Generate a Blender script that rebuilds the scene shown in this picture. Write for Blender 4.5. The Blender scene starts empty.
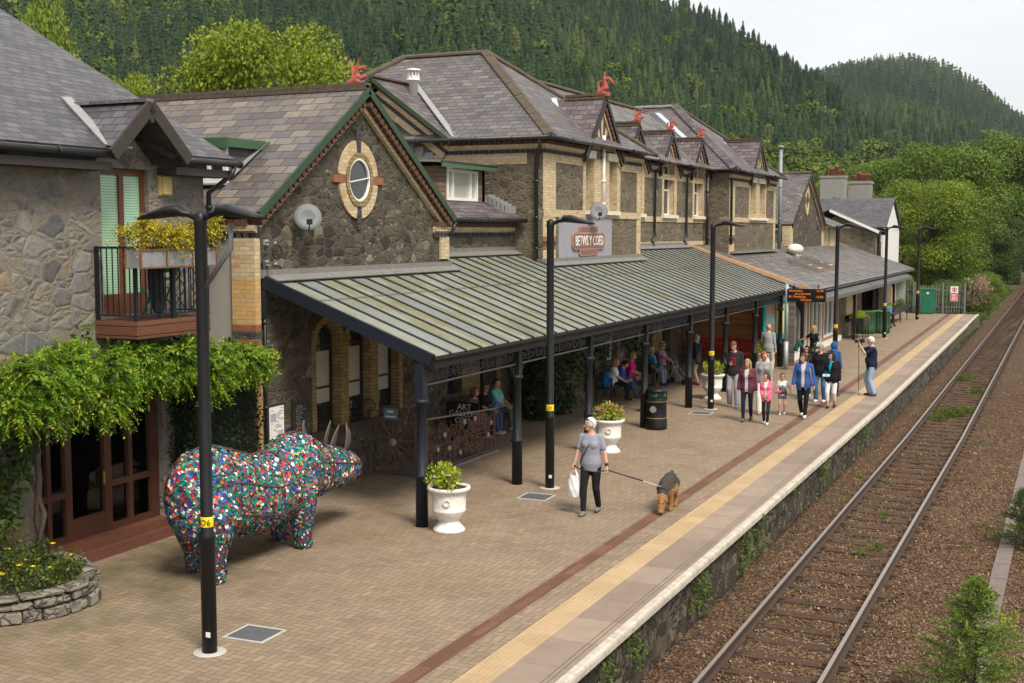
import bpy, bmesh, math, random
import numpy as np
from mathutils import Vector, Matrix, Euler
random.seed(7); np.random.seed(7)
scene = bpy.context.scene
COL = scene.collection
R = math.radians
def V(*a): return Vector(a)

# ------------------------------------------------------------------ mesh builder
class MB:
    def __init__(s): s.v = []; s.f = []; s.m = []; s.sm = []
    def add(s, vs, fs, mat=0, smooth=False):
        b = len(s.v); s.v.extend(tuple(v) for v in vs)
        for f in fs:
            s.f.append(tuple(i + b for i in f)); s.m.append(mat); s.sm.append(smooth)
        return s
    def box(s, x0, x1, y0, y1, z0, z1, mat=0):
        vs = [(x, y, z) for z in (z0, z1) for y in (y0, y1) for x in (x0, x1)]
        return s.add(vs, [(0, 2, 3, 1), (4, 5, 7, 6), (0, 1, 5, 4), (2, 6, 7, 3), (0, 4, 6, 2), (1, 3, 7, 5)], mat)
    def obox(s, c, ax, ay, az, mat=0):
        c, ax, ay, az = Vector(c), Vector(ax), Vector(ay), Vector(az)
        vs = [c + ax * i + ay * j + az * k for k in (-1, 1) for j in (-1, 1) for i in (-1, 1)]
        fs = [(0, 2, 3, 1), (4, 5, 7, 6), (0, 1, 5, 4), (2, 6, 7, 3), (0, 4, 6, 2), (1, 3, 7, 5)]
        if ax.cross(ay).dot(az) < 0: fs = [f[::-1] for f in fs]
        return s.add(vs, fs, mat)
    def beam(s, p, q, w, h, up=(0, 0, 1), mat=0):
        p, q = Vector(p), Vector(q); d = q - p
        if d.length < 1e-6: return s
        u = Vector(up); sd = d.cross(u)
        if sd.length < 1e-5: sd = d.cross(Vector((1, 0, 0)))
        sd.normalize(); u = sd.cross(d).normalized()
        return s.obox((p + q) / 2, sd * (w / 2), d / 2, u * (h / 2), mat)
    def tube(s, pts, r, seg=8, mat=0, smooth=True, caps=True, flat=None):
        pts = [Vector(p) for p in pts]; n = len(pts)
        rs = r if isinstance(r, (list, tuple)) else [r] * n
        rings = []; nrm = None
        for i in range(n):
            t = (pts[min(i + 1, n - 1)] - pts[max(i - 1, 0)])
            if t.length < 1e-9: t = Vector((0, 0, 1))
            t.normalize()
            if nrm is None:
                nrm = t.orthogonal().normalized() if flat is None else Vector(flat)
            nrm = (nrm - t * nrm.dot(t))
            if nrm.length < 1e-6: nrm = t.orthogonal()
            nrm.normalize(); b = t.cross(nrm)
            rings.append([pts[i] + (nrm * math.cos(2 * math.pi * k / seg) + b * math.sin(2 * math.pi * k / seg)) * rs[i] for k in range(seg)])
        vs = [v for rg in rings for v in rg]; fs = []
        for i in range(n - 1):
            for k in range(seg):
                k2 = (k + 1) % seg
                fs.append((i * seg + k, i * seg + k2, (i + 1) * seg + k2, (i + 1) * seg + k))
        s.add(vs, fs, mat, smooth)
        if caps:
            b = len(s.v) - n * seg
            s.f.append(tuple(b + k for k in reversed(range(seg)))); s.m.append(mat); s.sm.append(False)
            s.f.append(tuple(b + (n - 1) * seg + k for k in range(seg))); s.m.append(mat); s.sm.append(False)
        return s
    def lathe(s, prof, c=(0, 0, 0), seg=24, mat=0, smooth=True, sx=1, sy=1):
        vs = []; n = len(prof)
        for r, z in prof:
            for k in range(seg):
                a = 2 * math.pi * k / seg
                vs.append((c[0] + r * math.cos(a) * sx, c[1] + r * math.sin(a) * sy, c[2] + z))
        fs = [(i * seg + k, i * seg + (k + 1) % seg, (i + 1) * seg + (k + 1) % seg, (i + 1) * seg + k) for i in range(n - 1) for k in range(seg)]
        s.add(vs, fs, mat, smooth)
        b = len(s.v) - n * seg
        if prof[0][0] > 1e-4: s.f.append(tuple(b + k for k in reversed(range(seg)))); s.m.append(mat); s.sm.append(False)
        if prof[-1][0] > 1e-4: s.f.append(tuple(b + (n - 1) * seg + k for k in range(seg))); s.m.append(mat); s.sm.append(False)
        return s
    def prism(s, poly, vec, mat=0):
        p = [Vector(q) for q in poly]; vec = Vector(vec); n = len(p)
        nrm = Vector((0, 0, 0))
        for i in range(n): nrm += p[i].cross(p[(i + 1) % n])
        if nrm.dot(vec) > 0: p = p[::-1]
        vs = p + [q + vec for q in p]
        fs = [tuple(range(n)), tuple(range(2 * n - 1, n - 1, -1))]
        fs += [(i, i + n, (i + 1) % n + n, (i + 1) % n) for i in range(n)]
        return s.add(vs, fs, mat)
    def poly(s, pts, mat=0):
        return s.add(pts, [tuple(range(len(pts)))], mat)
    def ball(s, c, r, seg=12, rings=8, mat=0, rot=None):
        rx, ry, rz = r if isinstance(r, (tuple, list)) else (r, r, r)
        c = Vector(c); vs = []
        for i in range(rings + 1):
            t = math.pi * i / rings
            for k in range(seg):
                a = 2 * math.pi * k / seg
                p = Vector((rx * math.sin(t) * math.cos(a), ry * math.sin(t) * math.sin(a), -rz * math.cos(t)))
                if rot is not None: p = rot @ p
                vs.append(c + p)
        fs = [(i * seg + k, i * seg + (k + 1) % seg, (i + 1) * seg + (k + 1) % seg, (i + 1) * seg + k) for i in range(rings) for k in range(seg)]
        return s.add(vs, fs, mat, True)
    def limb(s, p0, p1, r0, r1, seg=12, flat=1.0, side=None):
        p0, p1 = Vector(p0), Vector(p1); d = p1 - p0; L = d.length
        if L < 1e-6: return s.ball(p0, r0)
        d.normalize(); e = (Vector(side) if side is not None else d.orthogonal()); e = (e - d * e.dot(d)).normalized(); b = d.cross(e)
        prof = []
        for i in range(0, 5): a = math.pi / 2 * i / 4; prof.append((-r0 * math.cos(a), r0 * math.sin(a)))
        for i in range(0, 5): a = math.pi / 2 * i / 4; prof.append((L + r1 * math.sin(a), r1 * math.cos(a)))
        vs = []
        for z, r in prof:
            r = max(r, .0005)
            for k in range(seg):
                a = 2 * math.pi * k / seg
                vs.append(p0 + d * z + e * (r * math.cos(a)) + b * (r * flat * math.sin(a)))
        n = len(prof)
        fs = [(i * seg + k, i * seg + (k + 1) % seg, (i + 1) * seg + (k + 1) % seg, (i + 1) * seg + k) for i in range(n - 1) for k in range(seg)]
        fs += [tuple(reversed(range(seg))), tuple((n - 1) * seg + k for k in range(seg))]
        return s.add(vs, fs, 0, True)
    def loft(s, rings, seg=18, mat=0):
        # rings: (center, rx, ry[, axis_x, axis_y])
        vs = []; n = len(rings)
        for rg in rings:
            c = Vector(rg[0]); ax = Vector(rg[3]) if len(rg) > 3 else Vector((1, 0, 0)); ay = Vector(rg[4]) if len(rg) > 4 else Vector((0, 1, 0))
            for k in range(seg):
                a = 2 * math.pi * k / seg
                vs.append(c + ax * (rg[1] * math.cos(a)) + ay * (rg[2] * math.sin(a)))
        fs = [(i * seg + k, i * seg + (k + 1) % seg, (i + 1) * seg + (k + 1) % seg, (i + 1) * seg + k) for i in range(n - 1) for k in range(seg)]
        fs += [tuple(reversed(range(seg))), tuple((n - 1) * seg + k for k in range(seg))]
        return s.add(vs, fs, mat, True)
    def mesh(s, name, mats):
        me = bpy.data.meshes.new(name)
        me.from_pydata(s.v, [], s.f)
        for m in (mats if isinstance(mats, (list, tuple)) else [mats]): me.materials.append(m)
        me.polygons.foreach_set('material_index', s.m); me.polygons.foreach_set('use_smooth', s.sm)
        add_uv(me); me.update()
        return me
    def build(s, name, mats, parent=None, **kw):
        return link(name, s.mesh(name, mats), parent, **kw)

def add_uv(me):
    """planar UVs in metres, per face: u along the horizontal of the face, v up the slope."""
    nl = len(me.loops)
    if nl == 0: return
    co = np.empty(len(me.vertices) * 3, np.float32); me.vertices.foreach_get('co', co); co = co.reshape(-1, 3)
    nr = np.empty(len(me.polygons) * 3, np.float32); me.polygons.foreach_get('normal', nr); nr = nr.reshape(-1, 3)
    tot = np.empty(len(me.polygons), np.int32); me.polygons.foreach_get('loop_total', tot)
    vi = np.empty(nl, np.int32); me.loops.foreach_get('vertex_index', vi)
    t = np.stack([-nr[:, 1], nr[:, 0], np.zeros(len(nr), np.float32)], 1)
    ln = np.linalg.norm(t, axis=1); flat = ln < .02
    t[flat] = (1, 0, 0); ln[flat] = 1; t /= ln[:, None]
    # keep u the same way round on opposite walls
    b = np.cross(nr, t); b[flat] = (0, 1, 0)
    tl = np.repeat(t, tot, 0); bl = np.repeat(b, tot, 0); p = co[vi]
    uv = np.stack([(p * tl).sum(1), (p * bl).sum(1)], 1).astype(np.float32)
    lay = me.uv_layers.new(name='UVMap'); lay.data.foreach_set('uv', uv.ravel())

def link(name, me, parent=None, loc=None, rz=0, label=None, cat=None, group=None, kind=None):
    o = bpy.data.objects.new(name, me); COL.objects.link(o)
    if loc is not None: o.location = loc
    if rz: o.rotation_euler = (0, 0, rz)
    if parent is not None: o.parent = parent
    return tag(o, label, cat, group, kind)
def tag(o, label=None, cat=None, group=None, kind=None):
    if label: o['label'] = label
    if cat: o['category'] = cat
    if group: o['group'] = group
    if kind: o['kind'] = kind
    return o
def thing(name, label, cat, loc=(0, 0, 0), rz=0, group=None):
    return link(name, None, None, loc, rz, label, cat, group)
def dup(o, loc=None, rz=None, label=None, group=None, scale=None):
    c = o.copy(); COL.objects.link(c)
    if loc is not None: c.location = loc
    if rz is not None: c.rotation_euler = (0, 0, rz)
    if scale is not None: c.scale = scale
    if label: c['label'] = label
    if group: c['group'] = group
    for ch in [q for q in o.children]:
        d = ch.copy(); COL.objects.link(d); d.parent = c
        for g in [q for q in ch.children]:
            e = g.copy(); COL.objects.link(e); e.parent = d
    return c
def npmesh(name, v, f, mats, smooth=False, tint=None, uv=False, midx=None):
    """v (n,3) f (m,k) arrays -> mesh, fast"""
    me = bpy.data.meshes.new(name); v = np.asarray(v, np.float32); f = np.asarray(f, np.int32); k = f.shape[1]
    me.vertices.add(len(v)); me.vertices.foreach_set('co', v.ravel())
    me.loops.add(f.size); me.loops.foreach_set('vertex_index', f.ravel())
    me.polygons.add(len(f)); me.polygons.foreach_set('loop_start', np.arange(0, f.size, k, dtype=np.int32))
    if smooth: me.polygons.foreach_set('use_smooth', np.ones(len(f), bool))
    for m in (mats if isinstance(mats, (list, tuple)) else [mats]): me.materials.append(m)
    if midx is not None: me.polygons.foreach_set('material_index', np.asarray(midx, np.int32))
    if tint is not None:
        a = me.attributes.new('tint', 'FLOAT', 'POINT'); a.data.foreach_set('value', np.asarray(tint, np.float32))
    me.update(calc_edges=True)
    if uv: add_uv(me)
    return me
def textmesh(txt, size, depth, mat, align='CENTER'):
    cu = bpy.data.curves.new('lettering', 'FONT'); cu.body = txt; cu.size = size; cu.extrude = depth; cu.align_x = align; cu.align_y = 'CENTER'; cu.resolution_u = 2
    o = bpy.data.objects.new('lettering', cu); COL.objects.link(o)
    dg = bpy.context.evaluated_depsgraph_get(); me = bpy.data.meshes.new_from_object(o.evaluated_get(dg))
    bpy.data.objects.remove(o); me.materials.clear(); me.materials.append(mat)
    return me
def put_text(txt, size, mat, parent, loc, face='x', depth=.004, name='lettering', align='CENTER'):
    """face: 'x' reads from +x, '-y' from -y, or a rotation euler"""
    o = link(name, textmesh(txt, size, depth, mat, align), parent, loc)
    o.rotation_euler = {'x': (R(90), 0, R(90)), '-y': (R(90), 0, 0), '+y': (R(90), 0, R(180))}.get(face, face)
    return o
def blob(mb, voxel, mats, name, smooth=4, fac=.5, extra=None, cut=None, paint=None, noise=None):
    """join the overlapping shapes of mb into one continuous skin"""
    me0 = bpy.data.meshes.new('tmp'); me0.from_pydata(mb.v, [], mb.f)
    o = bpy.data.objects.new('tmp', me0); COL.objects.link(o)
    m = o.modifiers.new('r', 'REMESH'); m.mode = 'VOXEL'; m.voxel_size = voxel
    if smooth:
        s = o.modifiers.new('s', 'SMOOTH'); s.factor = fac; s.iterations = smooth
    dg = bpy.context.evaluated_depsgraph_get(); me = bpy.data.meshes.new_from_object(o.evaluated_get(dg))
    bpy.data.objects.remove(o); bpy.data.meshes.remove(me0)
    me.name = name
    me.materials.clear()
    for q in (mats if isinstance(mats, (list, tuple)) else [mats]): me.materials.append(q)
    if cut or extra or paint or noise:
        bm = bmesh.new(); bm.from_mesh(me)
        if noise:
            for v in bm.verts: v.co += v.normal * noise(v.co)
        if cut:
            bmesh.ops.delete(bm, geom=[f for f in bm.faces if cut(f.calc_center_median())], context='FACES')
        if extra:
            vs = [bm.verts.new(v) for v in extra.v]
            for f in extra.f:
                try: bm.faces.new([vs[i] for i in f])
                except ValueError: pass
        bm.normal_update()
        if paint:
            for f in bm.faces: f.material_index = paint(f.calc_center_median(), f.normal)
        for f in bm.faces: f.smooth = True
        bm.to_mesh(me); bm.free()
    me.polygons.foreach_set('use_smooth', np.ones(len(me.polygons), bool)); me.update()
    return me

# ------------------------------------------------------------------ node helper
class G:
    def __init__(s, name, rough=.8, spec=.5, metal=0):
        s.mat = bpy.data.materials.new(name); s.mat.use_nodes = True
        s.nt = s.mat.node_tree; s.N = s.nt.nodes; s.b = s.N['Principled BSDF']; s.out = s.N['Material Output']
        s.b.inputs['Roughness'].default_value = rough; s.b.inputs['Specular IOR Level'].default_value = spec; s.b.inputs['Metallic'].default_value = metal
    def n(s, t, **kw):
        nd = s.N.new('ShaderNode' + t)
        for k, v in kw.items(): setattr(nd, k, v)
        return nd
    def set(s, sock, val):
        if isinstance(val, bpy.types.NodeSocket): s.nt.links.new(val, sock)
        elif val is not None:
            if sock.type == 'RGBA' and len(val) == 3: val = (*val, 1)
            sock.default_value = val
    def math(s, op, a, b=None, c=None, clamp=False):
        nd = s.n('Math', operation=op, use_clamp=clamp); s.set(nd.inputs[0], a)
        if b is not None: s.set(nd.inputs[1], b)
        if c is not None: s.set(nd.inputs[2], c)
        return nd.outputs[0]
    def mix(s, f, a, b, mode='MIX'):
        nd = s.n('Mix', data_type='RGBA', blend_type=mode); s.set(nd.inputs[0], f); s.set(nd.inputs[6], a); s.set(nd.inputs[7], b); return nd.outputs[2]
    def ramp(s, f, stops, interp='LINEAR'):
        nd = s.n('ValToRGB'); cr = nd.color_ramp; cr.interpolation = interp
        while len(cr.elements) < len(stops): cr.elements.new(.5)
        for e, (p, c) in zip(cr.elements, stops):
            e.position = p; e.color = (*c, 1) if not isinstance(c, (int, float)) else (c, c, c, 1)
        s.set(nd.inputs[0], f); return nd.outputs[0]
    def uv(s): return s.n('TexCoord').outputs['UV']
    def obj(s): return s.n('TexCoord').outputs['Object']
    def geo(s, k='Position'): return s.n('NewGeometry').outputs[k]
    def map(s, v, scale=(1, 1, 1), rot=(0, 0, 0), loc=(0, 0, 0)):
        nd = s.n('Mapping'); s.set(nd.inputs['Vector'], v); nd.inputs['Scale'].default_value = scale; nd.inputs['Rotation'].default_value = rot; nd.inputs['Location'].default_value = loc; return nd.outputs[0]
    def noise(s, v, scale=5, detail=3, rough=.55, col=False, dist=0):
        nd = s.n('TexNoise'); s.set(nd.inputs['Vector'], v); nd.inputs['Scale'].default_value = scale; nd.inputs['Detail'].default_value = detail; nd.inputs['Roughness'].default_value = rough; nd.inputs['Distortion'].default_value = dist
        return nd.outputs['Color' if col else 'Fac']
    def vor(s, v, scale=5, feature='F1', out='Distance', rnd=1.0):
        nd = s.n('TexVoronoi', feature=feature); s.set(nd.inputs['Vector'], v); nd.inputs['Scale'].default_value = scale; nd.inputs['Randomness'].default_value = rnd
        return nd.outputs[out]
    def sep(s, v):
        nd = s.n('SeparateXYZ'); s.set(nd.inputs[0], v); return nd.outputs
    def comb(s, x, y, z=0.):
        nd = s.n('CombineXYZ'); s.set(nd.inputs[0], x); s.set(nd.inputs[1], y); s.set(nd.inputs[2], z); return nd.outputs[0]
    def brick(s, v, w, h, mortar=.008, off=.5, c1=(0, 0, 0), c2=(1, 1, 1), cm=(.5, .5, .5), smooth=.1):
        nd = s.n('TexBrick', offset=off); s.set(nd.inputs['Vector'], v)
        s.set(nd.inputs['Color1'], c1); s.set(nd.inputs['Color2'], c2); s.set(nd.inputs['Mortar'], cm)
        nd.inputs['Scale'].default_value = 1; nd.inputs['Brick Width'].default_value = w; nd.inputs['Row Height'].default_value = h; nd.inputs['Mortar Size'].default_value = mortar; nd.inputs['Mortar Smooth'].default_value = smooth; nd.inputs['Bias'].default_value = 0
        return nd.outputs['Color'], nd.outputs['Fac']
    def color(s, c): s.set(s.b.inputs['Base Color'], c); return s
    def rough(s, r): s.set(s.b.inputs['Roughness'], r); return s
    def bump(s, h, strength=.5, dist=.02):
        nd = s.n('Bump'); nd.inputs['Strength'].default_value = strength; nd.inputs['Distance'].default_value = dist; s.set(nd.inputs['Height'], h); s.nt.links.new(nd.outputs[0], s.b.inputs['Normal']); return s
def plain(name, c, rough=.6, metal=0, spec=.5, var=.15, scale=6, bump=0):
    """plain paint / cloth / plastic with a little uneven wear"""
    g = G(name, rough, spec, metal)
    nz = g.noise(g.obj(), scale, 4)
    g.color(g.mix(nz, tuple(x * (1 - var) for x in c), tuple(min(1, x * (1 + var)) for x in c)))
    if bump: g.bump(nz, bump, .02)
    return g.mat
# ------------------------------------------------------------------ materials
M = {}
def stone(name, scale, cols, mortar, mw=.010, aspect=.62, bump=.5, warp=.10, moss=None):
    """rubble: big stones, some of them broken into smaller ones, ragged joints, mottled faces"""
    g = G(name, .92, .18); uv = g.uv()
    def madd(v, n, k):
        q = g.n('VectorMath', operation='MULTIPLY_ADD'); g.set(q.inputs[0], n); q.inputs[1].default_value = (k, k, 0); g.set(q.inputs[2], v); return q.outputs[0]
    p = madd(madd(uv, g.noise(uv, 2.6, 2, col=True), warp), g.noise(uv, 17, 3, col=True), .035)
    mv = g.map(p, (aspect, 1, 1)); s1, s2 = scale * .72, scale * 1.55
    c1 = g.sep(g.vor(mv, s1, 'F1', 'Color', .9)); e1 = g.math('DIVIDE', g.vor(mv, s1, 'DISTANCE_TO_EDGE', 'Distance', .9), s1)
    c2 = g.sep(g.vor(mv, s2, 'F1', 'Color', .95)); e2 = g.math('DIVIDE', g.vor(mv, s2, 'DISTANCE_TO_EDGE', 'Distance', .95), s2)
    sub = g.math('GREATER_THAN', c1[1], .42)
    edge = g.math('MINIMUM', e1, g.math('ADD', e2, g.math('MULTIPLY', g.math('SUBTRACT', 1., sub), 9.)))
    rnd = g.math('ADD', g.math('MULTIPLY', c1[0], g.math('SUBTRACT', 1., sub)), g.math('MULTIPLY', c2[0], sub))
    c = g.ramp(rnd, cols)
    fine = g.noise(uv, 10, 8, .78); c = g.mix(.8, c, g.ramp(fine, [(.32, .32), (.5, .85), (.68, 1.0)]), 'MULTIPLY')
    c = g.mix(g.ramp(g.noise(uv, 21, 5, .7), [(.60, 0.), (.72, .5)]), c, tuple(min(1, x * 1.5) for x in mortar))
    big = g.noise(uv, .7, 3); c = g.mix(.35, c, g.ramp(big, [(.3, .5), (.7, 1.0)]), 'MULTIPLY')
    k = g.ramp(edge, [(mw * .4, 1.0), (mw * 1.6, 0.0)])
    if moss: c = g.mix(g.ramp(g.noise(uv, 2.2, 4), [(.55, 0.), (.75, .6)]), c, moss)
    g.color(g.mix(g.math('MULTIPLY', k, .85), c, g.mix(fine, tuple(x * .6 for x in mortar), mortar)))
    g.bump(g.math('ADD', g.ramp(edge, [(0, 0.), (mw * 2.4, 1.)]), g.math('MULTIPLY', fine, 1.3)), bump, .03)
    return g.mat
M['stone'] = stone('station_rubble_stone', 7.0, [(0, (.095, .08, .062)), (.35, (.165, .138, .10)), (.6, (.215, .18, .13)), (.8, (.13, .11, .085)), (.93, (.25, .21, .145)), (1, (.36, .31, .22))], (.20, .168, .118), .010, .60, .6, .12)
M['stone_dark'] = stone('sooty_rubble_stone', 7.6, [(0, (.048, .042, .035)), (.4, (.088, .077, .061)), (.7, (.125, .108, .084)), (.9, (.18, .157, .117)), (1, (.30, .27, .205))], (.12, .104, .078), .009, .60, .6, .12)
M['stone_shop'] = stone('grey_rubble_stone', 5.0, [(0, (.15, .148, .15)), (.4, (.225, .22, .215)), (.75, (.30, .29, .275)), (.91, (.25, .23, .20)), (.965, (.32, .24, .13)), (1, (.31, .275, .22))], (.27, .235, .185), .014, .70, .6, .14)
M['stone_edge'] = stone('platform_wall_stone', 2.6, [(0, (.045, .036, .028)), (.5, (.085, .07, .053)), (1, (.17, .145, .11))], (.05, .042, .032), .010, .8, .8, .12, (.07, .09, .03))
M['stone_planter'] = stone('planter_stone', 4.0, [(0, (.17, .155, .13)), (.5, (.27, .245, .205)), (1, (.38, .35, .30))], (.07, .065, .055), .006, .6, .8, .12, (.20, .18, .06))
def bricks(name, c1, c2, mortar, w=.225, h=.075, var=.35, extra=None):
    g = G(name, .85, .25); uv = g.uv()
    f, k = g.brick(uv, w, h, .007)
    f = g.sep(f)[0]
    c = g.mix(f, c1, c2)
    if extra: c = g.mix(g.ramp(f, [(.955, 0.), (.975, .8)]), c, extra)
    nz = g.noise(uv, 9, 4); c = g.mix(var, c, g.ramp(nz, [(.3, .45), (.7, 1.)]), 'MULTIPLY')
    g.color(g.mix(k, c, mortar)); g.bump(g.math('SUBTRACT', g.math('MULTIPLY', nz, .4), k), .5, .01)
    return g.mat
M['ybrick'] = bricks('yellow_brick', (.50, .37, .20), (.64, .52, .33), (.33, .29, .22), extra=(.46, .22, .10))
M['ybrick_dark'] = bricks('darker_yellow_brick', (.25, .175, .07), (.36, .265, .12), (.11, .09, .06), extra=(.22, .13, .06))  # darker copy of the yellow brick for canopy walls and the oval reveal
M['obrick'] = bricks('orange_yellow_brick', (.56, .33, .12), (.62, .41, .18), (.36, .28, .18))
M['rbrick'] = bricks('red_brick', (.26, .095, .045), (.33, .13, .06), (.22, .13, .08))
M['bbrick'] = bricks('blue_black_brick', (.035, .035, .04), (.06, .06, .07), (.1, .09, .08))
def slates(name, stops, w=.30, h=.21, lichen=.3, lc=(.34, .31, .25), rough=.45):
    g = G(name, rough, .5); uv = g.uv()
    wob = g.noise(uv, 2.0, 2, col=True)
    v = g.n('VectorMath', operation='MULTIPLY_ADD'); g.set(v.inputs[0], wob); v.inputs[1].default_value = (.03, .015, 0); g.set(v.inputs[2], uv)
    f, k = g.brick(v.outputs[0], w, h, .011); rnd = g.sep(f)[0]
    c = g.ramp(rnd, stops)
    nz = g.noise(uv, 5, 5, .65); big = g.noise(uv, .45, 3)
    c = g.mix(.65, c, g.ramp(nz, [(.3, .42), (.68, 1.)]), 'MULTIPLY')
    l = g.math('MULTIPLY', g.ramp(g.noise(uv, 7, 6, .7), [(.52, 0.), (.66, 1.)]), g.ramp(big, [(.40, 0.), (.62, lichen)]))
    c = g.mix(l, c, lc)
    vv = g.math('FRACT', g.math('DIVIDE', g.sep(v.outputs[0])[1], h))
    g.color(g.mix(g.math('MULTIPLY', k, .85), c, (.02, .018, .018)))
    g.rough(g.ramp(nz, [(.3, rough), (.7, rough + .25)]))
    g.bump(g.math('SUBTRACT', g.math('SUBTRACT', 1., vv), g.math('MULTIPLY', k, .8)), .9, .022)
    return g.mat
M['slate_shop'] = slates('dark_blue_slate', [(0, (.05, .046, .052)), (.5, (.082, .076, .085)), (1, (.125, .115, .122))], .26, .17, .12, (.2, .18, .16), .38)
M['slate_wing'] = slates('mixed_grey_slate', [(0, (.085, .072, .070)), (.2, (.14, .12, .10)), (.45, (.20, .17, .14)), (.6, (.10, .073, .082)), (.75, (.125, .118, .122)), (.88, (.24, .20, .165)), (1, (.15, .13, .11))], .40, .26, .5, (.20, .165, .12))
M['slate_main'] = slates('weathered_grey_slate', [(0, (.075, .066, .070)), (.3, (.115, .102, .102)), (.6, (.145, .128, .12)), (.8, (.105, .097, .112)), (1, (.20, .172, .15))], .34, .20, .8, (.15, .125, .08))
M['slate_purple'] = slates('purple_slate', [(0, (.075, .055, .063)), (.5, (.115, .088, .095)), (1, (.165, .14, .138))], .30, .20, .5)
M['slate_lean'] = slates('pale_brown_slate', [(0, (.085, .074, .070)), (.5, (.13, .113, .104)), (1, (.20, .175, .155))], .45, .30, .5)
M['ridge'] = plain('mossy_ridge_tile', (.085, .064, .044), .95, var=.6, scale=9, bump=.6)
M['ridge_grey'] = plain('grey_ridge_tile', (.20, .18, .17), .9, var=.4, scale=9, bump=.4)
M['lead'] = plain('lead_flashing', (.25, .255, .26), .55, .0, var=.35, scale=7, bump=.2)
M['lead_dull'] = plain('dull_lead', (.175, .168, .158), .7, 0, var=.35, scale=7, bump=.2)
M['black'] = plain('black_gloss_paint', (.008, .008, .009), .42, spec=.3, var=.3)
M['iron'] = plain('black_iron', (.012, .013, .016), .5, spec=.3, var=.4)
M['gutter'] = plain('black_gutter_plastic', (.018, .018, .02), .4, var=.3)
M['navy'] = plain('dark_grey_blue_steel', (.012, .016, .026), .5, spec=.3, var=.25)
M['green_paint'] = plain('dark_green_paint', (.020, .048, .018), .5, var=.3)
M['white_paint'] = plain('white_paint', (.74, .73, .70), .5, var=.1)
M['cream'] = plain('cream_stone', (.62, .58, .49), .8, var=.18)
M['redclay'] = plain('red_terracotta', (.34, .075, .05), .75, var=.35, scale=12, bump=.3)
M['orangeclay'] = plain('orange_dentil_brick', (.10, .046, .028), .85, var=.4, scale=14)
M['glass'] = plain('dark_window_glass', (.02, .024, .026), .06, spec=.8, var=.3, scale=2)
M['blindglass'] = plain('glass_over_pale_blind', (.40, .40, .36), .25, spec=.6, var=.1)
M['greenblind'] = None
g = G('glass_over_green_blinds', .15, .6)
v = g.math('FRACT', g.math('MULTIPLY', g.sep(g.obj())[2], 24))
g.color(g.mix(g.ramp(v, [(.35, 0.), (.5, 1.)]), (.22, .42, .28), (.40, .60, .43))); M['greenblind'] = g.mat
M['wood'] = plain('reddish_brown_wood', (.13, .042, .020), .5, var=.35, scale=4)
M['wood_dark'] = plain('dark_brown_wood', (.075, .027, .016), .5, var=.35, scale=4)
M['sash'] = plain('dark_sash_frame', (.030, .018, .015), .5, var=.3)
M['render'] = plain('grey_cement_render', (.33, .31, .28), .9, var=.15, scale=3, bump=.15)
M['lilac'] = plain('lilac_grey_paint', (.28, .265, .30), .85, var=.14, scale=3)
M['concrete'] = plain('pale_concrete', (.42, .40, .37), .9, var=.15, scale=5, bump=.1)
M['redpaint'] = plain('red_gloss_paint', (.50, .012, .014), .4, var=.15)
M['teal'] = plain('turquoise_paint', (.0, .34, .36), .45, var=.1)
M['galv'] = plain('galvanised_steel', (.38, .40, .41), .5, .3, var=.15, scale=12)
M['rust'] = plain('brown_rusty_iron', (.125, .068, .045), .75, var=.55, scale=14, bump=.2)
M['rustwire'] = plain('orange_rusty_wire', (.17, .07, .035), .75, var=.4, scale=14)
M['yellow'] = plain('yellow_band_paint', (.85, .62, .015), .5, var=.05)
M['paper'] = plain('white_paper', (.75, .74, .71), .7, var=.06)
M['board'] = plain('black_board', (.012, .012, .012), .5, var=.2)
M['tan_box'] = plain('cardboard', (.34, .22, .10), .8, var=.15)
M['urn'] = None
g = G('worn_white_stoneware', .6, .4); uv = g.obj(); nz = g.noise(uv, 9, 6, .7)
g.color(g.mix(g.ramp(nz, [(.48, 0.), (.74, .75)]), (.70, .685, .65), (.40, .36, .29))); g.bump(nz, .2, .01); M['urn'] = g.mat
M['soil'] = plain('dark_soil', (.035, .024, .016), .95, var=.4, scale=20, bump=.5)
# boards
def boards(name, c, h=.11, dark=.25, var=.25):
    g = G(name, .7, .3); uv = g.uv(); v = g.math('DIVIDE', g.sep(uv)[1], h); fr = g.math('FRACT', v)
    wn = g.n('TexWhiteNoise', noise_dimensions='1D'); g.set(wn.inputs['W'], g.math('FLOOR', v)); r = wn.outputs['Value']
    cc = g.mix(r, tuple(x * (1 - var) for x in c), tuple(x * (1 + var) for x in c))
    cc = g.mix(.4, cc, g.ramp(g.noise(g.map(uv, (1, 12, 1)), 3, 4), [(.3, .5), (.7, 1.)]), 'MULTIPLY')
    e = g.ramp(fr, [(.0, 1.), (.1, 0.), (.94, 0.), (1., 1.)])
    g.color(g.mix(g.math('MULTIPLY', e, .8), cc, tuple(x * dark for x in c))); g.bump(g.math('SUBTRACT', 1., e), .6, .02); return g.mat
M['shed'] = boards('orange_brown_boarding', (.36, .17, .06), .115)
M['shed_grey'] = boards('weathered_grey_boarding', (.17, .145, .13), .115)
M['waney'] = boards('waney_edge_boarding', (.20, .135, .09), .12, .15, .4)
M['deck'] = boards('balcony_boarding', (.15, .062, .035), .14)
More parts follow.
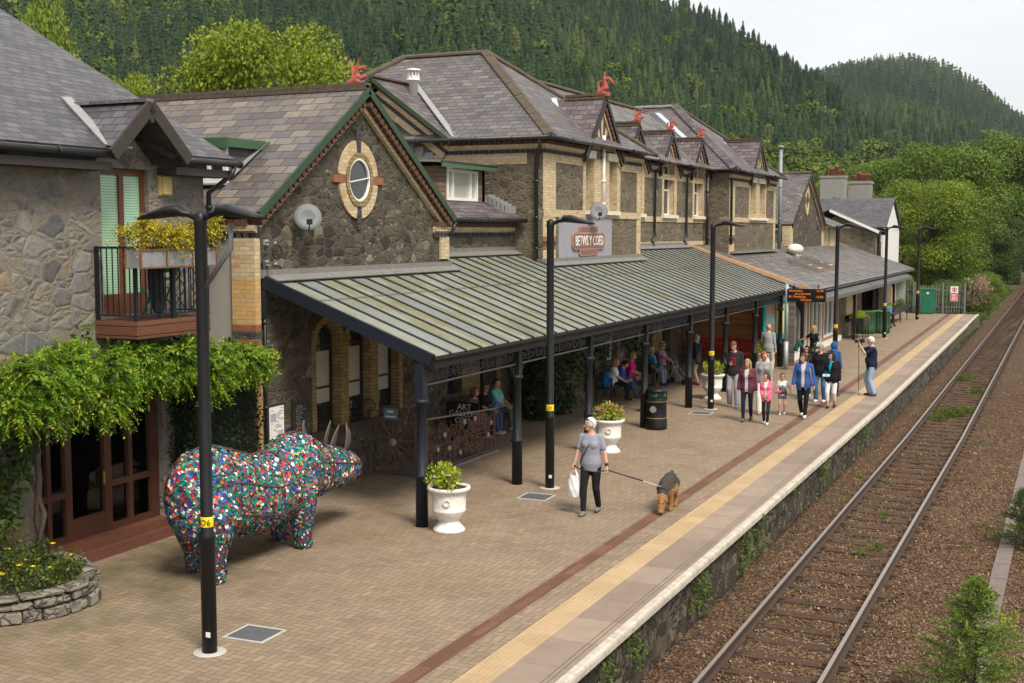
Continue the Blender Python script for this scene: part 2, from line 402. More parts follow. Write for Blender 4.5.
# canopy sheet
g = G('algae_stained_plastic_sheet', .25, .5); uv = g.geo()
xyz = g.sep(uv); py = g.math('FLOOR', g.math('DIVIDE', g.math('SUBTRACT', xyz[1], 17.92), .58))
wn = g.n('TexWhiteNoise', noise_dimensions='1D'); g.set(wn.inputs['W'], py)
st = g.noise(g.map(uv, (.9, 6, 1)), 1.0, 4, .6); al = g.noise(uv, 1.6, 5, .65)
c = g.mix(wn.outputs['Value'], (.31, .335, .305), (.47, .49, .445))
al2 = g.math('ADD', g.math('MULTIPLY', st, .6), g.math('MULTIPLY', g.math('ADD', g.math('MULTIPLY', wn.outputs['Value'], .5), al), .33))
c = g.mix(g.ramp(al2, [(.50, 0.), (.68, .85)]), c, (.25, .235, .08))
c = g.mix(g.ramp(g.noise(uv, 12, 4), [(.62, 0.), (.7, .4)]), c, (.2, .19, .13))
g.color(c); tr = g.n('BsdfTranslucent'); g.set(tr.inputs[0], c)
mx = g.n('MixShader'); mx.inputs[0].default_value = .32
g.nt.links.new(g.b.outputs[0], mx.inputs[1]); g.nt.links.new(tr.outputs[0], mx.inputs[2]); g.nt.links.new(mx.outputs[0], g.out.inputs[0]); M['sheet'] = g.mat
# clear pane
g = G('clear_shop_glass', .03); gl = g.n('BsdfGlossy'); gl.inputs[1].default_value = .03; tp = g.n('BsdfTransparent'); tp.inputs[0].default_value = (.82, .85, .83, 1)
fr = g.n('Fresnel'); fr.inputs[0].default_value = 1.5; mx = g.n('MixShader'); g.nt.links.new(fr.outputs[0], mx.inputs[0])
g.nt.links.new(tp.outputs[0], mx.inputs[1]); g.nt.links.new(gl.outputs[0], mx.inputs[2]); g.nt.links.new(mx.outputs[0], g.out.inputs[0]); M['pane'] = g.mat
# herringbone block paving
g = G('herringbone_block_paving', .85, .25); pos = g.geo(); s = g.sep(pos); U = .105
px = g.math('DIVIDE', s[0], U); py = g.math('DIVIDE', s[1], U)
i = g.math('FLOOR', px); j = g.math('FLOOR', py); fx = g.math('FRACT', px); fy = g.math('FRACT', py)
k = g.math('FLOORED_MODULO', g.math('SUBTRACT', i, j), 4.)
def eq(a): return g.math('COMPARE', k, float(a), .1)
k0, k1, k2, k3 = eq(0), eq(1), eq(2), eq(3)
dl = g.math('MULTIPLY_ADD', k1, 9., fx); dr = g.math('MULTIPLY_ADD', k0, 9., g.math('SUBTRACT', 1., fx))
db = g.math('MULTIPLY_ADD', k2, 9., fy); dt = g.math('MULTIPLY_ADD', k3, 9., g.math('SUBTRACT', 1., fy))
e = g.math('MINIMUM', g.math('MINIMUM', dl, dr), g.math('MINIMUM', db, dt))
wn = g.n('TexWhiteNoise', noise_dimensions='2D'); g.set(wn.inputs['Vector'], g.comb(g.math('SUBTRACT', i, k1), g.math('SUBTRACT', j, k2)))
c = g.ramp(wn.outputs['Value'], [(0, (.245, .182, .128)), (.3, (.27, .203, .143)), (.6, (.284, .213, .15)), (.85, (.296, .219, .155)), (1, (.33, .236, .166))])
nz = g.noise(pos, .9, 6, .7); c = g.mix(.6, c, g.ramp(nz, [(.28, .6), (.6, 1.)]), 'MULTIPLY'); c = g.mix(g.ramp(g.vor(pos, 2.3, 'F1', 'Distance'), [(.02, .55), (.035, 0.)]), c, (.06, .05, .045))
c = g.mix(.3, c, g.ramp(g.noise(pos, 60, 3), [(.3, .5), (.7, 1.)]), 'MULTIPLY')
jn = g.ramp(e, [(.03, 1.), (.085, 0.)])
mossn = g.ramp(g.noise(pos, .55, 4, .6), [(.44, 0.), (.62, 1.)])
jc = g.mix(mossn, (.115, .092, .065), (.10, .095, .035))
damp = g.math('MULTIPLY', g.ramp(s[0], [(0, 0.), (1, 0.)]), 1.)
mp = g.math('MULTIPLY', g.ramp(g.noise(pos, 1.3, 5, .7), [(.42, 0.), (.66, .75)]), g.ramp(g.math('DIVIDE', g.math('ADD', s[0], 9.3), -3.), [(0., 0.), (.8, 1.)]))
mp = g.math('MULTIPLY', mp, g.ramp(g.math('DIVIDE', s[1], 40.), [(.38, 1.), (.46, 0.)]))
c = g.mix(mp, c, (.085, .08, .03))
g.color(g.mix(g.math('MULTIPLY', jn, .75), c, jc)); g.bump(g.math('SUBTRACT', g.math('MULTIPLY', nz, .3), jn), .5, .008); M['paving'] = g.mat
# other platform surfaces
def strip(name, c, w, h, off=0., mortar=.004, var=.2, dots=False, jc=.55):
    g = G(name, .85, .25); pos = g.geo(); s = g.sep(pos); v = g.comb(s[1], s[0])
    f, k = g.brick(v, w, h, mortar, off); r = g.sep(f)[0]
    cc = g.mix(r, tuple(x * (1 - var) for x in c), tuple(x * (1 + var) for x in c))
    nz = g.noise(pos, 2.3, 5, .7); cc = g.mix(.5, cc, g.ramp(nz, [(.3, .6), (.7, 1.)]), 'MULTIPLY')
    cc = g.mix(.3, cc, g.ramp(g.noise(pos, 45, 3), [(.3, .55), (.7, 1.)]), 'MULTIPLY')
    if dots:
        dv = g.vor(g.map(g.comb(s[0], s[1]), (15, 15, 1)), 1, 'F1', 'Distance', 0.); d = g.ramp(dv, [(.22, 1.), (.36, 0.)])
        cc = g.mix(g.math('MULTIPLY', d, .25), cc, (.60, .44, .26)); g.bump(d, .5, .006)
    g.color(g.mix(k, cc, tuple(x * jc for x in c))); return g.mat
M['tactile'] = strip('buff_tactile_paving', (.46, .33, .19), .4, .4, 0., .003, .10, True, .75)
M['brownstrip'] = strip('red_brown_paving_strip', (.165, .083, .055), .6, .12, 0., .003, .18)
M['slab'] = strip('grey_edge_slabs', (.30, .232, .18), .9, 3.0, 0., .008, .14, False, .6)
g = G('worn_white_coping_paint', .8, .3); pos = g.geo(); nz = g.noise(pos, 5, 6, .7); s = g.sep(pos)
c = g.mix(g.ramp(nz, [(.42, 0.), (.72, .8)]), (.50, .455, .385), (.25, .21, .16)); jo = g.ramp(g.math('FRACT', g.math('DIVIDE', s[1], .92)), [(0, 1.), (.015, 0.), (.985, 0.), (1., 1.)])
g.color(g.mix(g.math('MULTIPLY', jo, .5), c, (.2, .17, .13))); g.bump(nz, .3, .01); M['coping'] = g.mat
# ballast and soil
g = G('brown_ballast', .95, .15); pos = g.geo(); cell = g.vor(pos, 17, 'F1', 'Color'); ed = g.vor(pos, 17, 'F1', 'Distance')
c = g.ramp(g.sep(cell)[0], [(0, (.08, .045, .025)), (.4, (.135, .08, .046)), (.75, (.18, .112, .066)), (.93, (.23, .155, .098)), (1, (.31, .235, .16))])
big = g.noise(pos, .5, 4); c = g.mix(.5, c, g.ramp(big, [(.3, .55), (.7, 1.)]), 'MULTIPLY')
g.color(g.mix(g.ramp(ed, [(.35, 0.), (.75, .8)]), c, (.03, .02, .013))); g.bump(g.math('SUBTRACT', 1., ed), 1., .05); M['ballast'] = g.mat
g = G('ballast_stone', .9, .2); ri = g.geo('Random Per Island')
g.color(g.ramp(ri, [(0, (.075, .042, .023)), (.4, (.135, .079, .044)), (.75, (.185, .114, .067)), (.955, (.24, .16, .10)), (1, (.40, .32, .23))])); M['ballaststone'] = g.mat
g = G('rough_ground', .95, .15); pos = g.geo(); nz = g.noise(pos, .35, 5, .65)
g.color(g.ramp(nz, [(.3, (.05, .06, .022)), (.5, (.085, .075, .04)), (.7, (.10, .085, .055))])); g.bump(g.noise(pos, 9, 4), .6, .05); M['ground'] = g.mat
g = G('forest_floor', .95, .1); pos = g.geo(); g.color(g.ramp(g.noise(pos, .02, 5, .65), [(.3, (.014, .022, .008)), (.7, (.028, .040, .014))])); M['forest'] = g.mat
g = G('rust_stained_sleeper', .9, .2); pos = g.geo(); nz = g.noise(g.map(pos, (2, 18, 4)), 1, 5, .7)
g.color(g.ramp(nz, [(.25, (.03, .018, .012)), (.55, (.07, .042, .028)), (.8, (.125, .08, .055))])); g.bump(nz, .6, .02); M['sleeper'] = g.mat
g = G('worn_steel_rail', .5, .5); nrm = g.sep(g.geo('Normal'))[2]; pos = g.geo(); nz = g.noise(pos, 8, 4); hd_ = g.math('MULTIPLY', g.ramp(nrm, [(.8, 0.), (.95, 1.)]), g.math('GREATER_THAN', g.sep(pos)[2], -.84))
g.color(g.mix(hd_, g.mix(nz, (.032, .018, .012), (.062, .034, .022)), (.40, .33, .28)))
g.set(g.b.inputs['Metallic'], g.math('MULTIPLY', hd_, .75)); g.rough(g.ramp(hd_, [(0, .8), (1, .34)])); M['rail'] = g.mat
# foliage
def leafmat(name, stops, obj=False, tint=False, rough=.55, trans=.3, wet=.35):
    g = G(name, rough, wet)
    r = g.geo('Random Per Island')
    if obj:
        oi = g.n('ObjectInfo').outputs['Random']; r = g.math('ADD', g.math('MULTIPLY', r, .55), g.math('MULTIPLY', oi, .45))
    if tint:
        a = g.n('Attribute', attribute_name='tint'); r = a.outputs['Fac']
    c = g.ramp(r, stops); g.color(c)
    if trans:
        tr = g.n('BsdfTranslucent'); g.set(tr.inputs[0], c); mx = g.n('MixShader'); mx.inputs[0].default_value = trans
        g.nt.links.new(g.b.outputs[0], mx.inputs[1]); g.nt.links.new(tr.outputs[0], mx.inputs[2]); g.nt.links.new(mx.outputs[0], g.out.inputs[0])
    return g.mat
M['leaf_yellowgreen'] = leafmat('yellow_green_leaves', [(0, (.10, .155, .008)), (.5, (.20, .255, .012)), (1, (.32, .34, .02))])
M['leaf_mid'] = leafmat('mid_green_leaves', [(0, (.05, .105, .010)), (.5, (.11, .185, .016)), (1, (.20, .26, .025))], obj=True)
M['leaf_dark'] = leafmat('dark_green_leaves', [(0, (.028, .06, .010)), (.5, (.055, .10, .014)), (1, (.10, .14, .02))], obj=True)
M['leaf_ivy'] = leafmat('ivy_leaves', [(0, (.012, .030, .007)), (.6, (.030, .058, .010)), (.9, (.07, .10, .018)), (1, (.17, .19, .04))])
M['leaf_wisteria'] = leafmat('wisteria_leaves', [(0, (.07, .16, .012)), (.5, (.14, .275, .018)), (.84, (.25, .38, .025)), (.95, (.44, .46, .03)), (1, (.55, .47, .03))], trans=.4)
M['leaf_hedge'] = leafmat('clipped_hedge_leaves', [(0, (.010, .028, .007)), (1, (.03, .06, .014))])
M['leaf_lime'] = leafmat('lime_green_leaves', [(0, (.16, .24, .01)), (.6, (.32, .40, .02)), (.9, (.45, .44, .04)), (1, (.35, .20, .05))])
M['leaf_box'] = leafmat('golden_flowering_sprigs', [(0, (.10, .13, .01)), (.4, (.25, .24, .02)), (.7, (.55, .42, .02)), (1, (.70, .52, .02))])
M['leaf_bed'] = leafmat('flower_bed_leaves', [(0, (.03, .06, .01)), (.6, (.07, .115, .014)), (1, (.17, .18, .02))])
M['leaf_spruce'] = leafmat('young_spruce_needles', [(0, (.08, .145, .022)), (.6, (.16, .235, .036)), (1, (.26, .32, .06))])
M['leaf_weed'] = leafmat('weed_leaves', [(0, (.05, .095, .012)), (1, (.13, .19, .02))])
M['dryflower'] = leafmat('dry_pink_flowerheads', [(0, (.22, .15, .08)), (1, (.38, .26, .20))])
M['conifer'] = leafmat('dark_conifer_needles', [(0, (.009, .021, .011)), (.45, (.023, .046, .020)), (.75, (.038, .066, .026)), (1, (.08, .10, .030))], tint=True, trans=0, rough=.9, wet=.1)
M['hillleaf'] = leafmat('hillside_broad_leaves', [(0, (.035, .062, .010)), (.5, (.075, .112, .018)), (1, (.145, .175, .034))], tint=True, trans=0, rough=.9, wet=.1)
def treeleaf(name, stops):
    m = leafmat(name, stops, tint=True); return m
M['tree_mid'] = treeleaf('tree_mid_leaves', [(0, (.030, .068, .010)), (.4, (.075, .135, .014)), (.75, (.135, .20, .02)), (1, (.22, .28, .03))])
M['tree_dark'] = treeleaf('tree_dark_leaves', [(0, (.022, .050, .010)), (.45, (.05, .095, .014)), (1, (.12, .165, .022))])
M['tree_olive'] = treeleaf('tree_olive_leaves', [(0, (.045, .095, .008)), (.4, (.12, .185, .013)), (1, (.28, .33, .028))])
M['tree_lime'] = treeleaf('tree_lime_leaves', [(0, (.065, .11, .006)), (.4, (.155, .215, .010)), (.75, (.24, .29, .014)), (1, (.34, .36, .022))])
M['bark'] = plain('brown_bark', (.09, .065, .045), .95, var=.4, scale=8, bump=.5)
M['petal_pink'] = plain('pink_petals', (.60, .08, .32), .6, var=.2); M['petal_white'] = plain('white_petals', (.80, .78, .70), .6, var=.1); M['petal_yellow'] = plain('yellow_petals', (.80, .55, .01), .6, var=.1)
# ------------------------------------------------------------------ camera, sky, sun
cam = bpy.data.cameras.new('camera'); co = bpy.data.objects.new('camera', cam); COL.objects.link(co); scene.camera = co
cam.sensor_width = 36; cam.sensor_fit = 'HORIZONTAL'; cam.lens = 36 * 1240 / 1024; cam.clip_start = .1; cam.clip_end = 6000
PITCH, YAW = 0.0880780, 0.4293999
co.location = (0, 0, 4.9); co.rotation_euler = (math.pi / 2 - PITCH, 0, YAW)
w = bpy.data.worlds.new('World'); scene.world = w; w.use_nodes = True; nt = w.node_tree; bg = nt.nodes['Background']
sky = nt.nodes.new('ShaderNodeTexSky'); sky.sky_type = 'NISHITA'; sky.sun_disc = False
SUN_EL, SUN_ROT = 52, 128          # the sun stands behind the camera, to its right, above thin cloud
sky.sun_elevation = R(SUN_EL); sky.sun_rotation = R(SUN_ROT); sky.air_density = 1; sky.dust_density = 3; sky.ozone_density = 1
tc = nt.nodes.new('ShaderNodeTexCoord'); nz = nt.nodes.new('ShaderNodeTexNoise'); nz.inputs['Scale'].default_value = 2.6; nz.inputs['Detail'].default_value = 6; nz.inputs['Roughness'].default_value = .55
mp = nt.nodes.new('ShaderNodeMapping'); mp.inputs['Scale'].default_value = (1, 1, 3.2); nt.links.new(tc.outputs['Generated'], mp.inputs[0]); nt.links.new(mp.outputs[0], nz.inputs['Vector'])
cr = nt.nodes.new('ShaderNodeValToRGB'); cr.color_ramp.elements[0].position = .3; cr.color_ramp.elements[0].color = (5.5, 5.55, 5.65, 1); cr.color_ramp.elements[1].position = .72; cr.color_ramp.elements[1].color = (7.4, 7.35, 7.2, 1)
nt.links.new(nz.outputs['Fac'], cr.inputs[0])
mx = nt.nodes.new('ShaderNodeMix'); mx.data_type = 'RGBA'; mx.inputs[0].default_value = .86
nt.links.new(sky.outputs[0], mx.inputs[6]); nt.links.new(cr.outputs[0], mx.inputs[7]); nt.links.new(mx.outputs[2], bg.inputs[0]); bg.inputs[1].default_value = .10
sl = bpy.data.lights.new('sun', 'SUN'); sl.energy = 2.7; sl.angle = R(18); sl.color = (1, .92, .79)
so = bpy.data.objects.new('sun', sl); COL.objects.link(so)
sd = Vector((math.sin(R(SUN_ROT)) * math.cos(R(SUN_EL)), math.cos(R(SUN_ROT)) * math.cos(R(SUN_EL)), math.sin(R(SUN_EL))))
so.rotation_euler = sd.to_track_quat('Z', 'Y').to_euler(); so.location = (20, -20, 40)
scene.view_settings.view_transform = 'Standard'; scene.view_settings.look = 'None'; scene.view_settings.exposure = 0.75; scene.view_settings.gamma = 1
scene.view_settings.use_curve_mapping = False
scene.cycles.max_bounces = 6; scene.cycles.transparent_max_bounces = 12; scene.cycles.diffuse_bounces = 3; scene.cycles.glossy_bounces = 3
scene.cycles.use_denoising = True; scene.cycles.use_adaptive_sampling = True; scene.cycles.adaptive_threshold = .02
scene.cycles.sample_clamp_indirect = 6
CP, SP, CA, SA = math.cos(PITCH), math.sin(PITCH), math.cos(YAW), math.sin(YAW)
def view(x, y, z):
    """where a point falls in the photograph's frame; used only to leave out what is never seen"""
    z -= 4.9; a = x * CA + y * SA; d = -x * SA * CP + y * CA * CP - z * SP; u = -x * SA * SP + y * CA * SP + z * CP
    return (512 + 1240 * a / d, 341.5 - 1240 * u / d) if d > .1 else (-9999, -9999)

# ------------------------------------------------------------------ platform, edge, track
def bend(y): return -.0105 * max(0., y - 37) - (.00004 * max(0., y - 37) ** 2)
def railbend(y): return -.0078 * max(0., y - 36)
YS = [-8, 5, 12, 20, 30, 37] + list(range(40, 80, 3)) + [78.6]
def ribbon(name, x0, x1, z, mat, zt=None, ys=YS, fn=bend):
    mb = MB()
    for a, b in zip(ys[:-1], ys[1:]):
        mb.poly([(x0(a) if callable(x0) else x0 + fn(a), a, z), (x1 + fn(a), a, z), (x1 + fn(b), b, z), (x0(b) if callable(x0) else x0 + fn(b), b, z)])
    return mb.build(name, mat, kind='structure')
ribbon('platform_paving', lambda y: -30, -5.0, 0., M['paving'])
ribbon('brown_paving_strip', -6.68, -6.44, .004, M['brownstrip'])
ribbon('edge_slabs', -5.69, -5.03, .004, M['slab'])
ribbon('tactile_paving_strip', -6.07, -5.69, .004, M['tactile'])
mb = MB(); prof = [(-5.03, .0), (-5.03, .020), (-4.95, .020), (-4.925, .008), (-4.915, -.02), (-4.915, -.085), (-4.93, -.105), (-5.06, -.105)]
for a, b in zip(YS[:-1], YS[1:]):
    for (xa, za), (xb, zb) in zip(prof[:-1], prof[1:]):
        mb.poly([(xa + bend(a), a, za), (xb + bend(a), a, zb), (xb + bend(b), b, zb), (xa + bend(b), b, za)][::-1])
mb.poly([(x + bend(78.6), 78.6, z) for x, z in prof]); mb.build('platform_coping', M['coping'], kind='structure')
# the two grooves in the slabs near the edge
mb = MB()
for xg in (-5.13, -5.19):
    for a, b in zip(YS[:-1], YS[1:]):
        mb.poly([(xg + bend(a), a, .006), (xg + .012 + bend(a), a, .006), (xg + .012 + bend(b), b, .006), (xg + bend(b), b, .006)])
mb.build('slab_grooves', plain('groove_dirt', (.10, .075, .055), .9), kind='structure')
# rough stone face under the coping
mb = MB(); rr = random.Random(3); ys = [-8 + .18 * i for i in range(482)]; zs = [-1.05, -.85, -.65, -.45, -.28, -.104]
off = [[rr.uniform(-.03, .03) for _ in zs] for _ in ys]
vs = [(-5.05 + bend(y) + off[i][j], y, z) for i, y in enumerate(ys) for j, z in enumerate(zs)]; n = len(zs)
mb.add(vs, [(i * n + j, (i + 1) * n + j, (i + 1) * n + j + 1, i * n + j + 1) for i in range(len(ys) - 1) for j in range(n - 1)])
mb.box(-12, -5.02 + bend(78.6), 78.4, 78.6, -1.1, -.01)
tag(mb.build('platform_edge_wall', M['stone_edge']), 'dark mossy rubble stone wall below the white platform edge', 'wall')
# ballast bed with a gently uneven surface
nx, ny = 34, 260; xs = np.linspace(-5.05, 1.2, nx); yy = np.concatenate([np.linspace(-4, 60, 200), np.linspace(61, 300, 60)])
gx_, gy_ = np.meshgrid(xs, yy); rs = np.random.RandomState(4)
zz = -.985 + rs.normal(0, .012, gx_.shape); mid = np.exp(-((gx_ + 3.55) / 1.5) ** 4); zz += mid * -.005; zz -= np.clip(gx_ + 1.0, 0, 3) * .03
zz += np.exp(-((gx_ + 4.85) / .25) ** 2) * .02 + .05 * np.clip((np.abs(gx_ + 3.55) - .85) / .25, 0, 1)
gx2 = gx_ + np.array([railbend(y) for y in yy])[:, None]
idx = np.arange(nx * ny).reshape(ny, nx); f = np.stack([idx[:-1, :-1], idx[:-1, 1:], idx[1:, 1:], idx[1:, :-1]], -1).reshape(-1, 4)
link('ballast_bed', npmesh('ballast_bed', np.stack([gx2, gy_, zz], -1).reshape(-1, 3), f, M['ballast'], True), kind='structure')
def rocks(n, fx, size, seed):
    rs = np.random.RandomState(seed); base = np.array([(1, 0, 0), (-1, 0, 0), (0, 1, 0), (0, -1, 0), (0, 0, 1), (0, 0, -1)], np.float32)
    fc = np.array([(0, 2, 4), (2, 1, 4), (1, 3, 4), (3, 0, 4), (2, 0, 5), (1, 2, 5), (3, 1, 5), (0, 3, 5)])
    p = fx(rs, n); s = rs.uniform(size[0], size[1], (n, 1, 1)) * rs.uniform(.55, 1.3, (n, 1, 3)); v = base[None] * s * rs.uniform(.7, 1.2, (n, 6, 1))
    a = rs.uniform(0, 6.28, n); c, s_ = np.cos(a), np.sin(a); v = np.stack([v[..., 0] * c[:, None] - v[..., 1] * s_[:, None], v[..., 0] * s_[:, None] + v[..., 1] * c[:, None], v[..., 2] + v[..., 0] * rs.uniform(-.5, .5, (n, 1))], -1)
    v = v + p[:, None]; F = (fc[None] + (np.arange(n) * 6)[:, None, None]).reshape(-1, 3); return v.reshape(-1, 3), F
def scatter(rs, n):
    y = 11 + 45 * rs.beta(1, 2.2, n); x = rs.uniform(-5.0, .6, n); x += np.array([railbend(q) for q in y])
    onr = (np.abs(x + 4.27) < .07) | (np.abs(x + 2.83) < .07); z = np.where(onr, -1.2, -.985 + rs.uniform(-.008, .012, n) - np.clip(x + 1.0, 0, 3) * .03 + .05 * np.clip((np.abs(x + 3.55) - .85) / .25, 0, 1)); return np.stack([x, y, z], -1)
v, f = rocks(42000, scatter, (.012, .030), 5)
link('ballast_stones', npmesh('ballast_stones', v, f, M['ballaststone']), kind='stuff')
# track: two rails, sleepers with their chairs
tr = thing('railway_track', 'single railway track of two rusty rails on dark timber sleepers', 'railway track')
TY = [-6, 10, 20, 30, 36] + list(range(42, 300, 6))
rp = [(-.06, 0), (-.06, .012), (-.012, .03), (-.012, .10), (-.035, .115), (-.035, .143), (-.028, .15), (.028, .15), (.035, .143), (.035, .115), (.012, .10), (.012, .03), (.0675, .012), (.0675, 0)]
for xr in (-4.27, -2.83):
    mb = MB(); n = len(rp); vs = [(xr + railbend(y) + px, y, -.965 + pz) for y in TY for px, pz in rp]
    mb.add(vs, [(i * n + k, i * n + k + 1, (i + 1) * n + k + 1, (i + 1) * n + k) for i in range(len(TY) - 1) for k in range(n - 1)])
    mb.build('rail', M['rail'], tr)
rs = random.Random(9)
def sleeper_at(mb, y):
    xc = -3.55 + railbend(y) + rs.uniform(-.03, .03); t = rs.uniform(-.02, .02)
    mb.obox((xc, y, -1.028), (1.28, t, 0), (-t, .125, 0), (0, 0, .062 + rs.uniform(-.004, .004)))
    for xr in (-4.27, -2.83):
        for s in (-1, 1):
            mb.box(xr + railbend(y) + s * .07, xr + railbend(y) + s * .155, y - .07, y + .07, -.99, -.925 - (s > 0) * .008)
ylist = [9.0 + .70 * i for i in range(400)]; k = 0
for y in ylist[:100]:
    mb = MB(); sleeper_at(mb, y); mb.build('sleeper', M['sleeper'], tr)
mb = MB()
for y in ylist[100:]: sleeper_at(mb, y)
mb.build('distant_sleepers', M['sleeper'], tr, kind='stuff')
# concrete cable trough right of the track
mb = MB()
for i in range(60):
    y = 8 + i * 1.0
    mb.box(-1.19 + railbend(y) + rs.uniform(-.008, .008), -.93 + railbend(y), y, y + .985, -1.05, -.905 + rs.uniform(-.006, .006))
tag(mb.build('cable_trough', plain('mauve_grey_concrete', (.16, .125, .115), .9, var=.3)), 'grey concrete cable trough running beside the ballast', 'cable trough')
# the ground
mb = MB(); mb.box(-2500, 2500, -800, 3000, -1.4, -1.06)
mb.build('ground', M['ground'], kind='structure')
mb = MB(); mb.box(-80, -12.9, -6, 110, -.6, -.012); mb.box(-12.9, -5.3, -6, 78.3, -.6, -.014)
mb.build('station_yard', M['ground'], kind='structure')

# ------------------------------------------------------------------ hills
NEAR = [(-75, .20), (-50.28, .2271), (-42.53, .2397), (-29.63, .2433), (-22.44, .2211), (-18.83, .1933), (-17.04, .1811), (-15.92, .1729), (-13.93, .1551), (-11.73, .1326), (-10.42, .1182), (-9.11, .0948), (-7.39, .0638), (-5.27, .0316), (-3.2, .006), (-1.6, -.01), (60, -.03)]
FAR = [(-75, .08), (-16.09, .0957), (-12.58, .1238), (-11.08, .1337), (-9.6, .1389), (-8.34, .1403), (-6.88, .1355), (-5.63, .1256), (-4.4, .1129), (-3.38, .0998), (-2.42, .0882), (-.99, .0706), (3, .03), (10, .0), (60, -.02)]
def interp(tab, a):
    return np.interp(a, [t[0] for t in tab], [t[1] for t in tab])
def hill_near(r, a):
    rc = 600.; H = interp(NEAR, a) * rc + 4.9 - 7; t = np.clip((r - 190) / (rc - 190), 0, 1.6)
    return np.where(t <= 1, H * t ** 1.05, H - (t - 1) * 90) - 1.2
def hill_far(r, a):
    rc = 1150.; H = interp(FAR, a) * rc + 4.9 - 11; t = np.clip((r - 260) / (rc - 260), 0, 1.6)
    return np.where(t <= 1, H * t ** 1.25, H - (t - 1) * 160) - 1.2
def lump(x, y):
    return 5 * np.sin(x * .013 + 1.3) * np.cos(y * .011) + 3 * np.sin(x * .031 + y * .022)
def hills(x, y):
    r = np.hypot(x, y); a = np.degrees(np.arctan2(x, y)); return np.maximum(hill_near(r, a), hill_far(r, a)) + lump(x, y) * np.clip((r - 220) / 300, 0, 1)
A_, R_ = np.meshgrid(np.radians(np.linspace(-75, 40, 160)), np.concatenate([np.linspace(170, 700, 70), np.linspace(715, 1700, 50)]))
X_, Y_ = R_ * np.sin(A_), R_ * np.cos(A_); Z_ = hills(X_, Y_); nn = A_.shape
idx = np.arange(A_.size).reshape(nn); f = np.stack([idx[:-1, :-1], idx[1:, :-1], idx[1:, 1:], idx[:-1, 1:]], -1).reshape(-1, 4)
link('hills', npmesh('hills', np.stack([X_, Y_, Z_], -1).reshape(-1, 3), f[:, ::-1], M['forest'], True), kind='structure')
# a conifer and a broad-leaved tree, one metre tall, as arrays
def conifer_arrays(layers, spikes, seed):
    rs = np.random.RandomState(seed); vs, fs = [], []
    for L in range(layers):
        t = (L + rs.uniform(-.25, .25)) / layers if L else 0.; z0 = .10 + .90 * t; rad = .215 * (1 - t) ** .85 * rs.uniform(.85, 1.15) + .012; top = z0 + .19 * (1 - t * .4)
        b = len(vs); vs.append((rs.uniform(-.01, .01), rs.uniform(-.01, .01), min(1.0, top))); ph = rs.uniform(0, 6)
        m = spikes * 2
        for k in range(m):
            q = rad * ((1. if k % 2 == 0 else .45) * rs.uniform(.6, 1.3)); aa = ph + 2 * math.pi * k / m
            vs.append((q * math.cos(aa), q * math.sin(aa), z0 - (.055 * (1 - t) if k % 2 == 0 else -.02) + rs.uniform(-.012, .012)))
        fs += [(b, b + 1 + k, b + 1 + (k + 1) % m) for k in range(m)]
    return np.array(vs, np.float32), np.array(fs)
def broad_arrays(n, seed, leaf=.10):
    rs = np.random.RandomState(seed); c = []; lobes = [((rs.uniform(-.22, .22), rs.uniform(-.22, .22), rs.uniform(.35, .78)), rs.uniform(.16, .27)) for _ in range(9)]
    lobes.append(((0, 0, .55), .3))
    for i in range(n):
        (cx, cy, cz), r = lobes[rs.randint(len(lobes))]; d = rs.normal(size=3); d[2] = abs(d[2]) * .9 if rs.rand() < .75 else d[2]; d /= np.linalg.norm(d); c.append((cx + d[0] * r, cy + d[1] * r, cz + d[2] * r * .9, d))
    vs, fs = [], []
    for i, (x, y, z, d) in enumerate(c):
        nrm = d + rs.normal(size=3) * .5; nrm /= np.linalg.norm(nrm); t = np.cross(nrm, rs.normal(size=3)); t /= np.linalg.norm(t); b = np.cross(nrm, t); s = leaf * rs.uniform(.6, 1.3); p = np.array((x, y, z))
        vs += [p - t * s, p - b * s * .7, p + t * s, p + b * s * .7]; fs.append((4 * i, 4 * i + 1, 4 * i + 2, 4 * i + 3))
    return np.array(vs, np.float32), np.array(fs)
ROOF = [(-60, 20), (0, 20), (75, 75), (140, 110), (360, 105), (400, 75), (490, 70), (560, 105), (600, 115), (650, 130), (700, 140), (770, 190), (830, 200), (880, 235), (1024, 262), (1100, 262)]
rs = np.random.RandomState(21); spots = []
nc = 140000; aa = rs.uniform(-52, 2.5, nc); rr_ = 205 + (1250 - 205) * rs.uniform(0, 1, nc) ** .75
xx, yy_ = rr_ * np.sin(np.radians(aa)), rr_ * np.cos(np.radians(aa)); zz_ = hills(xx, yy_)
cell = {}
patch = np.sin(xx * .021 + 2) + np.sin(yy_ * .017 - xx * .013) + .8 * np.sin(xx * .047 + yy_ * .05)
